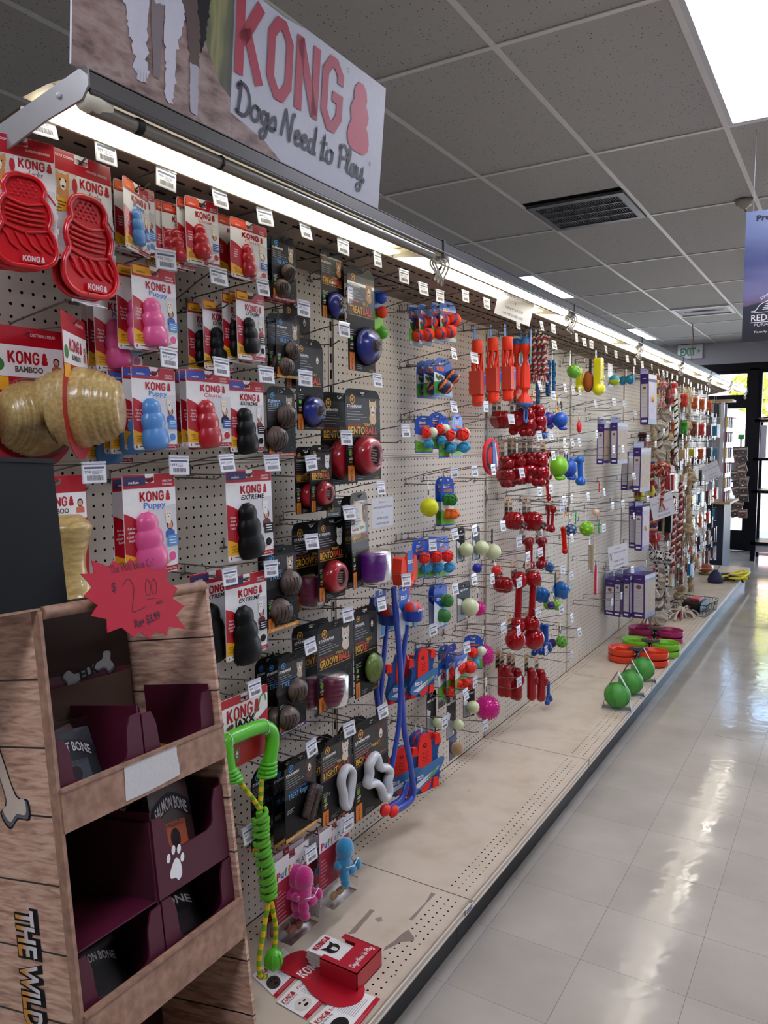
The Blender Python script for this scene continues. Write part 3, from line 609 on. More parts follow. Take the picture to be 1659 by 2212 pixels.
def kong_card(name,w,h,toy,sub,subc,tagc,toyh,photo,top='3a5fa8',foot=True,toyx=.1):
    e=empty(name); b=MB(); n=.0009
    b.prism(hang_outline(w,h,.006),-.0005,.0005,M(WH,.5,coat=.2)); H=h-.0; hw=w/2
    slotband(b,w,.0115,-.085*h,n,M(RED,.35,coat=.3))
    b.poly(rr(-hw+.003,-.055*h,-hw+.42*w,.008,.003),n+.0002,tagc); b.text('medium',-hw+.2*w,-.035*h,.03*h,n+.0004,'f4f0ea' if tagc!=YE else '402a10',bold=.01)
    b.text('HEALTHY',hw-.16*w,-.03*h,.022*h,n+.0003,'f0e4e4',bold=.02); b.text('CHEWING',hw-.16*w,-.065*h,.022*h,n+.0003,'f0e4e4',bold=.02)
    # grey photo field, red sweep and yellow ellipse
    b.poly([(-hw*.1,-.3*h),(hw,-.27*h),(hw,-.93*h),(-hw*.1,-.93*h)],n,M('cfd0d2',.5))
    cv=catmull([(-hw+.0006,-.33*h,0),(-.3*w,-.39*h,0),(-.12*w,-.5*h,0),(.03*w,-.64*h,0),(.1*w,-.8*h,0),(.1*w,-.93*h,0)],4)
    b.poly([(p.x,p.y) for p in cv]+[(-hw+.0006,-.93*h)],n+.0002,M(RED,.35,coat=.3))
    cv=catmull([(-hw+.0006,-.74*h,0),(-.3*w,-.79*h,0),(-.12*w,-.83*h,0),(-.0*w,-.88*h,0),(-.05*w,-.93*h,0)],4)
    b.poly([(p.x,p.y) for p in cv]+[(-hw+.0006,-.93*h)],n+.0004,M(YE,.4))
    for i,t in enumerate(('INSERT','TREATS TO','EXTEND PLAYTIME')): b.text(t,-hw+(.1+.035*i)*w+.012*w*len(t)*.3,-(.835+.032*i)*h,.02*h,n+.0006,'3a2a10',bold=.01)
    for i,t in enumerate(('Fun to','chew,','chase &','fetch')): b.text(t,-hw+.13*w,-(.5+.042*i)*h,.028*h,n+.0006,'f3e6e6',bold=.015)
    kong(b,-.2*w,-.225*h,.105*h,n+.0002,M(RED,.35),wd=.58*w)
    if sub=='EXTREME': b.text('EXTREME',.06*w,-.29*h,.055*h,n+.0003,'151515',wd=.5*w,bold=.015,shear=.25)
    elif sub in('Puppy',): b.text('Puppy',.08*w,-.295*h,.062*h,n+.0003,subc,wd=.42*w,bold=.02)
    else: b.text(sub,.08*w,-.29*h,.055*h,n+.0003,subc,wd=.42*w,bold=0,shear=.35)
    person(b,.36*w,-.49*h,.15*w,n+.0006,top); dog(b,.33*w,-.38*h,.11*w,n+.0012,photo)
    b.rect(.3*w,-.72*h,hw-.0008,-.6*h,n+.0016,M('4a90d0' if sub=='Puppy' else ('23509c' if sub!='EXTREME' else '17181a'),.4))
    for i in range(3): b.rect(.33*w,-(.632+.03*i)*h,.47*w,-(.622+.03*i)*h,n+.0018,WH)
    b.poly([(.12*w,-.93*h),(.2*w,-.8*h),(.4*w,-.76*h),(.48*w,-.84*h),(.45*w,-.93*h)],n+.0016,'e3e2e2')
    b.ell(.38*w,-.83*h,.07*w,.05*h,n+.002,toyc(toy)); b.poly([(.15*w,-.93*h),(.3*w,-.86*h),(.36*w,-.88*h),(.22*w,-.93*h)],n+.0022,'d59f86')
    b.rect(-hw+.0006,-.985*h,0,-.93*h,n+.0003,WH); b.poly([(.02*w,-.985*h),(0,-.93*h),(hw-.0006,-.93*h),(hw-.0006,-.985*h)],n+.0003,M(RED,.35))
    snow(b,-hw+.06*w,-.978*h,.04*h,n+.0005,RED); lines(b,-hw+.13*w,-.05*w,-.96*h,1,.01,.002,n+.0005,'555555',False)
    script(b,'Dogs Need to Play',.1*w,-.968*h,.025*h,n+.0006,'f3e6e6',.36*w,k=1)
    b.build('card',e)
    t=MB(); kong_toy(t,(.004*h/.16,-.02*w,-.33*h-toyh),toyh,toy,.12); t.build('rubber_toy',e)
    return e
def toyc(m): return m
K_=dict(pink=M('d84f8c',.42,coat=.25),blue=M('4a88c8',.42,coat=.25),red=M('ae0a1c',.35,coat=.35),black=M('090a0b',.42,coat=.2))
def k_puppy_pink(): return kong_card('toy_card',.118,.16,K_['pink'],'Puppy','3f7fc8',YE,.1,'e6dcc8')
def k_puppy_blue(): return kong_card('toy_card',.118,.16,K_['blue'],'Puppy','3f7fc8','3a4fa8',.108,'e6dcc8')
def k_puppy_small(): return kong_card('toy_card',.105,.125,K_['blue'],'Puppy','3f7fc8','e86a1e',.07,'e6dcc8')
def k_puppy_large(): return kong_card('toy_card',.14,.2,K_['pink'],'Puppy','3f7fc8','2a2358',.125,'e6dcc8')
def k_classic(): return kong_card('toy_card',.137,.16,K_['red'],'Classic','c0122c','3a4fa8',.108,'e9dcc0','20242c')
def k_classic_small(): return kong_card('toy_card',.13,.125,K_['red'],'Classic','c0122c','e8501e',.075,'e9dcc0','c9ccd2')
def k_classic_slim(): return kong_card('toy_card',.085,.125,K_['red'],'Classic','c0122c','e8501e',.07,'e9dcc0','c9ccd2')
def k_ext_small(): return kong_card('toy_card',.1,.15,K_['black'],'EXTREME','151515',YE,.085,'e8e4e0','a3243a')
def k_ext(): return kong_card('toy_card',.122,.158,K_['black'],'EXTREME','151515','3a3f9a',.11,'e8e4e0','7c2438')
def k_ext_large(): return kong_card('toy_card',.165,.205,K_['black'],'EXTREME','151515','2a2358',.135,'e8e4e0','6b2430')
def k_ext_xl(): return kong_card('toy_card',.148,.19,K_['black'],'EXTREME','151515','2a2358',.142,'e8e4e0','6b2430')
def k_licks():
    w,h=.143,.2; e=empty('toy_card'); b=MB(); n=.0009; hw=w/2
    b.prism(hang_outline(w,h,.01,.016),-.0005,.0005,M('dfe0df',.5)); slotband(b,w,.0115,-.028,n,M(RED,.35,coat=.3),.016)
    b.text('TREAT DISPENSER',-.035,-.002,.005,n+.0003,'f0e4e4',bold=.01); b.text('DISTRIBUTEUR DE FRIANDISES',.036,-.016,.005,n+.0003,'f0e4e4',wd=.05)
    b.rect(-hw+.001,-.078,-.012,-.029,n,M('c8c2b6',.5,var=.3,scale=200)); dog(b,-.045,-.05,.028,n+.0003,'c98a4b'); b.ell(-.018,-.05,.006,.014,n+.0006,RED)
    kong(b,-.006,-.052,.02,n+.0002,RED,wd=.07); b.text('Licks',.028,-.066,.012,n+.0004,'27437f',wd=.03,shear=.4)
    b.poly([(-hw+.001,-.08),(-.03,-.082),(-.028,-.1),(-hw+.001,-.112)],n+.0003,M(YE)); lines(b,-hw+.004,-.04,-.09,4,.006,.002,n+.0005,'5a4010')
    for i in range(7):
        for j in range(3):
            for sd in (-1,1): 
                u=sd*(.045+.01*j)+.005*(i%2); b.rect(u-.0045,-.197+i*.0155,u+.0045,-.184+i*.0155,n,'cfd0cf')
    b.stroke([(p.x,p.y) for p in catmull([(-.02,-.074,0),(.02,-.076,0),(.05,-.095,0),(.07,-.12,0)],4)],.004,n+.0004,RED)
    b.build('card',e)
    t=MB(); m=M('cc0a1a',.3,coat=.45); H=.192; cx,cz=.002,-.262
    prof=[(0,.0),(.16,.0),(.29,.08),(.33,.2),(.31,.33),(.26,.42),(.25,.46),(.27,.52),(.28,.6),(.25,.7),(.21,.75),(.21,.8),(.22,.87),(.17,.96),(.08,1),(0,1)]
    half=[(r*H,z*H) for r,z in prof]; O=catmull([(cx+r,cz+z,0) for r,z in half]+[(cx-r,cz+z,0) for r,z in half[::-1][1:-1]],3,True)
    O=[(p.x,p.y) for p in O]; t.prism(O,.001,.006,m)
    t.tube([(.011,p[0],p[1]) for p in O],.0055,m,8,closed=True)
    def hw_(z): 
        z=(z-cz)/H
        for (a,b_),(c,d) in zip(prof,prof[1:]):
            if b_<=z<=d and d>b_: return (a+(c-a)*(z-b_)/(d-b_))*H
        return .02
    for zz,bow in ((.72,-.008),):
        z=cz+zz*H; W=hw_(z)-.004; t.tube(catmull([(.009,cx-W,z+.004),(.01,cx,z+bow),(.009,cx+W,z)],5),.003,m,6)
    z=cz+.42*H; W=hw_(z)-.004; t.tube(catmull([(.009,cx-W,z+.004),(.01,cx,z-.008),(.009,cx+W,z)],5),.003,m,6)
    for k in range(4):
        z=cz+(.48+.055*k)*H; W=hw_(z)-.012; t.tube(catmull([(.009,cx-W,z+.003),(.011,cx,z-.003),(.009,cx+W,z-.002)],4),.0028,m,6)
    for k in range(5):
        x=cx-.045+.022*k; t.tube(catmull([(.009,x,cz+.37*H),(.011,x+.008,cz+.3*H),(.01,x+.012,cz+.25*H),(.009,x+.03,cz+.18*H)],4),.003,m,6)
    for j in range(5):
        for i in range(5):
            u,v=cx-.024+.012*i+(.006 if j%2 else 0),cz+(.78+.04*j)*H
            if abs(u-cx)<hw_(v)-.012: t.ball((.008,u,v),.0028,m,seg=8,rings=4)
    t.poly(rr(cx-.012,cz+.04*H,cx+.038,cz+.13*H,.003),.0125,m); kong(t,cx-.01,cz+.055*H,.012,.013,'d8c9cc',wd=.045)
    t.build('licking_mat',e); return e
def barrel(t,c,r,L,m,grooves=9):
    pr=[(0,-L)]
    N=46
    for i in range(N+1):
        s=-1+2*i/N; R=r*(1-.62*s*s)**.5*(1 if abs(s)<.98 else .8)
        if abs(s)>.25: R-=.0045*(.5+.5*math.cos(s*grooves*2*PI))
        pr.append((R,s*L))
    pr.append((0,L)); t.lathe(pr,m,c,'y',24)
BAM=None
def bamboo_mat():
    def fn(n,p):
        v=vecnode(n,(30,4,30)); nz=n.nodes.new('ShaderNodeTexNoise'); nz.inputs['Scale'].default_value=6; n.links.new(v.outputs[0],nz.inputs[0])
        r=ramp(n,[(.3,'a58a4e'),(.7,'c9ad6e')]); n.links.new(nz.outputs['Fac'],r.inputs[0]); n.links.new(r.outputs[0],p.inputs['Base Color'])
    return nodes_mat('bamboo',fn,.35,**{'Coat Weight':.4})
def k_bamboo_side(): return k_bamboo('x')
def k_bamboo(ax='y'):
    e=empty('toy_card'); b=MB(); n=.0009; w,h=.135,.2
    O=[(-w/2,.012),(w/2,.012),(w/2,-.07)]+[(.0+.085*math.cos(t),-.135+.085*math.sin(t)) for t in [PI*.22-i*PI*1.44/16 for i in range(17)]]+[(-w/2,-.07)]
    b.prism(O,-.0005,.0005,M(RED,.4)); b.rect(-w/2+.001,-.068,w/2-.001,-.018,n,WH); b.text('DISTRIBUTEUR',.03,-.002,.005,n,'f0e4e4')
    kong(b,-.035,-.047,.02,n+.0003,RED,wd=.07); b.text('BAMBOO',.002,-.06,.009,n+.0003,'55524c',wd=.05,bold=.04)
    b.ell(-.052,-.05,.011,.011,n+.0003,M('2f7f3a')); person(b,.052,-.04,.014,n+.0004,'c9694c','1a1210'); b.rect(-w/2+.001,-.09,-.035,-.069,n+.0002,YE)
    b.build('card',e)
    t=MB()
    if ax=='y': barrel(t,(.0,0,-.135),.062,.055,bamboo_mat())
    else: t.T=Matrix.Translation((.0,0,-.135))@Matrix.Rotation(PI/2,4,'Z')@Matrix.Translation((0,0,.135)); barrel(t,(.0,0,-.135),.066,.07,bamboo_mat()); t.T=Matrix()
    t.build('bamboo_feeder',e); g=MB(); pr=[(0,-.06)]+[(.067*(1-.58*(-1+2*i/12)**2)**.5,.06*(-1+2*i/12)) for i in range(13)]+[(0,.06)]
    g.lathe(pr,CL,(0,0,-.135),'y',24)
    if ax=='y': g.build('blister',e)
    return e
def k_bamboo_bone():
    e=empty('toy_card'); b=MB(); n=.0009; w=.13
    b.prism(hang_outline(w,.27,.008),-.0005,.0005,M(RED,.4)); b.rect(-w/2+.001,-.07,w/2-.001,-.02,n,WH)
    kong(b,-.03,-.045,.018,n+.0003,RED,wd=.065); b.text('BAMBOO',.0,-.058,.009,n+.0003,'55524c',wd=.05,bold=.04); person(b,.05,-.04,.015,n+.0004,'c9694c','1a1210')
    b.build('card',e); t=MB(); pr=[(0,-.24)]
    for i in range(41):
        s=i/40; R=.034+.018*abs(math.cos(PI*s))**2; R*=min(1,(.05+s)*6,(1.05-s)*6)**.5; R-=.0014*(.5+.5*math.cos(s*60)) if abs(s-.5)>.2 else 0; pr.append((R,-.24+.18*s))
    pr.append((0,-.06)); t.lathe(pr,bamboo_mat(),(.02,.0,0),'z',22); t.build('bamboo_bone',e); return e
# black treat-ball cards
def stark(name,w,h,title,sub,toyfn,blue=False,strip=None,topr=.03,photo='b9a58c',clearback=False,orange=True,tsz=.085,tv=.42,size='MEDIUM'):
    e=empty(name); b=MB(); n=.0009; hw=w/2; ac='3f9fe0' if blue else 'eaa32a'
    b.prism(hang_outline(w,h,(.004,.004,topr,topr*.8),min(.012,w*.12)),-.0006,.0006,M('0b0b0b',.42,coat=.15,var=0))
    b.rect(-hw+.001,-.45*h,hw-.001,-.05*h,n-.0002,nodes_mat('cardgrad',lambda n_,p:(lambda v,nz,r:(n_.links.new(v.outputs[0],nz.inputs[0]),n_.links.new(nz.outputs['Fac'],r.inputs[0]),n_.links.new(r.outputs[0],p.inputs['Base Color'])))(vecnode(n_,(8,8,8)),n_.nodes.new('ShaderNodeTexNoise'),ramp(n_,[(.45,'0b0b0b'),(.8,'20201f')])),.4,**{'Coat Weight':.4}))
    b.ring(-.3*w,-.075*h,.055*w,.07*w,n,ac,16); b.ell(-.3*w,-.08*h,.024*w,.02*w,n,ac,8)
    for q in (-1,0,1): b.ell(-.3*w+q*.025*w,-.08*h+.032*w-abs(q)*.008*w,.009*w,.012*w,n,ac,6)
    b.text('STARMARK',-.24*w,-.165*h,.032*h,n,'e6e6e6',wd=.42*w,bold=.03); b.rect(-.45*w,-.18*h,-.05*w,-.177*h,n,'9a9a9a')
    for i in range(4): b.rect(-.45*w,-(.215+.03*i)*h,(-.1+.1*((i*7)%3))*w,-(.208+.03*i)*h,n,'9b9b9b')
    dog(b,.28*w,-.17*h,.2*w,n+.0002,photo,'ddd6cc')
    if blue:
        b.text('Everlasting',-.1*w,-(tv-.035)*h,.03*h,n+.0004,'2f6fb8',wd=.5*w); b.text(title,-.08*w,-(tv+.045)*h,.07*h,n+.0004,'6fb6e6',wd=.62*w,bold=.0)
    else:
        b.text('Everlasting',-.25*w,-(tv-.05)*h,.032*h,n+.0004,'b5422a',wd=.36*w,bold=.01); b.text('TREAT',.12*w,-(tv-.05)*h,.032*h,n+.0004,YE,wd=.26*w,bold=.01)
        a,c=title
        la,lc=len(a),len(c); W=.86*w*min(1,(la+lc)/9); x=-.44*w
        b.text(a,x+W*la/(la+lc)/2,-(tv+.045)*h,tsz*h,n+.0004,'efb42e',wd=W*la/(la+lc)*.97,bold=.02)
        if c: b.text(c,x+W*la/(la+lc)+W*lc/(la+lc)/2,-(tv+.045)*h,tsz*h,n+.0004,'d0502c',wd=W*lc/(la+lc)*.95,bold=.02)
        lines(b,-.44*w,.42*w,-(tv+.07)*h,1,.01,.0022,n+.0004,'b08030',False)
    lines(b,-.44*w,-.2*w,-.6*h,3,.02*h,.0016,n,'a9a9a9')
    if orange:
        b.ell(-.38*w,-.68*h,.05*w,.05*w,n+.0002,'6fb03c',12); b.rect(-.43*w,-.755*h,-.32*w,-.725*h,n+.0002,WH); b.rect(-.43*w,-.738*h,-.32*w,-.73*h,n+.0004,RED); b.rect(-.43*w,-.742*h,-.39*w,-.725*h,n+.0006,'223a80'); b.text('USA',-.375*w,-.79*h,.022*h,n+.0002,YE,bold=.03)
        b.rect(-.46*w,-.995*h,-.28*w,-.82*h,n+.0002,M('d8791c',.45)); b.text('MENTAL',-.37*w,-.96*h,.06*w,n+.0005,'6b2e08',rot=PI/2,bold=.02) if False else b.text('MENTAL',-.35*w,-.925*h,.05*w,n+.0005,'6b2e08',wd=.13*h,rot=PI/2,bold=.02)
    b.ring(.36*w,-.62*h,.09*w,.1*w,n,'3b3a38',18); b.ring(.36*w,-.9*h,.05*w,.056*w,n,'7a5a20',14)
    b.text(size,.36*w,-.985*h,.022*h,n,'c9922a' if not blue else '3f9fe0'); lines(b,-.2*w,.05*w,-.94*h,3,.018*h,.0014,n,'8a8a8a')
    if strip: b.rect(-hw+.0006,-h+.0004,hw-.0006,-h*.945,n+.0006,M(strip[0],.4)); b.text(strip[1],0,-h*.983,.026*h,n+.001,'f0e2d0',wd=.8*w,bold=.02)
    b.build('card',e); toyfn(e,w,h); return e
TRT=M('6d5a50',.5,bump=.3,scale=120)
def dome(t,c,r,ribs=7,m=None):
    m=m or TRT; t.ball(c,r,m,seg=20,rings=8)
    for k in range(-3,4):
        a=k*.32; P=[(c[0]+r*1.0*math.cos(q)*math.cos(a)+.0008,c[1]+r*1.0*math.sin(a)*(.4+.6*math.cos(q*.5)),c[2]+r*math.sin(q)*.95) for q in (-1.1,-.6,0,.5)]
        t.tube(P,r*.06,M('544238',.5),5)
def two_domes(r,rel=((.3,.63),(-.05,.86))):
    def f(e,w,h):
        for u,v in rel:
            c=(.0,(u-.1)*w,-v*h); t=MB(); dome(t,c,r); t.build('edible_treat',e)
            g=MB(); g.ball(c,r*1.1,CL,seg=20,rings=10); g.build('blister',e)
    return f
def trt_s(c,n): return stark('treat_card',.098,.15,'TREATS','',two_domes(.023,((.22,.52),(-.05,.8))),True,(c,n),size='SMALL',tv=.36)
def t_hick_s(): return trt_s('b0182c','HICKORY SMOKE FLAVOR')
def t_chick_s(): return trt_s('d49a1c','CHICKEN FLAVOR')
def t_treats_m(): return stark('treat_card',.112,.165,'TREATS','',two_domes(.031,((.22,.38),(-.14,.72))),True,('a5182c','HICKORY SMOKE FLAVOR'),tv=.2)
def t_treats_l(): return stark('treat_card',.127,.205,'TREATS','',two_domes(.034,((.3,.42),(-.02,.75))),True,('d08a1c','VANILLA FLAVOR'),size='LARGE',tv=.3)
def t_liver_l(): return stark('treat_card',.118,.2,'TREATS','',two_domes(.032,((.22,.46),(-.1,.78))),True,('3a2a66','LIVER FLAVOR'),size='LARGE',tv=.32)
def blueball(r,u=.1,v=.78):
    def f(e,w,h):
        m=M('2536a8',.3,trans=.25,coat=.6); c=(.006,(u-.1)*w,-v*h); t=MB(); t.ball(c,r,m,(.55,.95,1.0),22,12); t.lathe([(r*.98,0),(r*1.02,.003),(r*.98,.006)],m,(c[0]-.003,c[1],c[2]),'x',22)
        t.build('treat_ball',e); q=MB(); q.ball((c[0]+r*.45,c[1]+r*.12,c[2]-.02*r),r*.38,TRT,(.7,1,1),16,8)
        for k in range(-2,3): q.tube([(c[0]+r*.72,c[1]-r*.15,c[2]+k*r*.13),(c[0]+r*.72,c[1]+r*.38,c[2]+k*r*.13+.03*r)],r*.045,M('4a3a30',.5),5)
        q.build('edible_treat',e); g=MB(); g.ball(c,r*1.12,CL,(.72,1,1),22,12); g.build('blister',e)
    return f
def t_ball_s(): return stark('treat_card',.112,.18,('TREAT','BALL'),'',blueball(.033,.12,.78),photo='c98a5a',size='SMALL',tsz=.09)
def t_ball_m(): return stark('treat_card',.122,.235,('TREAT','BALL'),'',blueball(.04,.12,.78),photo='3a2a20')
def t_ball_l(): return stark('treat_card',.145,.29,('TREAT','BALL'),'',blueball(.052,.22,.74),photo='b98a5a',size='LARGE',tsz=.075,tv=.38)
def bento(r,u=.1,v=.76):
    def f(e,w,h):
        m=M('b8142a',.3,trans=.15,coat=.6); c=(.0,(u-.12)*w,-v*h+.008); t=MB()
        t.lathe([(r*.45,.03*r/.04),(r*.6,.034*r/.04),(r*.85,.028*r/.04),(r,.014*r/.04),(r*.98,.0),(r*.6,-.004)],m,c,'x',26); t.build('treat_ball',e)
        q=MB(); q.ball((c[0]+.3*r,c[1],c[2]),r*.46,M('5a2226',.5),(.7,1,1),16,8)
        for k in range(-2,3): q.tube([(c[0]+r*.62,c[1]-r*.28+k*r*.02,c[2]+k*r*.14),(c[0]+r*.62,c[1]+r*.28+k*r*.02,c[2]+k*r*.14-.06*r)],r*.055,M('7d6a60',.5),5)
        q.build('edible_treat',e); g=MB(); g.ball(c,r*1.08,CL,(.95,1,1),22,12); g.build('blister',e)
    return f
def t_bento_s(): return stark('treat_card',.103,.175,('BENTO','BALL'),'',bento(.034,.15,.76),size='SMALL',photo='e0ddd6')
def t_bento_m(): return stark('treat_card',.135,.225,('BENTO','BALL'),'',bento(.047,.1,.74),photo='e6e4de')
def t_bento_l(): return stark('treat_card',.19,.26,('BENTO','BALL'),'',bento(.058,.1,.74),photo='c9ae86',size='LARGE')
def groovy(r,hh,col,u=.1,v=.8,x0=.0):
    def f(e,w,h):
        m=M(col,.3,trans=.2,coat=.6); c=(.004+x0,u*w,-v*h); t=MB(); pr=[(0,hh/2)]
        for i in range(25):
            s=-1+2*i/24; R=r*min(1,(1.04-abs(s))*7)**.5; R-=.0016 if (i%4==2 and abs(s)<.6) else 0; pr.append((R,-s*hh/2))
        pr.append((0,-hh/2)); t.lathe(pr,m,c,'z',22); t.build('treat_ball',e); q=MB(); q.ball((c[0],c[1],c[2]+hh*.45),r*.5,TRT,(1,1,.4),14,6); q.build('edible_treat',e)
        g=MB(); pr=[(0,hh*.58),(r*.8,hh*.57),(r*1.1,hh*.48),(r*1.12,-hh*.45),(r*.8,-hh*.57),(0,-hh*.58)]; g.lathe(pr,CL,c,'z',20); g.build('blister',e)
    return f
def t_groovy(): return stark('treat_card',.18,.24,('GROOVY','BALL'),'',groovy(.042,.084,'6c123c',-.12,.77),photo='d9c8b4')
def t_groovy_p(): return stark('treat_card',.14,.27,('GROOVY','BALL'),'',groovy(.05,.09,'6a1a8a',.3,.8,.02),photo='b87a3a',size='LARGE',tsz=.06)
def pocket(e,w,h):
    m=M('8fb04a',.3,trans=.35,coat=.6); c=(.012,.16*w,-.7*h); t=MB(); t.ball(c,.036,m,(.5,.95,1.15),20,12); t.ball((c[0]+.006,c[1]-.006,c[2]),.024,M('7f9a44',.4),(.6,.9,1.1)); t.build('treat_ball',e)
    g=MB(); g.ball(c,.041,CL,(.6,1,1.15),20,10); g.build('blister',e)
def t_pocket(): return stark('treat_card',.12,.24,('POC','KET'),'',pocket,photo='1d1c1c')
def ringer(e,w,h):
    for k in (0,1):
        T=Matrix.Translation((.012,.16*w+.018*k,-.6*h-.012*k))@Matrix.Rotation(-.55,4,'X'); t=MB(); t.T=T
        pr=[(0,-.045)]+[(.0125-(.002 if i%3==2 else 0),-.045+.09*i/24) for i in range(25)]+[(0,.045)]; t.lathe(pr,M('4b382f',.5),ax='z',seg=12); t.build('edible_treat',e)
        g=MB(); g.T=T; g.lathe([(0,-.05),(.014,-.048),(.016,-.03),(.016,.03),(.014,.048),(0,.05)],CL,ax='z',seg=14); g.build('blister',e)
def t_ringer(): return stark('treat_card',.14,.215,'TREAT Ringer','',ringer,True,('d8951c','CHICKEN FLAVORED'),topr=.06,photo='5a3a28',orange=False,tv=.42)
def bulb(e,w,h):
    m=M('c9ccd0',.35,coat=.3); t=MB(); P=catmull([(.016,.27*w,-.42*h),(.016,.37*w,-.52*h),(.016,.33*w,-.66*h),(.016,.27*w,-.8*h),(.016,.18*w,-.9*h),(.016,.08*w,-.84*h),(.016,.06*w,-.7*h),(.016,.0,-.58*h),(.016,.02*w,-.47*h),(.016,.14*w,-.4*h)],5,True)
    t.tube(P,.0115,m,10,closed=True,flat=1.3); t.build('nylon_ring',e)
def t_bulb(): return stark('treat_card',.155,.235,('LIGHT','BULB'),'',bulb,topr=.06,photo='d9c9b4',tv=.36,tsz=.07)
def nbone(e,w,h):
    m=M('c9ccd0',.35,coat=.3); t=MB(); q=[(-.2,-.42),(-.02,-.36),(.1,-.52),(.3,-.58),(.4,-.66),(.34,-.74),(.36,-.88),(.22,-.9),(.12,-.76),(-.05,-.66),(-.26,-.62),(-.2,-.52)]
    P=catmull([(.018,a*w,b*h) for a,b in q],4,True); t.tube(P,.0135,m,10,closed=True,flat=1.25); t.build('nylon_ring',e)
def t_bone(): return stark('treat_card',.2,.29,('BO','NE'),'',nbone,topr=.08,photo='4a2f22',tv=.34,tsz=.065,clearback=True)
def k_jaxx():
    e=empty('rope_toy_card'); b=MB(); n=.0009; w,h=.174,.166
    b.prism(hang_outline(w,h,.008,.012),-.0005,.0005,M(WH,.5)); slotband(b,w,.0115,-.01,n,M(RED,.35,coat=.3))
    kong(b,-.062,-.05,.034,n+.0003,RED,wd=.115); b.text('JAXX',.0,-.068,.018,n+.0003,'1c1a14',wd=.075,bold=.05); b.ell(-.052,-.062,.014,.008,n+.0002,'6a2a38',12,.4)
    cv=catmull([(-w/2+.0006,-.1,0),(-.03,-.085,0),(.04,-.07,0),(w/2-.0006,-.05,0)],4); b.poly([(p.x,p.y) for p in cv]+[(w/2-.0006,-h+.0006),(-w/2+.0006,-h+.0006)],n+.0002,M(RED,.35,coat=.3))
    b.stroke([(p.x,p.y) for p in catmull([(.03,-.06,0),(.05,-.04,0),(.06,-.015,0),(.075,-.012,0),(.08,-.03,0)],3)],.004,n+.0005,'4e8a2a'); dog(b,-.03,-.13,.02,n+.0006,'8a6a48')
    b.build('card',e); return e
def plush(e,m,s=1.0,z=-.09,y=.01):
    t=MB(); 
    def fz(c,r,sc=(1,1,1)): t.ball(c,r*s,m,sc,16,10)
    fz((.03,y,z+.04*s),.03,(.9,.95,1.15)); fz((.028,y-.004,z-.0*s),.027,(.9,.9,1.1)); fz((.036,y-.012,z-.035*s),.016,(1,.9,1.3)); fz((.04,y-.012,z-.055*s),.014); fz((.04,y+.022*s,z-.03*s),.014,(1,1.4,1)); fz((.046,y+.042*s,z-.022*s),.013,(1,1,1.3)); fz((.024,y-.028*s,z-.0),.012); fz((.026,y+.03*s,z+.005),.012)
    o=t.build('plush_toy',e); return o
def fuzz(h): return M(h,.95,bump=1.0,scale=400,sheen=.8,var=.25)
def puff(col):
    e=empty('plush_card'); b=MB(); n=.0009; w,h=.15,.215
    b.prism(hang_outline(w,h,.008,.01),-.0005,.0005,M('9d1f36',.45)); b.rect(-w/2+.001,-.05,w/2-.001,-.0066,n,'dddbdc'); b.rect(-w/2+.001,-.0066,-.012,.011,n,'dddbdc'); b.rect(.012,-.0066,w/2-.001,.011,n,'dddbdc')
    for i,(c,q) in enumerate(zip('Puff',('c0223a','2f5aa8','2a8a6a','d07a2a'))): b.text(c,-.058+.015*i,-.044,.02,n+.0003,q,bold=.05)
    b.text('&',.006,-.042,.014,n+.0003,'c0223a'); b.text('PLAY',.042,-.044,.02,n+.0003,'3a3a3c',wd=.05)
    lines(b,-.068,-.03,-.08,8,.011,.003,n,'c98a95'); b.rect(-w/2+.001,-h+.001,w/2-.001,-.165,n,M('b9b6b4',.5)); b.build('card',e)
    plush(e,fuzz(col),1.0,-.105,.012)
    s=MB(); s.tube([(.058,-.02,-.098),(.064,.01,-.106),(.055,.045,-.1)],.0012,M('e8e8e8',.4),6); s.build('cable_tie',e)
    q=MB()
    for k in range(3): q.ball((.02,-.03+.03*k,-.19),.014,M('a9855c' if col!='c2107a' else '8a5240',.6),(.7,1.2,.8),12,8)
    q.build('treat_stick',e); g=MB(); g.prism(rr(-.065,-.212,.065,-.17,.008),.001,.04,CL); g.build('blister',e); return e
def p_mag(): return puff('c2107a')
def p_blue(): return puff('1686b4')
# --- balls
def spiky(t,c,r,m,k=150):
    t.ball(c,r*.9,m,seg=24,rings=14)
    for i in range(k):
        z=1-2*(i+.5)/k; a=i*2.39996; s=(1-z*z)**.5; d=Vector((s*math.cos(a),s*math.sin(a),z)); o=d.orthogonal().normalized(); q=d.cross(o); C=Vector(c)
        w_=r*.055; vs=[C+d*r*.88+(o*math.cos(j*2*PI/4)+q*math.sin(j*2*PI/4))*w_ for j in range(4)]+[C+d*r*1.04]
        t.add(vs,[(j,(j+1)%4,4) for j in range(4)],m)
def holey(t,c,r,m,m2,k=20,rr_=.3):
    t.ball(c,r,m,seg=24,rings=14)
    for i in range(k):
        z=1-2*(i+.5)/k; a=i*2.39996; s=(1-z*z)**.5; d=Vector((s*math.cos(a),s*math.sin(a),z)); o=d.orthogonal().normalized(); q=d.cross(o); C=Vector(c)+d*r*.975
        N=10; vs=[C+d*r*.035+(o*math.cos(j*2*PI/N)+q*math.sin(j*2*PI/N))*r*rr_ for j in range(N)]+[C+d*r*.0+(o*math.cos(j*2*PI/N)+q*math.sin(j*2*PI/N))*r*rr_*.72 for j in range(N)]
        t.add(vs,[(j,(j+1)%N,N+(j+1)%N,N+j) for j in range(N)],m,True); t.add([v+d*r*.012 for v in vs[N:]],[tuple(range(N))],m2)
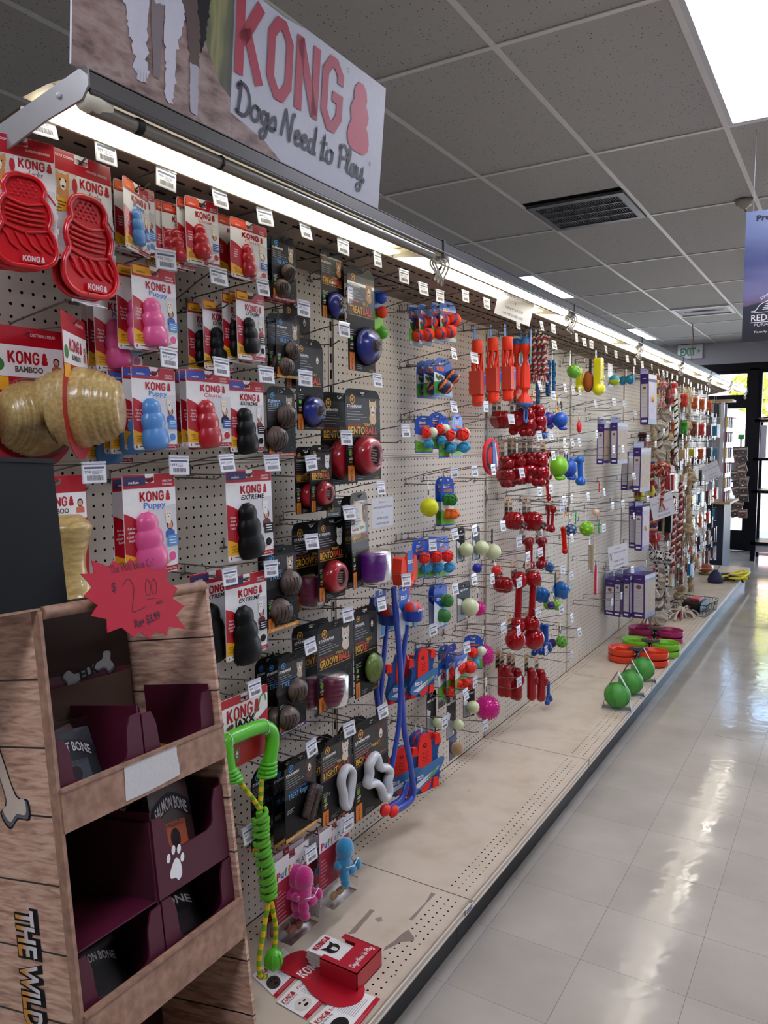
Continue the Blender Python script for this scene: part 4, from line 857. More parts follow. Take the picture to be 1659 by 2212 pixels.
def ropeball(t,c,r,m,k=5,th=.17,seed=1):
    g=random.Random(seed); t.ball(c,r*.86,m,seg=16,rings=8); C=Vector(c)
    for i in range(k):
        d=Vector((g.gauss(0,1),g.gauss(0,1),g.gauss(0,1))).normalized(); o=d.orthogonal().normalized(); q=d.cross(o); off=g.uniform(-.3,.3)*r
        R=(r*r-off*off)**.5; t.tube([C+d*off+(o*math.cos(a)+q*math.sin(a))*R*.93 for a in [2*PI*j/20 for j in range(20)]],r*th,m,6,closed=True)
    return t
def bands(t,c,r,m,m2,seed=0):
    g=random.Random(seed); A=Vector((g.gauss(0,1),g.gauss(0,1),g.gauss(0,1)+.6)).normalized()
    t.ball(c,r,m,seg=28,rings=16,pat=lambda x,y,z:abs(abs(A.dot((x,y,z)))-.55)<.13,m2=m2)
def simple_card(e,w,h,layers,r=.006,base='2a5cb8',slot=.01,clr=None):
    b=MB(); b.prism(hang_outline(w,h,r,slot),-.0005,.0005,clr or M(base,.4,coat=.3)); n=.0009
    for i,(P,c) in enumerate(layers): b.poly([(u*w,v*h) for u,v in P],n+.0002*i,M(c,.4,coat=.2))
    return b,n+.0002*len(layers)+.0003
def ck_word(b,u,v,h,n,t='Chuckit!',c='f2f2f4',bg='23489c'):
    b.poly([(u-h*2.1,v-h*.35),(u+h*2.0,v-h*.1),(u+h*2.1,v+h*1.2),(u+h*1.2,v+h*1.0),(u-h*1.1,v+h*1.0),(u-h*2.1,v+h*1.3)],n,c); b.text(t,u,v+h*.12,h*.75,n+.0003,bg,bold=.03,rot=.05)
def duo(c1,c2,word='2 MEDIUM',base='2a66c4',tree=True,rv=.0235,pos=((.16,-.4),(-.12,-.74)),w=.095,h=.128,seed=3,sq=True):
    e=empty('ball_pack'); b,n=simple_card(e,w,h,[([(-.48,-.3),(0,-.42),(.48,-.28),(.48,-.6),(-.48,-.6)],'d7dde2'),([(-.48,-.55),(.1,-.62),(.48,-.5),(.48,-.97),(-.48,-.97)],'6fae3c'),([(-.48,-.9),(.2,-.84),(.48,-.9),(.48,-.99),(-.48,-.99)],'c9d2da')],(.004,.004,.03,.02),base)
    if tree:
        for q in range(7): b.ell((-.35+.07*(q%4))*w,(-.44-.05*(q%3))*h,.09*w,.06*h,n,'35562a',8); n+=.0001
    ck_word(b,-.18*w,-.16*h,.06*h,n); b.text(word.split()[0],-.14*w,-.25*h,.075*h,n+.0008,'d4362a',bold=.05); b.build('card',e)
    for i,(u,v) in enumerate(pos):
        t=MB(); c=(.018,u*w,v*h); bands(t,c,rv,M(c1,.75,bump=.5,scale=500),M(c2,.5),seed+i); t.build('ball',e)
        g=MB(); g.ball(c,rv*1.07,CL,seg=16,rings=8); g.build('blister',e) if not sq else None
    return e
def b_tennis(): return duo('f03c12','4a3a78','SQUEAKER')
def b_ultra():
    e=empty('ball_pack'); w,h=.135,.115; b,n=simple_card(e,w,h,[([(-.48,-.32),(.1,-.4),(.48,-.3),(.48,-.62),(-.48,-.62)],'dfe6ea'),([(-.48,-.6),(.0,-.56),(.48,-.5),(.48,-.96),(-.48,-.96)],'4a9a3a'),([(.1,-.96),(.2,-.8),(.48,-.75),(.48,-.96)],'8fa6b4')],(.004,.004,.04,.04),'1f56b0',.012)
    for q in range(6): b.ell((-.38+.06*q)*w,(-.43-.03*(q%3))*h,.05*w,.06*h,n,'4c6a38',8); n+=.0001
    ck_word(b,-.15*w,-.12*h,.055*h,n); b.text('ULTRA',-.18*w,-.27*h,.11*h,n+.0008,'f06a2a',wd=.4*w,bold=.05); dog(b,.3*w,-.68*h,.1*w,n,'1c1c20','dcdcdc'); b.build('card',e)
    for u,v in ((.22,-.42),(-.18,-.74)):
        t=MB(); bands(t,(.02,u*w,v*h),.0245,M('18305c',.5),M('f0741e',.5),5); t.build('ball',e)
    return e
def b_fab(w1='ef2e14',c2='3aa0cc',c3=None,w=.08,h=.13,word='TUMBLE',gl=True):
    e=empty('ball_pack'); b,n=simple_card(e,w,h,[([(-.48,-.45),(.2,-.5),(.48,-.42),(.48,-.7),(-.48,-.7)],'e3e7ea'),([(-.48,-.62),(0,-.72),(.48,-.66),(.48,-.97),(-.48,-.97)],'74ba2c')],(.004,.004,.03,.03),'1f56c4')
    ck_word(b,-.08*w,-.14*h,.05*h,n); b.text(word,.02*w,-.25*h,.06*h,n+.0008,'f08a1e',wd=.6*w,bold=.04); b.ring(-.3*w,-.84*h,.06*w,.08*w,n,'123'*2,12); b.build('card',e)
    t=MB(); ropeball(t,(.022,-.05*w,-.42*h),.021,M(w1,.5),4,.12,3); t.build('ball',e)
    t=MB(); ropeball(t,(.022,.1*w,-.75*h),.0205,M(c2,.5),4,.12,4); t.build('ball',e)
    if gl: t=MB(); t.ball((.01,.42*w,-.4*h),.02,M('cfe0c0',.4,emit=0)); t.build('ball',e)
    return e
def b_wool(): return b_fab('ee2e1c','3f9fcf',None,.1,.13,'FAB',False)
def b_egg():
    e=empty('ball_pack'); w,h=.105,.15; b,n=simple_card(e,w,h,[([(-.48,-.3),(.1,-.55),(.2,-.97),(-.48,-.97)],'dfe6ea'),([(.1,-.6),(.48,-.5),(.48,-.97),(.2,-.97)],'6fb4d8')],(.004,.004,.03,.03),'1f4fc0'); ck_word(b,-.15*w,-.3*h,.05*h,n); b.build('card',e)
    for u,v in ((.2,-.35),(-.02,-.7)):
        t=MB(); t.ball((.02,u*w,v*h),.0225,M('2f7a30',.55),(1,1.05,1.1),10,6); t.build('ball',e)
    return e
def b_mix():
    e=b_fab('2f8a30','f0741e',None,.075,.16,'RUGGED',False); return e
def b_air():
    e=empty('ball_pack'); w,h=.1,.14; b,n=simple_card(e,w,h,[([(-.48,-.3),(.1,-.2),(.48,-.12),(.48,-.55),(-.48,-.6)],'e3e7ea'),([(-.48,-.6),(.48,-.5),(.48,-.97),(-.48,-.97)],'6fae3c')],(.004,.004,.03,.03),'1f56b0'); ck_word(b,-.15*w,-.2*h,.055*h,n); b.text('AIR',-.12*w,-.42*h,.15*h,n+.0008,'c8401c',wd=.4*w,bold=.05); b.build('card',e)
    for i,(u,v) in enumerate(((.3,-.36),(.1,-.78))):
        t=MB(); ropeball(t,(.022,u*w,v*h),.0225,M('e8301a',.45),5,.16,7+i); t.build('ball',e)
    return e
GLOW=M('c9d3a4',.4,coat=.3)
def b_glow(R=.028,w=.07,h=.12,v=.6):
    e=empty('ball_pack'); b,n=simple_card(e,w,h,[([(-.48,-.5),(.1,-.6),(.3,-.97),(-.48,-.97)],'8d9294'),([(-.48,-.3),(-.1,-.4),(-.2,-.55),(-.48,-.5)],'d8dadc')],(.003,.003,.02,.02),'16171a'); b.text('MAX GLOW',.02*w,-.16*h,.06*h,n,'e8e8e8',bold=.03); b.ell(.2*w,-.9*h,.1*w,.1*w,n,'d8d8d8',10); b.build('card',e)
    t=MB(); t.ball((.022,.05*w,-v*h),R,GLOW,seg=22,rings=12); t.build('ball',e); return e
def b_glow_s(): return b_glow(.0175,.062,.13,.66)
def b_glow_l(): return b_glow(.034,.11,.13,.62)
def b_comfy():
    e=empty('ball_pack'); w,h=.07,.13; b,n=simple_card(e,w,h,[([(-.48,-.4),(.48,-.35),(.48,-.97),(-.48,-.97)],'5a5660')],.006,'2a4fa8'); b.text('COMFORT',0,-.28*h,.06*h,n,'b83a2a',wd=.8*w,bold=.04); b.build('card',e)
    t=MB(); t.ball((.02,0,-.65*h),.027,fuzz('a8865a')); t.build('ball',e); return e
def netcard(col,R,tagc='e8e4d8',s=1):
    """ball hanging from a small folded swing tag"""
    def f():
        e=empty('toy_ball'); b=MB(); b.prism([(-.009,-.05),(.009,-.05),(.007,.01),(-.007,.01)],-.0006,.0006,tagc); b.poly([(-.006,-.04),(.006,-.04),(.005,-.02),(-.005,-.02)],.001,'3a3a5c'); b.build('hang_tag',e)
        t=MB(); col(t,(.004,0,-.05-R)); t.build('ball',e); return e
    return f
def b_sq_yellow(): 
    return netcard(lambda t,c:holey(t,c,.033,M('d6dc12',.45),M('2a2a10'),14,.1),.033)()
def mk_spiky(h,R):
    return netcard(lambda t,c:spiky(t,c,R,M(h,.3,trans=.15,coat=.5),int(90+R*3000)),R*.98)
def b_sp_pink(): return mk_spiky('e0108c',.03)()
def b_sp_pinkL(): return mk_spiky('d8108a',.044)()
def b_sp_pinkM(): return mk_spiky('d8108a',.037)()
def b_sp_blue(): return mk_spiky('1428b4',.018)()
def b_sp_red(): return mk_spiky('e6281c',.019)()
def b_glowx(): return netcard(lambda t,c:t.ball(c,.033,GLOW,seg=22,rings=12),.033,'2a2a2c')()
def squirrel(bag=True):
    e=empty('flying_toy'); t=MB(); f1=M('f02a1c',.8,bump=.3,scale=300); f2=M('1d4a8c',.8,bump=.3,scale=300)
    O=[(-.055,.0),(-.075,.03),(-.035,.045),(-.02,.075),(.02,.08),(.035,.05),(.075,.045),(.06,.0),(.07,-.06),(.05,-.1),(-.05,-.1),(-.07,-.06)]
    O=[(p.x,p.y-.1) for p in catmull([(a,b,0) for a,b in O],3,True)]; t.prism(O,.0,.014,f2)
    t.prism([(p.x,p.y-.1) for p in catmull([(-.022,-.09,0),(-.03,0,0),(-.02,.07,0),(.02,.075,0),(.03,0,0),(.022,-.09,0)],3,True)],.0,.02,f1)
    for u,v in ((-.06,-.07),(.06,-.055),(-.05,-.19),(.05,-.19)): t.prism([(u-.014,v-.012),(u+.014,v-.012),(u+.01,v+.018),(u-.01,v+.02)],.001,.017,f1)
    t.ring(0,-.055,.004,.007,.021,'1c1c1c',10); t.ring(-.008,-.055,.002,.004,.021,'1c1c1c',8)
    for k in range(3): t.stroke([(-.012,-.075-.012*k),(0,-.082-.012*k),(.012,-.075-.012*k)],.0015,.021,'2a1010')
    t.build('fabric_body',e)
    c=MB(); c.prism([(p.x,p.y) for p in catmull([(-.075,-.17,0),(-.045,-.135,0),(.02,-.115,0),(.08,-.11,0),(.07,-.14,0),(.02,-.165,0),(-.04,-.19,0)],3,True)],.021,.0225,M('2f6ea4',.4,coat=.3)); c.poly([(-.06,-.172),(0,-.152),(.06,-.135),(.03,-.155),(-.03,-.18)],.0228,'d8dee2'); ck_word(c,-.03,-.152,.009,.023)
    c.poly([(-.01,-.165),(.04,-.138),(.06,-.13),(.03,-.155)],.0232,'6a9a3a'); c.build('band_label',e)
    s=MB(); s.tube([(.0,0,.004),(.006,0,-.01),(.004,.0,-.03)],.0015,M('e8e8e8',.4),6,); s.build('hang_loop',e); return e
def flyer_bag():
    e=empty('flying_disc_pack'); t=MB(); f1=M('e01c24',.75,bump=.3,scale=300); c=(.02,.0,-.135)
    t.lathe([(0,.006),(.03,.008),(.034,.004),(.048,.006),(.05,.004),(.062,.006),(.066,0),(.062,-.006),(0,-.004)],None,c,'x',30,mats=[f1,f1,M('26304c',.7),M('26304c',.7),f1,f1,f1,f1]); t.build('fabric_disc',e)
    b=MB(); b.prism([(-.008,-.075),(.012,-.085),(.04,-.17),(.0,-.18)],.029,.0296,M('2a56b0',.4)); b.poly([(.012,-.09),(.02,-.09),(.046,-.168),(.036,-.172)],.0299,WH); b.build('paper_label',e)
    g=MB(); O=catmull([(.0,.005,0),(.045,-.04,0),(.078,-.1,0),(.07,-.165,0),(.04,-.215,0),(-.01,-.2,0),(-.062,-.18,0),(-.074,-.13,0),(-.06,-.07,0)],4,True)
    g.prism([(p.x,p.y) for p in O],-.001,.034,clear('crinkle_bag',f=1.05,rough=.3)); g.build('plastic_bag',e); return e
def kick_red():
    e=empty('fetch_toy'); m=M('ee3a14',.45,coat=.2); t=MB()
    for a in (-1,1):
        O=[(a*.012,-.035),(a*.03,-.005),(a*.042,-.01),(a*.048,-.05),(a*.04,-.085),(a*.02,-.07)]; t.prism(O,.0,.03,m)
    t.prism([(-.02,-.07),(.02,-.07),(.014,-.12),(-.014,-.12)],.004,.024,m); t.tube(catmull([(.03,-.02,-.06),(.034,0,-.085),(.03,.02,-.06)],4),.007,m); t.build('rubber_body',e)
    c=MB(); c.prism(rr(-.014,-.05,.014,.01,.003),.031,.032,M('2a66c4',.4)); ck_word(c,0,-.025,.007,.0325); c.poly([(-.02,-.05),(.02,-.05),(.02,-.085),(-.02,-.085)],.0322,'b8582a'); c.build('card',e); return e
def tube_fetch():
    e=empty('launcher_box'); m=M('f23a14',.5); b=MB()
    b.prism([(-.012,-.055),(.012,-.055),(.013,.012),(-.011,.012)],-.0005,.0005,M('2f7cd8',.4)); b.build('hang_tab',e)
    t=MB(); r=.026; c=(.012,0,0); t.lathe([(0,-.05),(r*.9,-.05),(r,-.055),(r,-.11),(r*.92,-.115)],m,c,'z',20); t.lathe([(r*.9,-.31),(r,-.3),(r,-.24)],m,c,'z',20); t.lathe([(0,-.36),(r*.8,-.36),(r*.96,-.35),(r,-.33),(r*.95,-.31)],m,c,'z',20)
    for k in range(5):
        for s in (-1,1):
            P=[(c[0]+r*.96*math.cos(q),r*.96*math.sin(q),-.11-.2*j/8) for j in range(9) for q in [2*PI*k/5+s*j*.16]]; t.tube(P,.0042,m,6)
    for k in range(3): t.tube(catmull([(c[0]+r*.9,-.018,-.35+.012*k),(c[0]+r*1.02,0,-.342+.012*k),(c[0]+r*.8,.02,-.33+.012*k)],4),.002,m,6)
    t.build('launcher_tube',e); s=MB(); s.box((c[0]-r-.004,-r-.004,-.305),(c[0]+r+.004,r+.004,-.195),M('c6402e',.5)); n=c[0]+r+.0045
    s.rect(.012,-.3,r+.004,-.2,n,'2a56b0'); s.rect(.014,-.285,r+.002,-.26,n+.0002,'5c9a3a'); s.ell(.018,-.29,.004,.005,n+.0003,'dce020',8); s.text('Chuckit!',.0185,-.215,.004,n+.0003,WH,bold=.03); s.build('card_sleeve',e); return e
def bat():
    e=empty('fetch_toy'); m=M('ee3212',.5); t=MB(); pr=[(0,-.04),(.02,-.04),(.024,-.05),(.024,-.075),(.011,-.095),(.009,-.125),(.013,-.135),(.02,-.15),(.023,-.235),(.024,-.24),(.013,-.25),(.014,-.265),(.028,-.285),(.033,-.305)]
    seg=36; vs=[]
    for r,z in pr:
        for i in range(seg):
            q=2*PI*i/seg; R=r*(1-.12*(i%3==0)); vs.append((.012+R*math.cos(q),R*math.sin(q),z))
    t.add(vs,[(j*seg+i,j*seg+(i+1)%seg,(j+1)*seg+(i+1)%seg,(j+1)*seg+i) for j in range(len(pr)-1) for i in range(seg)],m,True); t.build('rubber_body',e)
    k=MB(); bl=M('2f74bc',.5); k.lathe([(0,-.02),(.014,-.022),(.022,-.035),(.0245,-.05)],bl,(.012,0,0),'z',20); k.lathe([(.033,-.303),(.034,-.308),(.03,-.318),(0,-.318)],bl,(.012,0,0),'z',20); k.build('end_caps',e)
    l=MB(); P=catmull([(.012,0,-.316),(.02,.012,-.345),(.018,.004,-.385),(.016,-.014,-.375),(.014,-.01,-.345),(.012,.002,-.316)],5); l.tube(P,.004,bl,6); l.build('strap_loop',e)
    c=MB(); c.prism([(-.012,-.14),(.004,-.14),(.008,-.02),(.004,.01),(-.008,.01),(-.01,-.02)],.036,.037,M('2a66c4',.4)); c.rect(-.009,-.11,.003,-.06,.0375,'5c9a3a'); c.build('hang_card',e); return e
def jw(col,parts,name='rubber_toy_pack',card=True,tagw=.032):
    e=empty(name); t=MB()
    if callable(col): m=col()
    else: m=M(col,.14,trans=.5,coat=.4,var=.02)
    for p in parts:
        if p[0]=='b': t.ball((p[1],p[2],p[3]),p[4],m,p[5] if len(p)>5 else (1,1,1),18,10)
        if p[0]=='t': t.tube([p[1],p[2]],p[3],m,12)
    t.build('rubber_toy',e)
    if card:
        b=MB(); b.prism([(-tagw/2,-.06),(tagw/2,-.06),(tagw/2,.01),(-tagw/2,.01)],-.0005,.0005,M('c9a988',.5)); b.rect(-tagw/2+.001,-.058,tagw/2-.001,-.026,.0009,'2c2522'); b.text('PLAY',0,-.018,.008,.0009,'3a1a18',bold=.06); b.text('STRONG',0,-.045,.007,.0012,'b9a890',wd=tagw*.8,bold=.05); b.ell(tagw*.35,-.055,.004,.003,.0014,RED,8); b.build('hang_tag',e)
    return e
JR='b40a16'
def j_bear(): return jw(JR,[('b',.02,0,-.065,.022),('b',.02,-.016,-.048,.01),('b',.02,.016,-.048,.01),('b',.02,0,-.1,.027),('b',.024,-.024,-.092,.011),('b',.024,.024,-.092,.011),('b',.026,-.016,-.124,.014),('b',.026,.016,-.124,.014)],card=True)
def j_rball(): return jw(JR,[('b',.02,0,-.075,.033)])
def j_rballs():
    e=j_rball(); t=MB(); m=[M('b8b4b0',.9),M('a01c28',.9),M('4a4646',.9)]
    t.twist([(.05,-.02,-.07),(.056,0,-.085),(.05,.012,-.1)],.006,.005,m,1,6)
    for k in range(9): t.tube([(.05,.012,-.1),(.05+.003*(k%3),.002+.003*k,-.125)],.0018,m[0],4)
    t.build('rope_knot',e); return e
def j_bone(): return jw(JR,[('b',.02,-.012,-.05,.016),('b',.02,.012,-.05,.016),('t',(.02,0,-.055),(.02,.0,-.13),.014),('b',.02,-.013,-.137,.018),('b',.02,.013,-.137,.018)])
def j_dumb(): return jw(JR,[('b',.02,0,-.06,.03),('t',(.02,-.003,-.08),(.02,-.02,-.2),.012),('b',.02,-.022,-.215,.031)],card=True,tagw=.05)
def j_long(): return jw(JR,[('b',.02,0,-.06,.018),('t',(.02,0,-.06),(.02,0,-.155),.0175),('b',.02,0,-.155,.018),('b',.034,.003,-.09,.013,(1,1,1.6))],card=True,tagw=.04)
def j_stick(): return jw('dc1c0a',[('b',.02,0,-.06,.012),('t',(.02,0,-.06),(.024,.008,-.145),.011),('b',.024,.008,-.15,.014)],card=False)
def feet_ball(h,R):
    e=empty('rubber_ball_toy'); m=M(h,.45,coat=.15); t=MB(); t.ball((.0,0,-.02-R),R,m,seg=24,rings=14)
    for a in (-.35,.4): t.ball((.012,a*R*1.2,-.02-2*R-R*.16),R*.3,m,(1.4,1.1,.7),14,8)
    t.lathe([(R*.5,-.02-1.85*R),(R*.3,-.02-2.1*R)],m,(0,0,0),'z',14); t.build('rubber_body',e)
    b=MB(); b.prism([(-.006,-.022),(.006,-.022),(.006,.01),(-.006,.01)],-.0005,.0005,M('d8d8dc',.5)); b.build('hang_tag',e); return e
def j_blue_feet(): return feet_ball('1450b4',.033)
def j_green_feet(): return feet_ball('7cc41c',.043)
def j_violet_feet(): return feet_ball('3a2f9a',.028)
def j_blue_bone():
    return jw(lambda:M('1660b8',.4,coat=.2),[('b',.01,-.012,-.035,.017),('b',.01,.014,-.035,.017),('t',(.01,0,-.035),(.012,0,-.12),.0125),('b',.012,-.014,-.128,.019),('b',.012,.015,-.13,.019)],card=False)
def j_holey(c1,c2,R): return netcard(lambda t,c:holey(t,c,R,M(c1,.45),M(c2,.5),22,.26),R)()
def j_hol_by(): return j_holey('143a8c','c8dc1c',.031)
def j_hol_gg(): return j_holey('6fb81c','c8e41c',.034)
def j_hol_g(): return j_holey('5fa82c','2c5a14',.028)
def j_hol_g2(): return j_holey('86c81e','4a7a14',.026)
def j_hol_v(): return j_holey('3a1a7c','1a0c40',.0235)
def j_lump(): return jw('1c7cd0',[('b',.01,0,-.05-.0,.027),('b',.02,-.012,-.04,.014),('b',.024,.012,-.05,.014),('b',.02,0,-.068,.014),('b',.03,.0,-.045,.01)],card=True,tagw=.03)
def j_lump_card():
    e=j_lump(); b=MB(); b.prism(hang_outline(.055,.085,(.003,.003,.02,.02),.006),-.002,-.001,M('141416',.4)); b.rect(-.005,-.04,.024,-.018,-.0006,WH); barcode(b,-.003,-.037,.022,-.024,-.0003); b.build('card',e); return e
def j_jack(): return jw('1558b8',[('t',(.01,0,-.02),(.01,0,-.08),.008),('b',.01,0,-.02,.009),('t',(.01,0,-.08),(.012,-.02,-.11),.009),('t',(.01,0,-.08),(.012,.022,-.105),.009),('b',.012,-.02,-.112,.013),('b',.012,.022,-.108,.013),('b',.014,0,-.09,.014)],card=False)
def j_lattice():
    e=empty('rubber_stick_toy'); m=M('0f74c0',.25,trans=.3,coat=.5); t=MB()
    t.prism(rr(-.011,-.14,.011,-.02,.005),.0,.01,m)
    for k in range(11):
        for a in (-1,1): t.ball((.006,a*.0115,-.028-.0105*k),.0035,m,seg=8,rings=5)
    for k in range(4): t.ball((.011,0,-.035-.03*k),.006,m,(.4,1,1),8,5)
    t.build('rubber_body',e); b=MB(); b.prism([(-.006,-.022),(.006,-.022),(.006,.01),(-.006,.01)],-.0005,.0005,M('d8d8dc',.5)); b.build('hang_tag',e); return e
def candy(seed=1,L=.16,R=.02,cols=('b01826','d8d4d0','6a6668')):
    def f():
        e=empty('rope_toy'); t=MB(); ms=[M(c,.9,bump=.4,scale=300) for c in cols]; g=random.Random(seed)
        for k in range(3):
            P=catmull([(.01+.008*k,-.01+.012*k,-.01),(.02,-.02+.014*k+g.uniform(-.008,.008),-.3*L),(.012,.014-.01*k,-.6*L),(.018,-.012+.012*k,-.85*L),(.014,.0+.006*k,-L)],5)
            t.twist(P,R*.3,R*.24,ms,7,6)
        t.build('rope_body',e)
        u=MB()
        for k in range(14): a=2*PI*k/14; u.tube([(.014,0,-L),(.014+.012*math.cos(a),.016*math.sin(a),-L-.028-.006*(k%3))],.002,ms[k%3],4)
        u.build('tassel',e)
        b=MB(); b.prism([(-.014,-.045),(.014,-.045),(.012,.012),(-.012,.012)],-.0008,.0002,M('c9b79a',.5)); b.rect(-.009,-.03,.009,-.012,.0006,WH); b.build('hang_tag',e); return e
    return f
def rope_long(cols,L,R,knot=True,seed=2,bend=.01,tassel=True,name='rope_toy'):
    def f():
        e=empty(name); t=MB(); ms=[M(c,.9,bump=.4,scale=300) for c in cols]; g=random.Random(seed)
        P=catmull([(.014,0,-.01)]+[(.014+g.uniform(-.004,.004),g.uniform(-bend,bend),-L*k/5) for k in range(1,5)]+[(.016,g.uniform(-bend,bend),-L)],6)
        t.twist(P,R*.5,R*.62,ms,L/R*.32,7); t.build('rope_body',e)
        if knot:
            for z in (-.04,-L+.01): q=MB(); ropeball(q,(.014,0,z),R*1.9,ms[0],4,.28,seed); q.build('knot',e)
        u=MB()
        for k in range(16): a=2*PI*k/16; u.tube([(.016,0,-L),(.018+.02*math.cos(a),.024*math.sin(a),-L-.045-.008*(k%3))],.0026,ms[k%len(ms)],4)
        tag(u.build('tassel',e),kind='stuff'); return e
    return f
def ropeball_toy(cols,R,tail=.1,seed=3):
    def f():
        e=empty('rope_toy'); t=MB(); ms=[M(c,.9,bump=.4,scale=300) for c in cols]; c=(.03,0,-.03-R); t.ball(c,R*.85,ms[0],seg=16,rings=8); g=random.Random(seed); C=Vector(c)
        for i in range(11):
            d=Vector((g.gauss(0,1),g.gauss(0,1),g.gauss(0,1))).normalized(); o=d.orthogonal().normalized(); q=d.cross(o); off=g.uniform(-.5,.5)*R; r=(R*R-off*off)**.5*.93
            t.twist([C+d*off+(o*math.cos(a)+q*math.sin(a))*r for a in [2*PI*j/18 for j in range(19)]],R*.07,R*.1,[ms[i%len(ms)],ms[(i+1)%len(ms)]],5,5)
        t.build('knot_ball',e); u=MB(); u.twist(catmull([(.03,0,-.03-2*R),(.034,.006,-.03-2*R-tail*.5),(.03,-.004,-.03-2*R-tail)],5),R*.16,R*.16,ms[:3],tail/R*1.3,5)
        for k in range(10): a=2*PI*k/10; u.tube([(.03,-.004,-.03-2*R-tail),(.03+.02*math.cos(a),.022*math.sin(a),-.03-2*R-tail-.04)],.0025,ms[k%len(ms)],4)
        u.build('rope_tail',e); h=MB(); h.tube([(0,0,.002),(.02,0,-.03)],.002,ms[0]); h.build('hang_loop',e); return e
    return f
def leather_loop(c='b9a98c',L=.17):
    e=empty('loop_toy'); t=MB(); m=M(c,.7,bump=.2,scale=200)
    for s in (-1,1):
        P=catmull([(.02+.01*s,0,-.005),(.02,.018,-.04),(.02,.012,-.08),(.02,.02,-.12),(.02,0,-L),(.02,-.02,-.12),(.02,-.012,-.08),(.02,-.018,-.04)],4,True); t.tube(P,.0065,m,8,closed=True); break
    t.build('loop_body',e); b=MB(); b.box((.004,-.024,-.1),(.036,.024,-.07),M('b08a5a',.6)); b.build('strap_band',e); return e
def stuffie(c1,c2,L=.12,kind=0):
    e=empty('plush_toy'); t=MB(); m=fuzz(c1); m2=fuzz(c2)
    t.ball((.02,0,-.03),.02,m,(1,1,1)); t.ball((.02,0,-.03-L*.4),.022,m2,(.8,1,1.5)); 
    for a in (-1,1):
        t.ball((.02,a*.016,-.014),.007,m2); t.tube([(.02,a*.018,-.05),(.024,a*.03,-.05-L*.25)],.007,m); t.tube([(.02,a*.01,-.03-L*.6),(.024,a*.016,-.03-L)],.008,m); t.ball((.026,a*.017,-.032-L),.01,m2)
    t.build('fabric_body',e); b=MB(); b.prism([(-.005,-.02),(.005,-.02),(.005,.01),(-.005,.01)],-.0005,.0005,M('d8d8dc',.5)); b.build('hang_tag',e); return e
def bagcard(c1,c2,w=.06,h=.12,item='b'):
    """clear pack with a printed header and one chew inside"""
    e=empty('chew_pack'); b=MB(); b.prism(rr(-w/2,-.04,w/2,.012,.003),-.0005,.0005,M(c2,.4)); b.rect(-w/2+.004,-.03,w/2-.004,-.012,.0009,WH); b.text('chew',0,-.026,.01,.0012,'444444',bold=.02); b.build('header_card',e)
    t=MB(); m=M(c1,.45,coat=.3)
    if item=='b': t.ball((.012,0,-.058),.015,m,(.8,1,1)); t.ball((.012,0,-h+.018),.017,m,(.8,1,1)); t.tube([(.012,0,-.058),(.012,0,-h+.018)],.009,m,10)
    elif item=='s': t.prism(rr(-w*.3,-h+.008,w*.3,-.045,.01),.0,.016,m)
    elif item=='c': t.tube(catmull([(.012,-.01,-.045),(.014,.01,-.07),(.014,-.008,-.095),(.012,.01,-h+.01)],5),.011,m,10)
    t.build('chew_toy',e); g=MB(); g.prism(rr(-w/2,-h,w/2,-.036,.008),-.001,.028,CL); g.build('clear_pack',e); return e
def purple(w=.1,d=.045,h=.32,tab=.03,back='c8b8a4',obj=None):
    """retail carton hanging from a tab: narrow side faces the aisle end, photo on the wide face"""
    e=empty('toy_carton'); PU=M('34186a',.4,coat=.2); b=MB(); b.box((0,-d/2,-tab-h),(w,d/2,-tab),PU)
    # front (+x) face photo, side (-y) face grey panel
    n=w+.0006; b.rect(-d/2+.002,-tab-h*.9,d/2-.002,-tab-h*.16,n,M(back,.5,var=.25,scale=30)); b.rect(-d/2+.001,-tab-h*.1,d/2-.001,-tab-.004,n,M('c9c6cf',.5))
    y=-d/2-.0006; G=M('b9b7bb',.5)
    def side(x0,z0,x1,z1,m,yy=y): b.add([(x0,yy,z0),(x1,yy,z0),(x1,yy,z1),(x0,yy,z1)],[(0,1,2,3)],m)
    side(w*.12,-tab-h*.86,w*.88,-tab-h*.2,G); side(w*.3,-tab-h*.1,w*.7,-tab-h*.09,M(WH),y-.0003); side(w*.2,-tab-h*.95,w*.8,-tab-h*.91,M(WH),y-.0003)
    for i in range(6): side(w*.2,-tab-h*(.38+.07*i),w*.8,-tab-h*(.376+.07*i),M('77757c'),y-.0003)
    vs=[(w*.5+w*.2*math.cos(a),y-.0005,-tab-h*.28+w*.17*math.sin(a)) for a in [2*PI*k/12 for k in range(12)]]; b.add(vs,[tuple(range(12))],M('7a4a3a'))
    b.build('carton',e); t=MB(); t.box((0,-d/2,-tab),(.0015,d/2,.012),M('3c2076',.4)); t.build('hang_tab',e)
    if obj: o=MB(); o.ball((w+.004,.0,-tab-h*.5),.016,M(obj,.5),(.5,1,1.3)); o.build('toy_in_window',e)
    return e
def c_slim(): return purple(.058,.15,.34,.03,'b9b0c0','e0a81c')
def c_mid(): return purple(.055,.19,.31,.03,'a8927c')
def c_wide(): return purple(.09,.2,.31,.03,'b0a494')
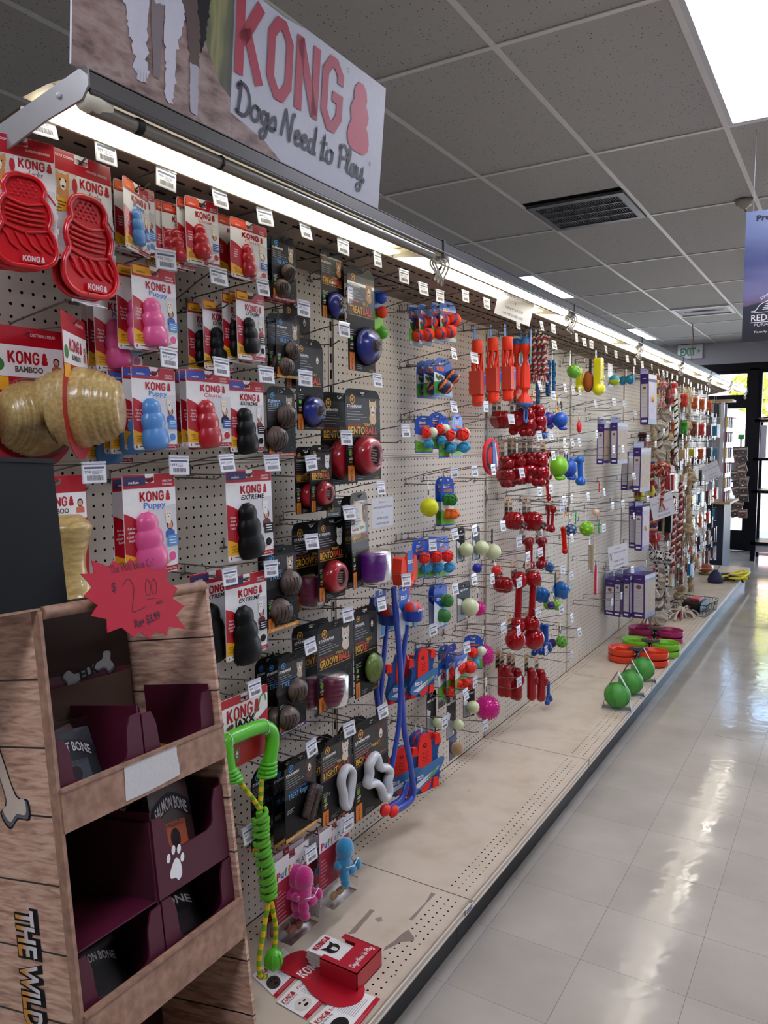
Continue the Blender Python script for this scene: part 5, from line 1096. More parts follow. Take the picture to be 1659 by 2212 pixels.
def tealball():
    e=empty('ball_pack'); w,h=.105,.13; b,n=simple_card(e,w,h,[([(-.48,-.88),(.48,-.88),(.48,-.99),(-.48,-.99)],'4c2a8c'),([(-.48,.06),(.48,.06),(.48,-.3),(-.48,-.3)],'d3d4da'),([(.1,-.08),(.45,-.08),(.45,-.3),(.1,-.3)],'a9b0b4')],.004,'e2e3e6'); lines(b,-.045,0,-.012,5,.006,.0015,n,'8a8a92'); b.build('card',e)
    t=MB(); t.ball((.028,-.01,-.092),.033,M('2391b4',.45),seg=24,rings=14,pat=lambda x,y,z:z<-.1,m2=M('b4c81e',.45)); t.build('ball',e); return e
def tealtag():
    e=empty('ball_pack'); b=MB(); b.prism([(-.02,.01),(.02,.01),(.014,-.05),(.03,-.13),(-.03,-.13),(-.014,-.05)],.03,.031,M('4c2a8c',.4)); b.poly([(-.018,.008),(.018,.008),(.012,-.05),(-.012,-.05)],.0313,'dddde2'); b.build('hang_card',e)
    t=MB(); t.ball((.0,.01,-.09),.038,M('2391b4',.45),seg=24,rings=14); t.build('ball',e); return e
def apple():
    e=empty('toy_ball'); t=MB(); holey(t,(.02,0,-.095),.034,M('5cae24',.4,coat=.3),M('b8c83a'),12,.26); t.ball((.02,.034,-.09),.016,M('5cae24',.4)); t.build('rubber_body',e); b=MB(); b.prism([(-.008,-.065),(.012,-.065),(.006,.01),(-.006,.01)],-.0005,.0005,M('dfe0e4',.5)); b.prism([(-.006,-.0),(.006,0),(.0,.014)],-.0004,.0008,M(YE)); b.build('hang_tag',e); return e
def gummy(front=True):
    e=empty('vinyl_toy'); m=M('d6d20e',.35,coat=.3); t=MB(); t.prism(rr(-.026,-.16,.02,-.02,.012),.0,.03,m,smooth=False)
    t.ball((.016,.014,-.06),.018,m); t.ball((.018,-.012,-.15),.026,m); t.ball((.018,.016,-.148),.022,m); t.ball((.02,.022,-.1),.014,m); t.build('vinyl_body',e); b=MB(); b.tube([(.032,-.024,-.112),(.034,.02,-.112)],.0012,'b06a1a'); b.build('cord',e)
    c=MB(); c.prism(rr(-.01,-.022,.012,.014,.008),.002,.003,M('c9d8e4',.4)); c.build('hang_tag',e); return e
def basketball():
    e=empty('plush_toy'); t=MB(); t.ball((.02,0,-.11),.05,M('9a4a1c',.8),(.5,1,1.15),24,14,pat=lambda x,y,z:abs(y)<.1 or abs(z)<.09,m2=M('141414',.7)); t.prism([(-.02,-.07),(.0,-.07),(.0,.008),(-.02,.008)],.028,.036,M('141414',.6)); t.build('fabric_body',e); b=MB(); b.prism([(-.016,-.004),(.0,-.004),(.0,.012),(-.016,.012)],.0,.001,WH); b.build('hang_tag',e); return e
def tugcard():
    e=empty('toy_card'); b=MB(); b.prism([(-.022,-.06),(.022,-.06),(.022,-.03),(.01,0),(.01,.012),(-.01,.012),(-.01,0),(-.022,-.03)],.0,.001,M('1a1a1a',.4)); b.rect(-.01,-.028,.01,-.006,.0013,YE); b.rect(-.004,-.11,.02,-.04,.004,WH); b.build('hang_card',e); t=MB(); t.ball((.005,-.012,-.075),.03,M('d01818',.4),(.5,.8,1.2)); t.prism([(-.006,-.11),(.026,-.11),(.026,-.05),(-.006,-.05)],.0,.003,M('1a1a1a',.4)); t.build('toy_body',e); return e
def smallcard(c1='e8b01c',c2='2a4fa8'):
    e=empty('toy_card'); b=MB(); w,h=.05,.075; b.prism(hang_outline(w,h,.003,.006),-.0005,.0005,M('dfdcd2',.5)); b.poly([(-.024,-.074),(-.008,-.074),(-.012,.01),(-.024,.01)],.0009,c1); b.ell(-.01,-.03,.008,.01,.0011,c2); b.ell(-.006,-.05,.006,.008,.0012,c2); b.rect(.0,-.07,.022,-.05,.0011,c1); b.build('card',e); t=MB(); t.ball((.008,.008,-.035),.01,M('5c4a3c',.7),(.5,1,1.6),10,6); t.build('chew_toy',e); return e
def stickpack(c='d8c49c',c2='8a4038'):
    e=empty('chew_pack'); t=MB(); m=M(c,.6,var=.3,scale=80); t.tube([(.012,0,-.03),(.012,.0,-.17)],.011,m,12); t.build('chew_stick',e); g=MB(); g.prism(rr(-.018,-.18,.016,.012,.003),.0,.026,CL); g.build('clear_pack',e); return e
def redstick():
    e=empty('rubber_stick_toy'); t=MB(); t.prism(rr(-.008,-.17,.008,-.02,.004),.0,.012,M('c01c34',.4,coat=.2)); t.build('rubber_body',e); b=MB(); b.tube([(0,0,.004),(.004,0,-.024)],.0015,'555555'); b.build('hang_loop',e); return e
def orangeball():
    return netcard(lambda t,c:t.ball(c,.026,M('e8c8b0',.4),seg=20,rings=12,pat=lambda x,y,z:(x-.7)**2+(y-.2)**2+z*z<.35,m2=M('ec5a14',.4)),.026,'dfe0e4')()
def greenkey(c='1cb43c'):
    e=empty('rubber_toy_pack'); t=MB(); m=M(c,.4)
    for k in range(3): t.prism(rr(-.01,-.03-.022*k,.01,-.012-.022*k,.004),.0,.008,m)
    t.tube([(.004,0,0),(.004,0,-.07)],.003,m); t.build('rubber_body',e); return e
def tube_squeak():
    e=empty('plush_toy'); t=MB(); t.ball((.02,0,-.04),.02,M('c8dc1c',.7)); t.ball((.02,.0,-.1),.02,M('c8dc1c',.7)); t.tube([(.02,0,-.05),(.02,0,-.09)],.014,fuzz('8a1c28')); t.build('fabric_body',e); return e
def blackplush():
    e=empty('vinyl_toy'); t=MB(); t.prism(rr(-.03,-.14,.03,-.01,.012),.0,.045,M('15181a',.45)); t.build('tire_body',e); return e
def redpack(): return bagcard('b81830','b81c34',.07,.16,'s')
def chew_o(): return bagcard('d8641c','c9c4c0',.05,.12,'b')
def chew_r(): return bagcard('d8301c','dcd8d4',.05,.12,'b')
def chew_g(): return bagcard('3aa828','b9b4ae',.05,.12,'c')
def chew_b(): return bagcard('8a4a24','c0b4a4',.05,.13,'c')
def chew_w(): return bagcard('d9b88a','e0e0de',.05,.12,'s')
def chew_d(): return bagcard('6a3038','8a8890',.05,.14,'s')
def chew_y(): return bagcard('d8d020','c9c9c0',.06,.1,'s')
def chew_t(): return bagcard('2a8ab4','a9b4bc',.055,.13,'s')
def chew_k(): return bagcard('2a2c38','70788a',.045,.15,'s')
def r_zebra(): return rope_long(('e8e4dc','26262a','e8e4dc'),.46,.015,False,3,.008)()
def r_red(): return rope_long(('a83a40','ddd4c8','6a2a30'),.62,.019,False,5,.02)()
def r_grey(): return rope_long(('b9b0a0','5a5654','d8d0c4'),.2,.014,True,6,.01)()
def r_mix(): return rope_long(('b03a34','c9a98c','3a4a80'),.16,.013,True,7,.01)()
def r_tan(): return rope_long(('b9a484','a08a68'),.26,.013,True,8,.006)()
def rb_red(): return ropeball_toy(('b84a34','6a2428','d8b49c'),.04,.12)()
def rb_pink(): return ropeball_toy(('c98a8c','a85a64','e0c4bc'),.026,.07)()
def rb_bw(): return ropeball_toy(('d8d4cc','2a2a2c','b0aca4'),.032,.12,9)()
def st_red(): return stuffie('c81c2c','e8e4e0')
def st_green(): return stuffie('5a8a2c','1c2414')
def st_grey(): return stuffie('8a8c90','d0ccc4')
def st_dk(): return stuffie('2c1c1c','a02c30')
def st_yel(): return stuffie('8a1c28','d8dc1c')
def tripack():
    e=empty('ball_pack'); w,h=.06,.16; b,n=simple_card(e,w,h,[([(-.48,-.4),(.48,-.3),(.48,-.99),(-.48,-.99)],'76c22a')],.012,'3a78d0'); b.text('S',.3*w,-.75*h,.08*h,n,'1a1a1a',bold=.05); b.build('card',e)
    for v,c in ((.12,'2450c8'),(.42,'ee3a1c'),(.85,'4aae24')): t=MB(); t.ball((.016,0,-v*h),.02,M(c,.4)); t.build('ball',e)
    return e
CAT={'toy_card':'dog toy','treat_card':'dog treat','rope_toy_card':'dog toy','plush_card':'plush toy','ball_pack':'dog ball','toy_ball':'dog ball','flying_toy':'dog toy','flying_disc_pack':'dog toy','fetch_toy':'dog toy','launcher_box':'ball launcher','rubber_toy_pack':'dog toy','rubber_ball_toy':'dog ball','rubber_stick_toy':'dog toy','rope_toy':'rope toy','loop_toy':'dog toy','plush_toy':'plush toy','chew_pack':'dog chew','toy_carton':'boxed toy','vinyl_toy':'dog toy'}
ITEMS=[
('k_licks', 0.2, 0.844, 2.087, 18, 3, 0.8, 'red licking mat on white card, leftmost in top row cut by the frame'),
('k_licks', 0.2, 0.967, 2.09, 0, 2, 0.93, 'large red licking mat on white card, second in the top row'),
('k_puppy_small', 0.17, 1.117, 2.085, 0, 3, 1, 'light blue snowman toy card hanging straight, top row'),
('k_puppy_small', 0.2, 1.095, 2.076, -22, 1, 1, 'light blue snowman toy card turned edge-on at its hook, top row'),
('k_classic_slim', 0.17, 1.214, 2.072, 0, 3, 1, 'slim red snowman toy card at left of the top-row red cluster'),
('k_classic_slim', 0.18, 1.227, 2.071, 10, 1, 0.98, 'slim red snowman card between two others, top row'),
('k_classic_slim', 0.185, 1.26, 2.087, 0, 1, 1, 'slim red snowman card behind the tilted one, top row'),
('k_classic_slim', 0.2, 1.277, 2.092, 8, 1, 1.05, 'tilted slim red snowman toy card, front of the top-row cluster'),
('k_classic_small', 0.16, 1.425, 2.093, 0, 2, 1, 'wide red snowman card mostly hidden, top row'),
('k_classic_small', 0.2, 1.432, 2.08, 0, 1, 1, 'wide red snowman toy card, fully seen, above black snowman cards'),
('k_puppy_pink', 0.14, 1.088, 1.875, 0, 3, 1, 'pink snowman toy card further back under the licking mat'),
('k_puppy_pink', 0.17, 1.122, 1.921, 0, 1, 1, 'pink snowman card hidden just behind the front pink one'),
('k_puppy_pink', 0.195, 1.139, 1.921, 0, 1, 1, 'pink snowman toy card in front, second row'),
('k_ext_small', 0.13, 1.344, 1.883, 0, 1, 1, 'black snowman card, rearmost left of the second-row four'),
('k_ext_small', 0.155, 1.368, 1.89, 0, 1, 1, 'black snowman card, second from left in second row'),
('k_ext_small', 0.17, 1.416, 1.911, 0, 1, 1, 'black snowman card peeking behind the front small one'),
('k_ext_small', 0.195, 1.437, 1.918, 0, 2, 1, 'small black snowman toy card in front, second row'),
('k_puppy_blue', 0.1, 1.089, 1.686, 0, 1, 1, 'blue snowman card deep behind the bamboo feeder'),
('k_puppy_blue', 0.15, 1.108, 1.707, 0, 2, 1, 'blue snowman card half hidden behind the front blue one'),
('k_puppy_blue', 0.195, 1.13, 1.715, 0, 2, 1, 'blue snowman toy card in front, third row'),
('k_classic', 0.16, 1.289, 1.716, 0, 1, 1, 'red snowman card hidden at the left of the front red one'),
('k_classic', 0.2, 1.285, 1.719, 0, 2, 1, 'red snowman toy card in front, third row'),
('k_ext', 0.2, 1.412, 1.705, 0, 2, 1, 'black snowman toy card in third row beside red one'),
('k_bamboo', 0.13, 0.886, 1.77, 0, 1, 1.15, 'bamboo barrel feeder on red card facing forward at the left'),
('k_bamboo_side', 0.2, 0.937, 1.791, -38, 1, 1.15, 'bamboo barrel feeder turned sideways on its red card'),
('k_bamboo_bone', 0.2, 0.885, 1.497, 0, 1, 1, 'ridged bamboo bone on red card beside the black carton'),
('k_puppy_large', 0.17, 1.104, 1.487, 0, 1, 1, 'large pink snowman card hidden behind the front one, fourth row'),
('k_puppy_large', 0.205, 1.101, 1.493, 0, 1, 1, 'large pink snowman toy card above the starburst sign'),
('k_ext_large', 0.2, 1.414, 1.492, 0, 1, 1, 'large black snowman toy card alone in the fourth row'),
('k_ext_xl', 0.17, 1.312, 1.256, 0, 1, 1, 'largest black snowman card behind the front one, fifth row'),
('k_ext_xl', 0.21, 1.386, 1.241, 0, 1, 1, 'largest black snowman toy card, front of the fifth row'),
('k_classic', 0.16, 1.262, 1.169, 0, 1, 1.1, 'red snowman card mostly hidden by the wood display, fifth row'),
('k_jaxx', 0.205, 1.374, 0.949, 0, 1, 1, 'white and red card behind the green rope toy handle'),
('t_hick_s', 0.2, 1.562, 2.077, 0, 3, 1, 'small black treat card with red strip and two brown domes, top row'),
('t_ball_s', 0.17, 1.814, 2.098, 0, 1, 1, 'small black card with blue treat ball, top row'),
('t_ball_l', 0.19, 1.933, 2.069, 0, 1, 1, 'large black card with big blue treat ball in blister'),
('tripack', 0.06, 2.233, 2.072, 0, 1, 1, 'green card of three coloured balls behind the large blue treat ball'),
('t_chick_s', 0.15, 1.6, 1.894, 0, 1, 1, 'small treat card behind the yellow-striped one'),
('t_chick_s', 0.2, 1.574, 1.884, 0, 1, 1, 'small black treat card with yellow strip, second row'),
('t_ball_m', 0.08, 1.765, 1.958, 0, 1, 1, 'blue treat ball card deep behind the small treat cards'),
('t_ball_m', 0.17, 1.704, 1.839, 0, 1, 1, 'medium black card with blue treat ball, third row'),
('t_treats_m', 0.2, 1.541, 1.699, 0, 1, 1, 'medium black card with two brown domes and red strip, third row'),
('t_bento_l', 0.14, 1.888, 1.704, 0, 1, 1, 'large black card with red treat ring, hidden behind the front one'),
('t_bento_l', 0.19, 1.938, 1.715, 0, 1, 1, 'largest black card with glossy red treat ring, front'),
('t_bento_s', 0.14, 1.72, 1.546, 0, 1, 1, 'small black card with red treat ring, behind its twin'),
('t_bento_s', 0.17, 1.751, 1.551, 0, 1, 1, 'small black card with red treat ring, front of pair'),
('t_treats_l', 0.2, 1.53, 1.291, 0, 2, 1, 'tall black card of two large brown domes with orange strip, left'),
('t_groovy', 0.12, 1.768, 1.331, 0, 1, 1, 'black card with dark magenta cylinder behind medium red ring card'),
('t_bento_m', 0.18, 1.785, 1.344, 0, 1, 1, 'medium black card with red treat ring, fourth row'),
('t_bento_m', 0.08, 1.971, 1.383, 0, 1, 1.05, 'black treat card deep behind the purple cylinder card'),
('t_groovy_p', 0.17, 1.918, 1.399, 0, 1, 1, 'black card with purple cylinder behind the slanted one'),
('t_groovy_p', 0.2, 1.898, 1.41, -12, 1, 1, 'slanted clear card with big purple treat cylinder'),
('t_liver_l', 0.14, 1.549, 0.99, 0, 1, 1, 'black liver treat card, rearmost of three overlapping'),
('t_liver_l', 0.17, 1.555, 0.995, 0, 1, 1, 'black liver treat card, middle of three overlapping'),
('t_liver_l', 0.2, 1.568, 1.001, 0, 1, 1, 'black liver treat card with violet strip, front of three'),
('t_groovy', 0.14, 1.735, 1.044, 0, 1, 1, 'magenta cylinder treat card hidden behind the front one'),
('t_groovy', 0.2, 1.77, 1.049, 0, 1, 1, 'large black card with magenta grooved cylinder, front of fifth row'),
('t_pocket', 0.16, 1.988, 1.044, 0, 1, 1.12, 'black card with green oval treat pocket'),
('t_ringer', 0.13, 1.545, 0.695, 0, 1, 1, 'black card of brown treat bars, rearmost, bottom left'),
('t_ringer', 0.165, 1.589, 0.695, 0, 1, 1, 'black card of brown treat bars, middle of three'),
('t_ringer', 0.2, 1.598, 0.715, 0, 1, 1, 'black card of brown treat bars with yellow strip, front'),
('t_bulb', 0.14, 1.768, 0.692, 0, 1, 1, 'grey nylon ring card hidden behind the front ring card'),
('t_bulb', 0.2, 1.77, 0.707, 0, 1, 1, 'black card with grey teardrop nylon ring, bottom row'),
('t_bone', 0.14, 1.944, 0.692, 0, 1, 1, 'grey nylon bone card hidden behind the front bone card'),
('t_bone', 0.2, 1.956, 0.702, 0, 1, 1, 'black card with grey four-lobed nylon bone, bottom row'),
('p_mag', 0.2, 1.555, 0.459, 0, 2, 1, 'magenta fuzzy plush on red card above the deck, left'),
('p_blue', 0.12, 1.768, 0.401, 0, 1, 1, 'blue fuzzy plush card hidden behind the front blue one'),
('p_blue', 0.2, 1.752, 0.45, 0, 1, 1, 'turquoise fuzzy plush on red card above the deck, right'),
('b_tennis', 0.07, 2.476, 2.051, 0, 1, 1.03, 'orange and purple ball pair pack, rearmost of four in top row'),
('b_tennis', 0.1, 2.495, 2.054, 0, 1, 1.03, 'orange and purple ball pair pack, third from the front, top row'),
('b_tennis', 0.13, 2.535, 2.062, 0, 1, 1.03, 'orange and purple ball pair pack, second from the front, top row'),
('b_tennis', 0.16, 2.561, 2.068, 10, 1, 1.03, 'orange and purple ball pair pack, front of four in top row'),
('b_ultra', 0.08, 2.538, 1.856, 0, 1, 1.08, 'navy and orange rubber ball pack, rearmost of three'),
('b_ultra', 0.11, 2.537, 1.858, 0, 1, 1.08, 'navy and orange rubber ball pack, middle of three'),
('b_ultra', 0.15, 2.541, 1.863, 0, 1, 1.1, 'navy and orange rubber ball pack, front of three'),
('b_fab', 0.1, 2.484, 1.655, 30, 1, 0.95, 'orange fabric ball pair in clear pack, leftmost of third row'),
('b_fab', 0.12, 2.548, 1.668, 25, 1, 0.95, 'orange fabric ball pair in clear pack, second of third row'),
('b_fab', 0.13, 2.585, 1.655, 0, 1, 1.1, 'orange and blue ball pack, third of third row'),
('b_fab', 0.16, 2.641, 1.661, 0, 1, 1.15, 'orange and blue ball pack with glow ball, front of third row'),
('flyer_bag', 0.17, 2.884, 1.667, 0, 1, 1.15, 'round red and navy flying disc in a clear plastic bag'),
('b_sq_yellow', 0.1, 2.519, 1.415, 0, 1, 1.06, 'bright yellow ball with holes on a long paper tag'),
('b_mix', 0.11, 2.656, 1.422, 12, 2, 1.1, 'green and navy ball pair on blue card beside yellow ball'),
('kick_red', 0.15, 2.227, 1.194, 0, 1, 1.2, 'orange red two-winged fetch toy on blue tag'),
('b_wool', 0.1, 2.448, 1.206, 0, 1, 1.05, 'orange and blue yarn-look ball pair, rearmost of three'),
('b_wool', 0.13, 2.489, 1.207, 0, 1, 1.05, 'orange and blue yarn-look ball pair, middle of three'),
('b_wool', 0.15, 2.536, 1.206, 0, 1, 1.08, 'orange and blue yarn-look ball pair, front of three'),
('b_glow', 0.12, 2.756, 1.217, 0, 1, 1.05, 'pale glow ball on black card, left of three glow balls'),
('b_glow', 0.15, 2.836, 1.217, 0, 1, 1.05, 'pale glow ball on black card, middle of three glow balls'),
('b_glowx', 0.17, 2.954, 1.197, 0, 1, 1.04, 'pale glow ball with dark swing tag, right of three glow balls'),
('b_sp_blue', 0.03, 3.102, 1.097, 0, 1, 1.3, 'small dark blue spiky ball under the glow balls'),
('b_sp_red', 0.14, 3.059, 1.099, 0, 1, 1.25, 'small red spiky ball under the rightmost glow ball'),
('b_egg', 0.12, 2.58, 1.017, 0, 2, 1.05, 'dark green faceted ball pair on blue card'),
('b_glow_l', 0.13, 2.763, 0.996, 0, 1, 1.1, 'large pale glow ball on black card beside pink spiky ball'),
('b_sp_pink', 0.06, 3.049, 0.931, 0, 1, 1.15, 'magenta spiky ball behind the large glow ball'),
('squirrel', 0.16, 2.342, 0.86, 14, 1, 0.94, 'orange and navy fabric flying toy with green band, upper'),
('squirrel', 0.1, 2.301, 0.841, 20, 1, 0.94, 'orange and navy flying toy mostly hidden behind the blue launchers'),
('squirrel', 0.16, 2.348, 0.552, 16, 2, 1.18, 'orange and navy fabric flying toy with orange band, lower'),
('squirrel', 0.14, 2.231, 0.533, 30, 1, 0.94, 'orange and navy flying toy at left behind launcher handles'),
('b_air', 0.07, 2.705, 0.742, 0, 1, 0.97, 'orange hollow ball pair, rearmost at the back hook'),
('b_air', 0.1, 2.716, 0.748, 0, 1, 0.97, 'orange hollow ball pair, third from the front'),
('b_air', 0.11, 2.627, 0.706, 0, 1, 1.03, 'orange hollow ball pair on left hook of the lower row'),
('b_air', 0.13, 2.66, 0.727, 0, 1, 1.03, 'orange hollow ball pair, second from front with word AIR'),
('b_air', 0.16, 2.682, 0.734, 0, 1, 1.08, 'orange hollow ball pair in front with word AIR'),
('b_fab', 0.14, 2.836, 0.764, 60, 1, 1, 'orange crossed-rope ball with sideways card, beside magenta ball'),
('b_sp_pinkM', 0.08, 3.067, 0.743, 0, 1, 1.33, 'magenta spiky ball behind the orange rope ball'),
('b_glow_s', 0.09, 2.565, 0.594, 0, 1, 1.25, 'small pale glow ball on black card, left of lower pair'),
('b_glow_s', 0.12, 2.677, 0.558, 0, 1, 1.3, 'small pale glow ball on black card, right of lower pair'),
('b_glow', 0.14, 2.798, 0.555, 20, 1, 0.95, 'glow ball on black card leaning beside the largest spiky ball'),
('b_glow', 0.08, 2.674, 0.618, 0, 1, 0.9, 'pale glow ball further back below the orange hollow balls'),
('b_sp_pinkL', 0.1, 3.061, 0.517, 0, 1, 1.32, 'largest magenta spiky ball, just above the deck'),
('b_comfy', 0.1, 2.731, 0.409, 0, 1, 1, 'tan fuzzy ball on blue card, lowest above the deck'),
('tube_fetch', 0.1, 2.924, 2.03, 0, 1, 0.87, 'orange lattice launcher in a red sleeve, left of three'),
('tube_fetch', 0.13, 3.015, 2.047, 0, 1, 0.87, 'orange lattice launcher in a red sleeve, middle of three'),
('tube_fetch', 0.16, 3.097, 2.058, 0, 1, 0.87, 'orange lattice launcher in a red sleeve, right of three'),
('bat', 0.08, 3.394, 2.068, 0, 1, 1, 'orange fluted bat toy hidden behind the front one'),
('bat', 0.16, 3.305, 2.06, 0, 1, 1.04, 'orange fluted bat toy with blue caps and strap loop'),
('candy', 0.12, 3.514, 2.079, 0, 2, 1.16, 'red grey and white rope toy at left beside the orange bat'),
('candy', 0.16, 3.53, 2.086, 0, 2, 1.23, 'red and white striped rope toy, right one below lit canopy'),
('j_lattice', 0.1, 3.778, 2.005, -4, 1, 1.43, 'clear blue rubber stick toy, left of the pair'),
('j_lattice', 0.14, 3.753, 2.007, -8, 2, 1.49, 'clear blue rubber stick toy, right of the pair'),
('j_lattice', 0.05, 3.783, 1.93, 10, 1, 1.3, 'blue rubber stick behind the red and white ropes'),
('j_rball', 0.06, 3.274, 1.765, 0, 2, 1.26, 'large dark red rubber ball at left under the orange launchers'),
('j_rball', 0.1, 3.33, 1.766, 0, 1, 1.26, 'dark red rubber ball just right of the first, below launchers'),
('j_bear', 0.14, 3.365, 1.779, 0, 2, 1.33, 'clear red bear-shaped toy in the upper red cluster, left'),
('j_bear', 0.17, 3.427, 1.794, 0, 2, 1.33, 'clear red bear-shaped toy in the upper red cluster, right front'),
('j_rball', 0.08, 3.364, 1.677, 0, 1, 0.71, 'small dark red ball low in the upper red cluster'),
('j_blue_bone', 0.1, 3.721, 1.725, -5, 1, 0.94, 'slim blue bone toy between the red bears and blue ball'),
('j_violet_feet', 0.1, 3.816, 1.747, 0, 1, 1.21, 'violet and blue round toy with feet behind the plain blue ball'),
('j_blue_feet', 0.16, 3.826, 1.745, 0, 1, 1.19, 'plain blue ball toy standing on little feet'),
('j_lump', 0.03, 4.023, 1.694, 0, 1, 0.69, 'small blue lumpy toy hanging behind the footed balls'),
('j_bear', 0.06, 3.316, 1.563, 0, 2, 1.47, 'clear red bear toy at far left of the second red cluster'),
('j_bear', 0.1, 3.357, 1.574, 0, 2, 1.47, 'clear red bear toy, second in the second red cluster'),
('j_bear', 0.13, 3.408, 1.58, 0, 2, 1.47, 'clear red bear toy with patterned tag, second red cluster'),
('j_bear', 0.17, 3.435, 1.584, 0, 2, 1.61, 'bright clear red bear toy in front with PLAY STRONG tag'),
('j_bone', 0.17, 3.547, 1.569, 15, 1, 1.19, 'clear red bone toy at the right end of second red cluster'),
('j_stick', 0.1, 3.76, 1.428, 0, 1, 0.98, 'orange red rubber stick hanging below the red bears'),
('j_green_feet', 0.08, 3.785, 1.505, 0, 1, 1.17, 'lime green footed ball partly hidden behind red bears'),
('j_green_feet', 0.17, 3.778, 1.522, 0, 1, 1.2, 'large lime green ball toy standing on little feet'),
('j_blue_feet', 0.14, 4.041, 1.502, 0, 1, 1.38, 'blue footed ball right behind the lime green one'),
('j_blue_bone', 0.16, 4.13, 1.516, 0, 1, 1.25, 'blue rubber bone right of the lime green ball'),
('j_blue_bone', 0.1, 4.188, 1.505, 10, 1, 1.0, 'second blue rubber bone partly behind the first'),
('j_rballs', 0.12, 3.276, 1.306, 0, 2, 1.26, 'dark red ball with rope knot, left in third red cluster'),
('j_rballs', 0.16, 3.398, 1.304, 0, 2, 1.38, 'dark red ball with rope knot, middle of third red cluster'),
('j_bone', 0.06, 3.785, 1.126, 0, 1, 1.38, 'clear red bone low behind the roped red balls'),
('j_bone', 0.05, 3.621, 1.142, 0, 1, 1.38, 'clear red bone at lower left behind roped balls'),
('j_dumb', 0.14, 3.695, 1.275, 0, 1, 0.62, 'clear red long bone toy, right of the roped balls'),
('j_dumb', 0.17, 3.678, 1.272, 10, 1, 0.62, 'bright clear red bone toy beside the orange stick'),
('j_stick', 0.17, 3.793, 1.198, -6, 1, 1.24, 'bright orange ribbed stick right of the red bones'),
('j_hol_by', 0.14, 4.074, 1.174, 0, 1, 1.03, 'navy ball with yellow-green dimples'),
('j_hol_gg', 0.2, 4.17, 1.189, 0, 1, 1.15, 'lime green ball with yellow dimples above the chew stick'),
('j_rball', 0.1, 3.217, 1.009, 0, 2, 1.15, 'dark red ball with beige tag, below the red spiky ball'),
('j_dumb', 0.11, 3.348, 1.007, 0, 1, 1.35, 'long dark red dumbbell bone, left of two'),
('j_dumb', 0.16, 3.396, 1.011, 0, 1, 1.35, 'long clear red dumbbell bone with PLAY STRONG tag'),
('j_rball', 0.15, 3.199, 0.787, 0, 1, 1.44, 'round clear red ball below the long bones, left'),
('j_rball', 0.17, 3.372, 0.765, 0, 1, 1.55, 'round clear red ball below the long bones, right'),
('j_lump', 0.06, 3.947, 0.947, 0, 1, 0.98, 'blue crinkled ball high above the clear blue ones'),
('j_lump', 0.1, 3.727, 0.859, 0, 2, 1.38, 'clear blue lumpy ball, left of pair'),
('j_lump_card', 0.16, 3.83, 0.885, 0, 1, 1.59, 'clear blue lumpy ball on black card, right of pair'),
('j_hol_g2', 0.08, 3.898, 0.768, 0, 1, 0.9, 'lime green open-weave ball, left below blue balls'),
('j_hol_g2', 0.11, 3.967, 0.759, 0, 2, 0.95, 'lime green open-weave ball, right below blue balls'),
('j_hol_v', 0.16, 3.72, 0.801, 0, 1, 0.85, 'dark violet ball in front of the lime green ones'),
('j_jack', 0.16, 3.622, 0.682, 0, 2, 1.38, 'clear blue jack-shaped toy right of the red balls'),
('j_jack', 0.1, 3.641, 0.659, 0, 1, 1.32, 'clear blue jack-shaped toy behind the second red ball'),
('j_hol_g', 0.16, 3.887, 0.598, 0, 1, 1.09, 'lime green ball with dark slots, right of the blue jack'),
('j_hol_v', 0.1, 3.923, 0.563, 0, 1, 1, 'dark violet ball behind the blue jack toy'),
('smallcard', 0.15, 3.901, 0.612, 0, 1, 0.9, 'small orange and blue card above the slotted green ball'),
('j_long', 0.08, 3.284, 0.582, 0, 2, 1.2, 'long dark red rubber bone, first of four above the deck'),
('j_long', 0.11, 3.348, 0.557, 0, 2, 1.22, 'long dark red rubber bone, second of four above the deck'),
('j_long', 0.15, 3.418, 0.548, 0, 1, 1.25, 'long dark red rubber bone, third of four above the deck'),
('j_long', 0.18, 3.476, 0.531, 0, 1, 1.25, 'long clear red rubber bone, right of four above the deck'),
('j_jack', 0.12, 3.789, 0.335, 0, 1, 1.1, 'clear blue jack toy beside the long red bones'),
('apple', 0.17, 3.944, 2.031, 0, 1, 1.02, 'green apple-like ball with round holes and white tag'),
('gummy', 0.1, 4.277, 2.001, 0, 1, 0.9, 'yellow vinyl bear toy behind the green apple ball'),
('basketball', 0.13, 4.332, 2.024, 0, 1, 1.05, 'brown and black harness-banded plush ball'),
('gummy', 0.18, 4.356, 2.065, 0, 1, 1.34, 'bright yellow vinyl bear toy in front with cord'),
('tealball', 0.15, 4.775, 2.034, 0, 1, 0.98, 'blue and lime ball on white card with violet foot'),
('tealtag', 0.17, 5.178, 2.051, 0, 1, 0.82, 'blue ball in folded violet and white tag'),
('tealtag', 0.1, 5.265, 2.047, 0, 1, 0.75, 'blue ball hidden behind the folded violet tag one'),
('smallcard', 0.1, 3.971, 1.813, 0, 1, 1.4, 'orange and violet chew card under the yellow bear hooks'),
('smallcard', 0.07, 3.888, 1.538, 0, 1, 1.1, 'orange card of brown chew left of lime ball'),
('smallcard', 0.12, 4.038, 1.544, 0, 1, 1.5, 'orange card of brown chew above the lime ball'),
('tugcard', 0.15, 4.175, 1.718, 0, 1, 0.9, 'red egg-shaped toy in black and yellow card'),
('smallcard', 0.12, 4.06, 1.242, 0, 1, 1.1, 'black and yellow small card above the navy dimpled ball'),
('greenkey', 0.12, 4.234, 1.178, 0, 1, 1, 'small green rubber toy between the two dimpled balls'),
('orangeball', 0.16, 4.492, 1.215, 0, 1, 0.8, 'white and orange ball on card at mid height'),
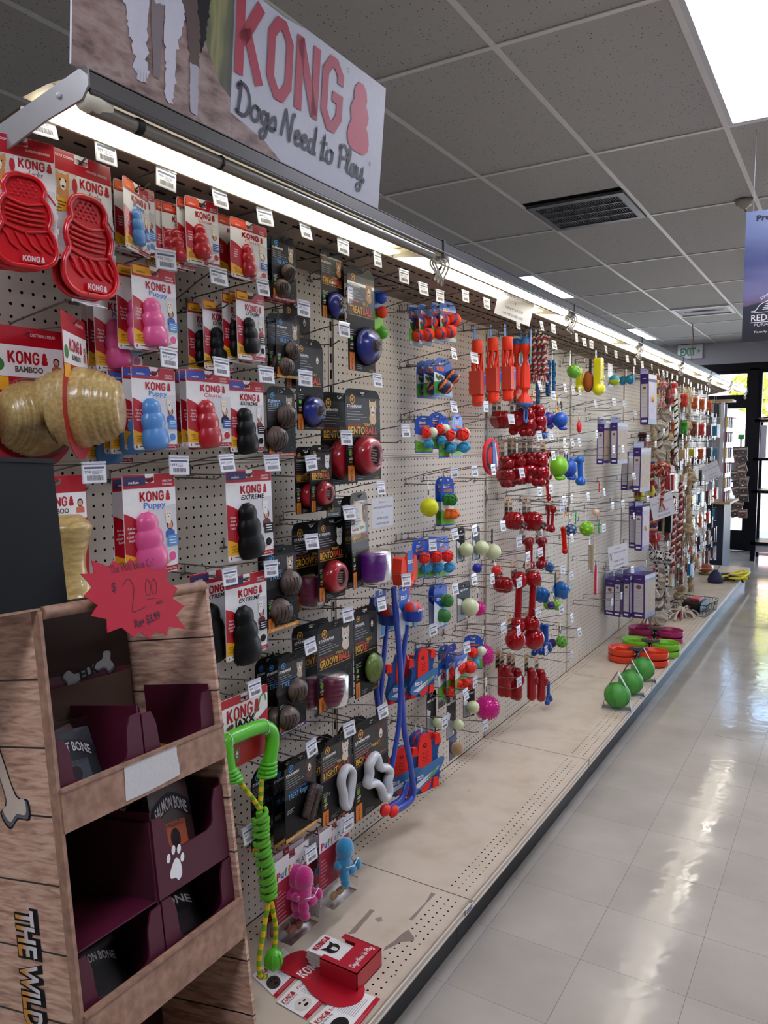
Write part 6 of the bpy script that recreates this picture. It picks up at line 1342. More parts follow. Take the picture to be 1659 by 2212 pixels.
('greenkey', 0.13, 4.663, 1.088, 0, 1, 1, 'small green rubber toy under the white and orange ball'),
('redkey', 0.1, 4.761, 1.324, 0, 1, 0.9, 'small red rubber toy on its own hook left of cartons'),
('stickpack', 0.18, 4.317, 1.015, 0, 1, 1.05, 'tan chew stick in clear sleeve below the lime dimpled ball'),
('redstick', 0.14, 4.566, 0.853, 0, 1, 1.2, 'thin dark red stick toy left of lower cartons'),
('c_slim', 0.2, 5.447, 2.055, 8, 1, 1, 'tall violet carton with yellow toy window, top row'),
('c_mid', 0.1, 4.795, 1.703, 4, 1, 0.8, 'violet carton on left hook, left of upper pair'),
('c_mid', 0.165, 4.872, 1.712, 8, 1, 0.82, 'violet carton on left hook, right of upper pair'),
('c_mid', 0.08, 5.477, 1.526, 4, 1, 0.85, 'violet carton further back below the upper pair'),
('c_mid', 0.2, 5.34, 1.558, 8, 1, 0.95, 'violet carton beside rope ball toys, middle height'),
('c_slim', 0.14, 5.449, 1.149, 8, 1, 0.85, 'narrow violet carton, left of the middle pair'),
('c_slim', 0.2, 5.381, 1.156, 8, 1, 0.88, 'narrow violet carton, right of the middle pair'),
('c_wide', 0.03, 5.301, 0.655, 5, 1, 0.8, 'violet carton, leftmost of the lowest four'),
('c_slim', 0.1, 5.274, 0.684, 8, 1, 0.82, 'violet carton, second of the lowest four'),
('c_slim', 0.16, 5.258, 0.698, 8, 1, 0.84, 'violet carton, third of the lowest four'),
('c_wide', 0.22, 5.315, 0.708, 8, 1, 0.95, 'violet carton, rightmost and largest of the lowest four'),
('rb_pink', 0.2, 5.912, 2.041, 0, 2, 1.12, 'pink and white knot ball rope toy beside tall carton'),
('st_yel', 0.16, 5.91, 2.077, 0, 1, 1.12, 'yellow ball plush toy behind the tall violet carton'),
('st_dk', 0.16, 6.318, 2.036, 0, 2, 1.25, 'black and red plush toy left of red bow plush'),
('st_red', 0.2, 6.342, 2.046, 0, 2, 1.25, 'red and white plush toy in the top row of the rope section'),
('st_green', 0.12, 6.705, 1.968, 0, 1, 1.25, 'green and black plush toy under the red plush'),
('st_grey', 0.14, 6.232, 2.155, 0, 1, 1.0, 'pale grey tag toy at top near the tall carton'),
('r_zebra', 0.23, 6.312, 1.922, 0, 1, 1, 'long black and white braided rope toy hanging in front'),
('leather_loop', 0.2, 6.818, 2.017, 0, 1, 1.25, 'beige loop toy with tan band, left of pair'),
('leather_loop', 0.22, 6.889, 2.028, 0, 2, 1.25, 'beige loop toy with tan band, right of pair'),
('r_grey', 0.18, 5.996, 1.739, 0, 1, 1.38, 'grey and white rope toy under pink knot ball'),
('r_grey', 0.14, 6.356, 1.84, 0, 1, 1.62, 'grey rope toy behind the zebra rope, left'),
('r_tan', 0.14, 6.519, 1.66, 0, 1, 1.5, 'tan knotted rope toy left of zebra rope'),
('r_tan', 0.14, 7.039, 1.766, 0, 2, 1.38, 'tan knotted rope toy behind the loop toys'),
('r_tan', 0.2, 6.96, 1.763, 0, 2, 1.5, 'tan knotted rope toy under the loop toys'),
('st_dk', 0.16, 5.569, 1.648, 0, 2, 1.12, 'brown and red plush legs showing under the tall carton'),
('rb_red', 0.22, 5.78, 1.466, 0, 1, 1.44, 'big red and cream knot ball rope toy'),
('st_yel', 0.14, 5.908, 1.309, 0, 1, 1.38, 'yellow tennis ball plush beside the violet carton'),
('st_yel', 0.14, 5.553, 1.306, 0, 2, 1.44, 'pair of yellow tennis ball feet toys below cartons'),
('st_green', 0.1, 6.617, 1.318, 0, 1, 1.38, 'olive and black plush toy behind the big knot ball'),
('redpack', 0.2, 6.293, 1.375, 15, 1, 1.2, 'bright red packaged toy at mid height, left one'),
('redpack', 0.23, 6.318, 1.367, 10, 1, 1.2, 'bright red packaged toy at mid height, right one'),
('r_mix', 0.2, 5.813, 1.075, 0, 2, 1.38, 'red blue and orange knotted rope toy below cartons'),
('blackplush', 0.15, 6.177, 1.01, 0, 1, 0.95, 'black vinyl block toy, left of two'),
('blackplush', 0.2, 6.273, 1.004, 0, 1, 1.05, 'black vinyl block toy, right of two'),
('r_red', 0.24, 6.56, 1.247, 3, 1, 1.0, 'very long red and white braided rope reaching the deck'),
('r_red', 0.2, 6.504, 1.136, 0, 1, 0.95, 'long red and white braided rope behind the longest one'),
('r_tan', 0.22, 6.976, 1.348, 0, 1, 2.12, 'beige rope toy with leather collar, long'),
('leather_loop', 0.23, 6.965, 1.328, 0, 1, 1.25, 'beige loop toy hanging above the leather collar'),
('r_red', 0.14, 6.595, 0.666, 0, 1, 0.65, 'dark red braided rope behind at left'),
('rb_bw', 0.2, 5.767, 0.823, 0, 1, 1.5, 'black and white shaggy knot rope toy, left'),
('rb_bw', 0.22, 5.988, 0.782, 0, 1, 1.5, 'black and white shaggy knot rope toy, right'),
('r_grey', 0.2, 6.027, 0.58, 0, 2, 1.88, 'grey and cream shaggy rope toy above the deck'),
('r_tan', 0.16, 7.148, 0.6, 0, 2, 1.62, 'tan leather rope toy low behind the red braided ropes'),
('r_tan', 0.16, 7.556, 0.55, 0, 1, 2.0, 'brown leather rope toy reaching near the deck'),
('rb_pink', 0.1, 7.017, 0.858, 0, 1, 1.25, 'reddish knot ball behind the long braided rope'),
('r_tan', 0.06, 6.298, 1.873, 1, 1, 1.35, 'tan knotted rope toy deep at the back, first from left in upper rope row'),
('rb_bw', 0.09, 6.471, 1.887, 8, 1, 1.35, 'black and white knot toy deep at the back, second from left in upper rope row'),
('st_red', 0.06, 6.785, 1.951, 5, 1, 1.35, 'red plush toy deep at the back, third from left in upper rope row'),
('r_grey', 0.09, 6.939, 1.934, 5, 1, 1.35, 'grey rope toy deep at the back, fourth from left in upper rope row'),
('st_grey', 0.06, 7.446, 1.921, 2, 1, 1.35, 'grey plush toy deep at the back, fifth from left in upper rope row'),
('leather_loop', 0.09, 7.607, 1.974, 10, 1, 1.35, 'beige loop toy deep at the back, sixth from left in upper rope row'),
('r_mix', 0.06, 6.333, 1.416, 2, 1, 1.35, 'red and tan rope toy deep at the back, first from left in middle rope row'),
('rb_red', 0.09, 6.509, 1.439, -8, 1, 1.35, 'reddish knot rope toy deep at the back, second from left in middle rope row'),
('r_tan', 0.06, 6.856, 1.401, -9, 1, 1.35, 'tan knotted rope toy deep at the back, third from left in middle rope row'),
('rb_bw', 0.09, 6.998, 1.502, -2, 1, 1.35, 'black and white knot toy deep at the back, fourth from left in middle rope row'),
('st_red', 0.06, 7.5, 1.412, 2, 1, 1.35, 'red plush toy deep at the back, fifth from left in middle rope row'),
('r_grey', 0.09, 7.724, 1.386, 2, 1, 1.35, 'grey rope toy deep at the back, sixth from left in middle rope row'),
('st_grey', 0.06, 6.447, 0.995, -6, 1, 1.35, 'grey plush toy deep at the back, first from left in lower rope row'),
('leather_loop', 0.09, 6.576, 1.04, -6, 1, 1.35, 'beige loop toy deep at the back, second from left in lower rope row'),
('r_mix', 0.06, 6.947, 0.992, 3, 1, 1.35, 'red and tan rope toy deep at the back, third from left in lower rope row'),
('rb_red', 0.09, 7.141, 0.913, 3, 1, 1.35, 'reddish knot rope toy deep at the back, fourth from left in lower rope row'),
('r_tan', 0.06, 7.594, 0.931, 1, 1, 1.35, 'tan knotted rope toy deep at the back, fifth from left in lower rope row'),
('rb_bw', 0.09, 7.776, 0.914, -3, 1, 1.35, 'black and white knot toy deep at the back, sixth from left in lower rope row'),
('st_red', 0.06, 6.515, 0.555, -10, 1, 1.35, 'red plush toy deep at the back, first from left in lowest rope row'),
('r_grey', 0.09, 6.642, 0.508, -5, 1, 1.35, 'grey rope toy deep at the back, second from left in lowest rope row'),
('st_grey', 0.06, 7.047, 0.523, 7, 1, 1.35, 'grey plush toy deep at the back, third from left in lowest rope row'),
('leather_loop', 0.09, 7.223, 0.476, 10, 1, 1.35, 'beige loop toy deep at the back, fourth from left in lowest rope row'),
('r_mix', 0.06, 7.631, 0.383, 8, 1, 1.35, 'red and tan rope toy deep at the back, fifth from left in lowest rope row'),
('rb_red', 0.09, 7.802, 0.452, 5, 1, 1.35, 'reddish knot rope toy deep at the back, sixth from left in lowest rope row'),
('chew_o', 0.17, 6.576, 2.03, -8, 2, 1.45, 'orange chew pack, first from the left, top row near the far end'),
('chew_r', 0.21000000000000002, 6.787, 2.03, -8, 2, 1.45, 'red chew pack, second from the left, top row near the far end'),
('chew_r', 0.17, 7.028, 2.03, -8, 2, 1.45, 'red chew pack, third from the left, top row near the far end'),
('chew_o', 0.21000000000000002, 7.275, 2.03, 0, 2, 1.45, 'orange chew pack, fourth from the left, top row near the far end'),
('chew_w', 0.17, 7.446, 2.03, -8, 2, 1.45, 'cream chew pack, fifth from the left, top row near the far end'),
('chew_o', 0.21000000000000002, 7.662, 2.03, 6, 2, 1.45, 'orange chew pack, sixth from the left, top row near the far end'),
('chew_g', 0.17, 7.897, 2.03, -8, 2, 1.45, 'green chew pack, seventh from the left, top row near the far end'),
('chew_o', 0.21000000000000002, 8.087, 2.03, -8, 2, 1.45, 'orange chew pack, eighth from the left, top row near the far end'),
('chew_d', 0.17, 8.316, 2.03, -8, 2, 1.45, 'dark red chew pack, ninth from the left, top row near the far end'),
('chew_k', 0.21000000000000002, 8.578, 2.03, -8, 2, 1.45, 'black chew pack, tenth from the left, top row near the far end'),
('chew_o', 0.17, 6.622, 1.8, 0, 2, 1.45, 'orange chew pack, first from the left, second row near the far end'),
('chew_g', 0.21000000000000002, 6.805, 1.8, -8, 2, 1.45, 'green chew pack, second from the left, second row near the far end'),
('chew_d', 0.17, 7.036, 1.8, 6, 2, 1.45, 'dark red chew pack, third from the left, second row near the far end'),
('chew_b', 0.21000000000000002, 7.258, 1.8, -8, 2, 1.45, 'brown chew pack, fourth from the left, second row near the far end'),
('chew_o', 0.17, 7.493, 1.8, 6, 2, 1.45, 'orange chew pack, fifth from the left, second row near the far end'),
('chew_r', 0.21000000000000002, 7.665, 1.8, 0, 2, 1.45, 'red chew pack, sixth from the left, second row near the far end'),
('chew_r', 0.17, 7.888, 1.8, 0, 2, 1.45, 'red chew pack, seventh from the left, second row near the far end'),
('chew_d', 0.21000000000000002, 8.112, 1.8, -8, 2, 1.45, 'dark red chew pack, eighth from the left, second row near the far end'),
('chew_o', 0.17, 8.319, 1.8, 0, 2, 1.45, 'orange chew pack, ninth from the left, second row near the far end'),
('chew_t', 0.21000000000000002, 8.538, 1.8, 6, 2, 1.45, 'teal chew pack, tenth from the left, second row near the far end'),
('chew_b', 0.17, 6.605, 1.57, 6, 2, 1.45, 'brown chew pack, first from the left, third row near the far end'),
('chew_w', 0.21000000000000002, 6.827, 1.57, 0, 2, 1.45, 'cream chew pack, second from the left, third row near the far end'),
('chew_y', 0.17, 7.007, 1.57, 0, 2, 1.45, 'yellow chew pack, third from the left, third row near the far end'),
('chew_y', 0.21000000000000002, 7.269, 1.57, 0, 2, 1.45, 'yellow chew pack, fourth from the left, third row near the far end'),
('chew_k', 0.17, 7.478, 1.57, -8, 2, 1.45, 'black chew pack, fifth from the left, third row near the far end'),
('chew_o', 0.21000000000000002, 7.682, 1.57, 6, 2, 1.45, 'orange chew pack, sixth from the left, third row near the far end'),
('chew_k', 0.17, 7.881, 1.57, 0, 2, 1.45, 'black chew pack, seventh from the left, third row near the far end'),
('chew_k', 0.21000000000000002, 8.145, 1.57, -8, 2, 1.45, 'black chew pack, eighth from the left, third row near the far end'),
('chew_r', 0.17, 8.36, 1.57, 0, 2, 1.45, 'red chew pack, ninth from the left, third row near the far end'),
('chew_t', 0.21000000000000002, 8.571, 1.57, -8, 2, 1.45, 'teal chew pack, tenth from the left, third row near the far end'),
('chew_b', 0.17, 6.603, 1.36, 0, 1, 1.45, 'brown chew pack, first from the left, fourth row near the far end'),
('chew_w', 0.21000000000000002, 6.809, 1.36, 6, 1, 1.45, 'cream chew pack, second from the left, fourth row near the far end'),
('chew_b', 0.17, 7.054, 1.36, 0, 1, 1.45, 'brown chew pack, third from the left, fourth row near the far end'),
('chew_k', 0.21000000000000002, 7.223, 1.36, -8, 1, 1.45, 'black chew pack, fourth from the left, fourth row near the far end'),
('chew_d', 0.17, 7.474, 1.36, -8, 1, 1.45, 'dark red chew pack, fifth from the left, fourth row near the far end'),
('chew_k', 0.21000000000000002, 7.66, 1.36, -8, 1, 1.45, 'black chew pack, sixth from the left, fourth row near the far end'),
('chew_k', 0.17, 7.926, 1.36, 0, 1, 1.45, 'black chew pack, seventh from the left, fourth row near the far end'),
('chew_r', 0.21000000000000002, 8.107, 1.36, 0, 1, 1.45, 'red chew pack, eighth from the left, fourth row near the far end'),
('chew_t', 0.17, 8.357, 1.36, 0, 1, 1.45, 'teal chew pack, ninth from the left, fourth row near the far end'),
('chew_t', 0.21000000000000002, 8.567, 1.36, -8, 1, 1.45, 'teal chew pack, tenth from the left, fourth row near the far end'),
('chew_g', 0.17, 6.605, 1.15, 0, 1, 1.45, 'green chew pack, first from the left, fifth row near the far end'),
('chew_d', 0.21000000000000002, 6.838, 1.15, -8, 1, 1.45, 'dark red chew pack, second from the left, fifth row near the far end'),
('chew_b', 0.17, 7.029, 1.15, -8, 1, 1.45, 'brown chew pack, third from the left, fifth row near the far end'),
('chew_y', 0.21000000000000002, 7.233, 1.15, 6, 1, 1.45, 'yellow chew pack, fourth from the left, fifth row near the far end'),
('chew_d', 0.17, 7.473, 1.15, -8, 1, 1.45, 'dark red chew pack, fifth from the left, fifth row near the far end'),
('chew_t', 0.21000000000000002, 7.674, 1.15, 6, 1, 1.45, 'teal chew pack, sixth from the left, fifth row near the far end'),
('chew_w', 0.17, 7.903, 1.15, 0, 1, 1.45, 'cream chew pack, seventh from the left, fifth row near the far end'),
('chew_d', 0.21000000000000002, 8.128, 1.15, 0, 1, 1.45, 'dark red chew pack, eighth from the left, fifth row near the far end'),
('chew_o', 0.17, 8.314, 1.15, -8, 1, 1.45, 'orange chew pack, ninth from the left, fifth row near the far end'),
('chew_r', 0.21000000000000002, 8.558, 1.15, 6, 1, 1.45, 'red chew pack, tenth from the left, fifth row near the far end'),
('chew_b', 0.17, 6.611, 0.94, 0, 1, 1.45, 'brown chew pack, first from the left, sixth row near the far end'),
('chew_d', 0.21000000000000002, 6.796, 0.94, -8, 1, 1.45, 'dark red chew pack, second from the left, sixth row near the far end'),
('chew_b', 0.17, 7.008, 0.94, 6, 1, 1.45, 'brown chew pack, third from the left, sixth row near the far end'),
('chew_t', 0.21000000000000002, 7.252, 0.94, 0, 1, 1.45, 'teal chew pack, fourth from the left, sixth row near the far end'),
('chew_t', 0.17, 7.439, 0.94, 6, 1, 1.45, 'teal chew pack, fifth from the left, sixth row near the far end'),
('chew_o', 0.21000000000000002, 7.689, 0.94, 0, 1, 1.45, 'orange chew pack, sixth from the left, sixth row near the far end'),
('chew_w', 0.17, 7.897, 0.94, 0, 1, 1.45, 'cream chew pack, seventh from the left, sixth row near the far end'),
('chew_r', 0.21000000000000002, 8.095, 0.94, 6, 1, 1.45, 'red chew pack, eighth from the left, sixth row near the far end'),
('chew_b', 0.17, 8.305, 0.94, 0, 1, 1.45, 'brown chew pack, ninth from the left, sixth row near the far end'),
('chew_t', 0.21000000000000002, 8.54, 0.94, -8, 1, 1.45, 'teal chew pack, tenth from the left, sixth row near the far end'),
('chew_b', 0.17, 6.578, 0.74, 6, 1, 1.45, 'brown chew pack, first from the left, seventh row near the far end'),
('chew_d', 0.21000000000000002, 6.821, 0.74, -8, 1, 1.45, 'dark red chew pack, second from the left, seventh row near the far end'),
('chew_w', 0.17, 7.041, 0.74, 0, 1, 1.45, 'cream chew pack, third from the left, seventh row near the far end'),
('chew_o', 0.21000000000000002, 7.226, 0.74, 0, 1, 1.45, 'orange chew pack, fourth from the left, seventh row near the far end'),
('chew_t', 0.17, 7.459, 0.74, -8, 1, 1.45, 'teal chew pack, fifth from the left, seventh row near the far end'),
('chew_k', 0.21000000000000002, 7.704, 0.74, 0, 1, 1.45, 'black chew pack, sixth from the left, seventh row near the far end'),
('chew_o', 0.17, 7.878, 0.74, 6, 1, 1.45, 'orange chew pack, seventh from the left, seventh row near the far end'),
('chew_b', 0.21000000000000002, 8.138, 0.74, 6, 1, 1.45, 'brown chew pack, eighth from the left, seventh row near the far end'),
('chew_o', 0.17, 8.331, 0.74, 0, 1, 1.45, 'orange chew pack, ninth from the left, seventh row near the far end'),
('chew_k', 0.21000000000000002, 8.561, 0.74, 0, 1, 1.45, 'black chew pack, tenth from the left, seventh row near the far end'),
('chew_w', 0.17, 6.599, 0.54, 0, 1, 1.45, 'cream chew pack, first from the left, eighth row near the far end'),
('chew_b', 0.21000000000000002, 6.815, 0.54, -8, 1, 1.45, 'brown chew pack, second from the left, eighth row near the far end'),
('chew_d', 0.17, 7.01, 0.54, 6, 1, 1.45, 'dark red chew pack, third from the left, eighth row near the far end'),
('chew_t', 0.21000000000000002, 7.278, 0.54, 6, 1, 1.45, 'teal chew pack, fourth from the left, eighth row near the far end'),
('chew_k', 0.17, 7.493, 0.54, 0, 1, 1.45, 'black chew pack, fifth from the left, eighth row near the far end'),
('chew_w', 0.21000000000000002, 7.664, 0.54, 0, 1, 1.45, 'cream chew pack, sixth from the left, eighth row near the far end'),
('chew_r', 0.17, 7.886, 0.54, 6, 1, 1.45, 'red chew pack, seventh from the left, eighth row near the far end'),
('chew_b', 0.21000000000000002, 8.139, 0.54, 0, 1, 1.45, 'brown chew pack, eighth from the left, eighth row near the far end'),
('chew_w', 0.17, 8.307, 0.54, 0, 1, 1.45, 'cream chew pack, ninth from the left, eighth row near the far end'),
('chew_d', 0.21000000000000002, 8.562, 0.54, 6, 1, 1.45, 'dark red chew pack, tenth from the left, eighth row near the far end')]
HOOKS=[
(0.844, 2.085, 0.215, (0.225, 0.872, 2.119), 0),
(0.967, 2.088, 0.215, (0.225, 1.004, 2.113), 1),
(1.117, 2.083, 0.215, (0.225, 1.152, 2.107), 2),
(1.277, 2.09, 0.215, (0.225, 1.31, 2.109), 7),
(1.432, 2.078, 0.215, (0.225, 1.462, 2.106), 9),
(1.814, 2.096, 0.215, (0.225, 1.791, 2.105), 34),
(1.933, 2.067, 0.215, (0.225, 1.97, 2.106), 35),
(2.233, 2.07, 0.215, (0.225, 2.252, 2.068), 36),
(2.561, 2.066, 0.215, (0.225, 2.57, 2.094), 71),
(2.924, 2.028, 0.215, (0.225, 2.94, 2.096), 111),
(3.097, 2.056, 0.215, (0.225, 3.081, 2.06), 113),
(3.394, 2.066, 0.215, (0.225, 3.364, 2.088), 114),
(3.514, 2.077, 0.215, (0.225, 3.518, 2.095), 116),
(3.944, 2.029, 0.215, (0.225, 4.0, 2.085), 171),
(4.356, 2.063, 0.23, (0.24, 4.354, 2.081), 174),
(4.775, 2.032, 0.23, (0.24, 4.824, 2.072), 175),
(5.178, 2.049, 0.23, (0.24, 5.206, 2.07), 176),
(5.447, 2.053, 0.23, (0.24, 5.485, 2.075), 189),
(0.937, 1.789, 0.215, (0.225, 0.957, 1.828), 24),
(1.139, 1.919, 0.215, (0.225, 1.145, 1.944), 12),
(1.344, 1.881, 0.215, (0.225, 1.299, 1.938), 13),
(1.437, 1.916, 0.215, (0.225, 1.45, 1.939), 16),
(1.6, 1.892, 0.215, (0.225, 1.608, 1.912), 37),
(1.13, 1.713, 0.215, (0.225, 1.146, 1.744), 19),
(1.285, 1.717, 0.215, (0.225, 1.301, 1.738), 21),
(1.412, 1.703, 0.215, (0.225, 1.456, 1.732), 22),
(1.938, 1.713, 0.215, (0.225, 1.966, 1.752), 43),
(1.414, 1.49, 0.215, (0.225, 1.471, 1.517), 28),
(1.751, 1.549, 0.215, (0.225, 1.798, 1.581), 45),
(1.971, 1.381, 0.215, (0.225, 1.981, 1.43), 49),
(1.785, 1.342, 0.215, (0.225, 1.809, 1.368), 48),
(1.312, 1.254, 0.215, (0.225, 1.313, 1.258), 29),
(1.988, 1.042, 0.215, (0.225, 1.982, 1.07), 57),
(1.77, 1.047, 0.215, (0.225, 1.797, 1.073), 56),
(1.568, 0.999, 0.215, (0.225, 1.617, 1.022), 54),
(1.374, 0.947, 0.215, (0.225, 1.391, 0.969), 32),
(1.956, 0.7, 0.215, (0.225, 1.987, 0.728), 64),
(1.77, 0.705, 0.215, (0.225, 1.799, 0.732), 62),
(1.598, 0.713, 0.215, (0.225, 1.617, 0.739), 60),
(1.768, 0.399, 0.215, (0.225, 1.789, 0.451), 66),
(2.484, 1.653, 0.215, (0.225, 2.479, 1.693), 75),
(2.519, 1.413, 0.215, (0.225, 2.484, 1.46), 80),
(2.656, 1.42, 0.215, (0.225, 2.657, 1.458), 81),
(2.954, 1.195, 0.215, (0.225, 2.936, 1.223), 88),
(2.489, 1.205, 0.215, (0.225, 2.489, 1.235), 84),
(2.342, 0.858, 0.215, (0.225, 2.321, 0.917), 94),
(2.674, 0.616, 0.215, (0.225, 2.672, 0.633), 108),
(2.565, 0.592, 0.215, (0.225, 2.589, 0.609), 105),
(2.731, 0.407, 0.215, (0.225, 2.768, 0.427), 110),
(3.365, 1.777, 0.215, (0.225, 3.35, 1.823), 123),
(3.971, 1.811, 0.215, (0.225, 3.936, 1.828), 178),
(3.357, 1.572, 0.215, (0.225, 3.352, 1.598), 131),
(3.547, 1.567, 0.215, (0.225, 3.508, 1.597), 134),
(4.175, 1.716, 0.215, (0.225, 4.221, 1.776), 181),
(3.778, 1.52, 0.215, (0.225, 3.828, 1.566), 137),
(3.888, 1.536, 0.215, (0.225, 3.943, 1.566), 179),
(3.398, 1.302, 0.215, (0.225, 3.361, 1.343), 142),
(3.695, 1.273, 0.215, (0.225, 3.712, 1.279), 145),
(4.06, 1.24, 0.215, (0.225, 4.115, 1.273), 182),
(3.102, 1.095, 0.215, (0.225, 3.117, 1.135), 89),
(3.396, 1.009, 0.215, (0.225, 3.384, 1.057), 152),
(3.217, 1.007, 0.215, (0.225, 3.225, 1.058), 150),
(3.727, 0.857, 0.215, (0.225, 3.707, 0.932), 156),
(3.83, 0.883, 0.215, (0.225, 3.85, 0.878), 157),
(3.641, 0.657, 0.215, (0.225, 3.696, 0.727), 162),
(3.887, 0.596, 0.215, (0.225, 3.869, 0.652), 163),
(3.372, 0.763, 0.215, (0.225, 3.364, 0.777), 154),
(3.067, 0.741, 0.215, (0.225, 3.123, 0.743), 104),
(3.476, 0.529, 0.215, (0.225, 3.479, 0.569), 169),
(5.449, 1.147, 0.23, (0.24, 5.462, 1.174), 194),
(5.767, 0.821, 0.23, (0.24, 5.756, 0.885), 229),
(4.566, 0.851, 0.23, (0.24, 4.583, 0.886), 188),
(5.813, 1.073, 0.23, (0.24, 5.866, 1.117), 221),
(1.622, 2.075, 0.21, (0.225, 1.622, 2.11), None),
(2.125, 2.05, 0.21, (0.225, 2.125, 2.085), None),
(2.37, 2.028, 0.21, (0.225, 2.37, 2.063), None),
(2.758, 2.061, 0.21, (0.225, 2.758, 2.096), None),
(3.535, 1.987, 0.21, (0.225, 3.535, 2.022), None),
(3.867, 2.058, 0.21, (0.225, 3.867, 2.093), None),
(4.123, 2.051, 0.21, (0.225, 4.123, 2.086), None),
(4.559, 2.04, 0.225, (0.24, 4.559, 2.075), None),
(5.008, 2.036, 0.225, (0.24, 5.008, 2.071), None),
(5.704, 2.025, 0.225, (0.24, 5.704, 2.06), None),
(5.842, 2.026, 0.225, (0.24, 5.842, 2.061), None),
(5.985, 2.03, 0.225, (0.24, 5.985, 2.065), None),
(1.792, 1.846, 0.21, (0.225, 1.792, 1.881), None),
(1.611, 1.699, 0.21, (0.225, 1.611, 1.734), None),
(1.312, 1.486, 0.21, (0.225, 1.312, 1.521), None),
(1.632, 1.479, 0.21, (0.225, 1.632, 1.514), None),
(1.63, 1.269, 0.21, (0.225, 1.63, 1.304), None),
(1.46, 1.22, 0.21, (0.225, 1.46, 1.255), None),
(0.95, 1.477, 0.21, (0.225, 0.95, 1.512), None),
(1.165, 1.485, 0.21, (0.225, 1.165, 1.52), None),
(2.135, 1.086, 0.21, (0.225, 2.135, 1.121), None),
(1.608, 0.406, 0.21, (0.225, 1.608, 0.441), None),
(1.362, 0.576, 0.21, (0.225, 1.362, 0.611), None),
(2.477, 1.845, 0.21, (0.225, 2.477, 1.88), None),
(2.648, 1.846, 0.21, (0.225, 2.648, 1.881), None),
(2.756, 1.67, 0.21, (0.225, 2.756, 1.705), None),
(3.015, 1.628, 0.21, (0.225, 3.015, 1.663), None),
(2.134, 1.569, 0.21, (0.225, 2.134, 1.604), None),
(2.832, 1.424, 0.21, (0.225, 2.832, 1.459), None),
(2.66, 1.196, 0.21, (0.225, 2.66, 1.231), None),
(2.317, 1.18, 0.21, (0.225, 2.317, 1.215), None),
(2.658, 1.008, 0.21, (0.225, 2.658, 1.043), None),
(2.831, 0.983, 0.21, (0.225, 2.831, 1.018), None),
(2.494, 0.997, 0.21, (0.225, 2.494, 1.032), None),
(2.946, 0.757, 0.21, (0.225, 2.946, 0.792), None),
(2.595, 0.756, 0.21, (0.225, 2.595, 0.791), None),
(2.411, 0.52, 0.21, (0.225, 2.411, 0.555), None),
(3.699, 1.796, 0.21, (0.225, 3.699, 1.831), None),
(3.822, 1.794, 0.21, (0.225, 3.822, 1.829), None),
(3.532, 1.752, 0.21, (0.225, 3.532, 1.787), None),
(3.141, 1.4, 0.21, (0.225, 3.141, 1.435), None),
(3.705, 1.529, 0.21, (0.225, 3.705, 1.564), None),
(3.544, 1.468, 0.21, (0.225, 3.544, 1.503), None),
(3.512, 1.31, 0.21, (0.225, 3.512, 1.345), None),
(3.836, 1.243, 0.21, (0.225, 3.836, 1.278), None),
(3.685, 1.209, 0.21, (0.225, 3.685, 1.244), None),
(3.847, 1.041, 0.21, (0.225, 3.847, 1.076), None),
(3.123, 0.92, 0.21, (0.225, 3.123, 0.955), None),
(4.002, 0.512, 0.21, (0.225, 4.002, 0.547), None),
(3.88, 0.409, 0.21, (0.225, 3.88, 0.444), None),
(3.135, 0.473, 0.21, (0.225, 3.135, 0.508), None),
(4.25, 1.574, 0.21, (0.225, 4.25, 1.609), None),
(4.553, 1.489, 0.225, (0.24, 4.553, 1.524), None),
(4.763, 1.49, 0.225, (0.24, 4.763, 1.525), None),
(5.415, 1.557, 0.225, (0.24, 5.415, 1.592), None),
(4.376, 1.246, 0.225, (0.24, 4.376, 1.281), None),
(5.055, 1.312, 0.225, (0.24, 5.055, 1.347), None),
(4.559, 1.156, 0.225, (0.24, 4.559, 1.191), None),
(4.792, 1.151, 0.225, (0.24, 4.792, 1.186), None),
(5.08, 1.052, 0.225, (0.24, 5.08, 1.087), None),
(4.381, 1.041, 0.225, (0.24, 4.381, 1.076), None),
(5.469, 0.688, 0.225, (0.24, 5.469, 0.723), None),
(5.078, 0.699, 0.225, (0.24, 5.078, 0.734), None),
(4.809, 0.573, 0.225, (0.24, 4.809, 0.608), None),
(4.595, 0.571, 0.225, (0.24, 4.595, 0.606), None),
(4.541, 1.764, 0.225, (0.24, 4.541, 1.799), None),
(4.771, 1.763, 0.225, (0.24, 4.771, 1.798), None),
(5.053, 1.709, 0.225, (0.24, 5.053, 1.744), None),
(5.927, 1.606, 0.225, (0.24, 5.927, 1.641), None),
(5.662, 1.515, 0.225, (0.24, 5.662, 1.55), None),
(1.095, 2.074, 0.212, None, 3),
(1.214, 2.07, 0.182, None, 4),
(1.227, 2.069, 0.192, None, 5),
(1.26, 2.085, 0.197, None, 6),
(1.425, 2.091, 0.172, None, 8),
(1.088, 1.873, 0.152, None, 10),
(1.122, 1.919, 0.182, None, 11),
(1.368, 1.888, 0.167, None, 14),
(1.416, 1.909, 0.182, None, 15),
(1.089, 1.684, 0.112, None, 17),
(1.108, 1.705, 0.162, None, 18),
(0.886, 1.768, 0.142, None, 23),
(0.885, 1.495, 0.212, None, 25),
(1.104, 1.485, 0.182, None, 26),
(1.101, 1.491, 0.217, None, 27),
(1.386, 1.239, 0.222, None, 30),
(1.262, 1.167, 0.172, None, 31),
(1.562, 2.075, 0.212, None, 33),
(1.574, 1.882, 0.212, None, 38),
(1.765, 1.956, 0.092, None, 39),
(1.704, 1.837, 0.182, None, 40),
(1.541, 1.697, 0.212, None, 41),
(1.888, 1.702, 0.152, None, 42),
(1.72, 1.544, 0.152, None, 44),
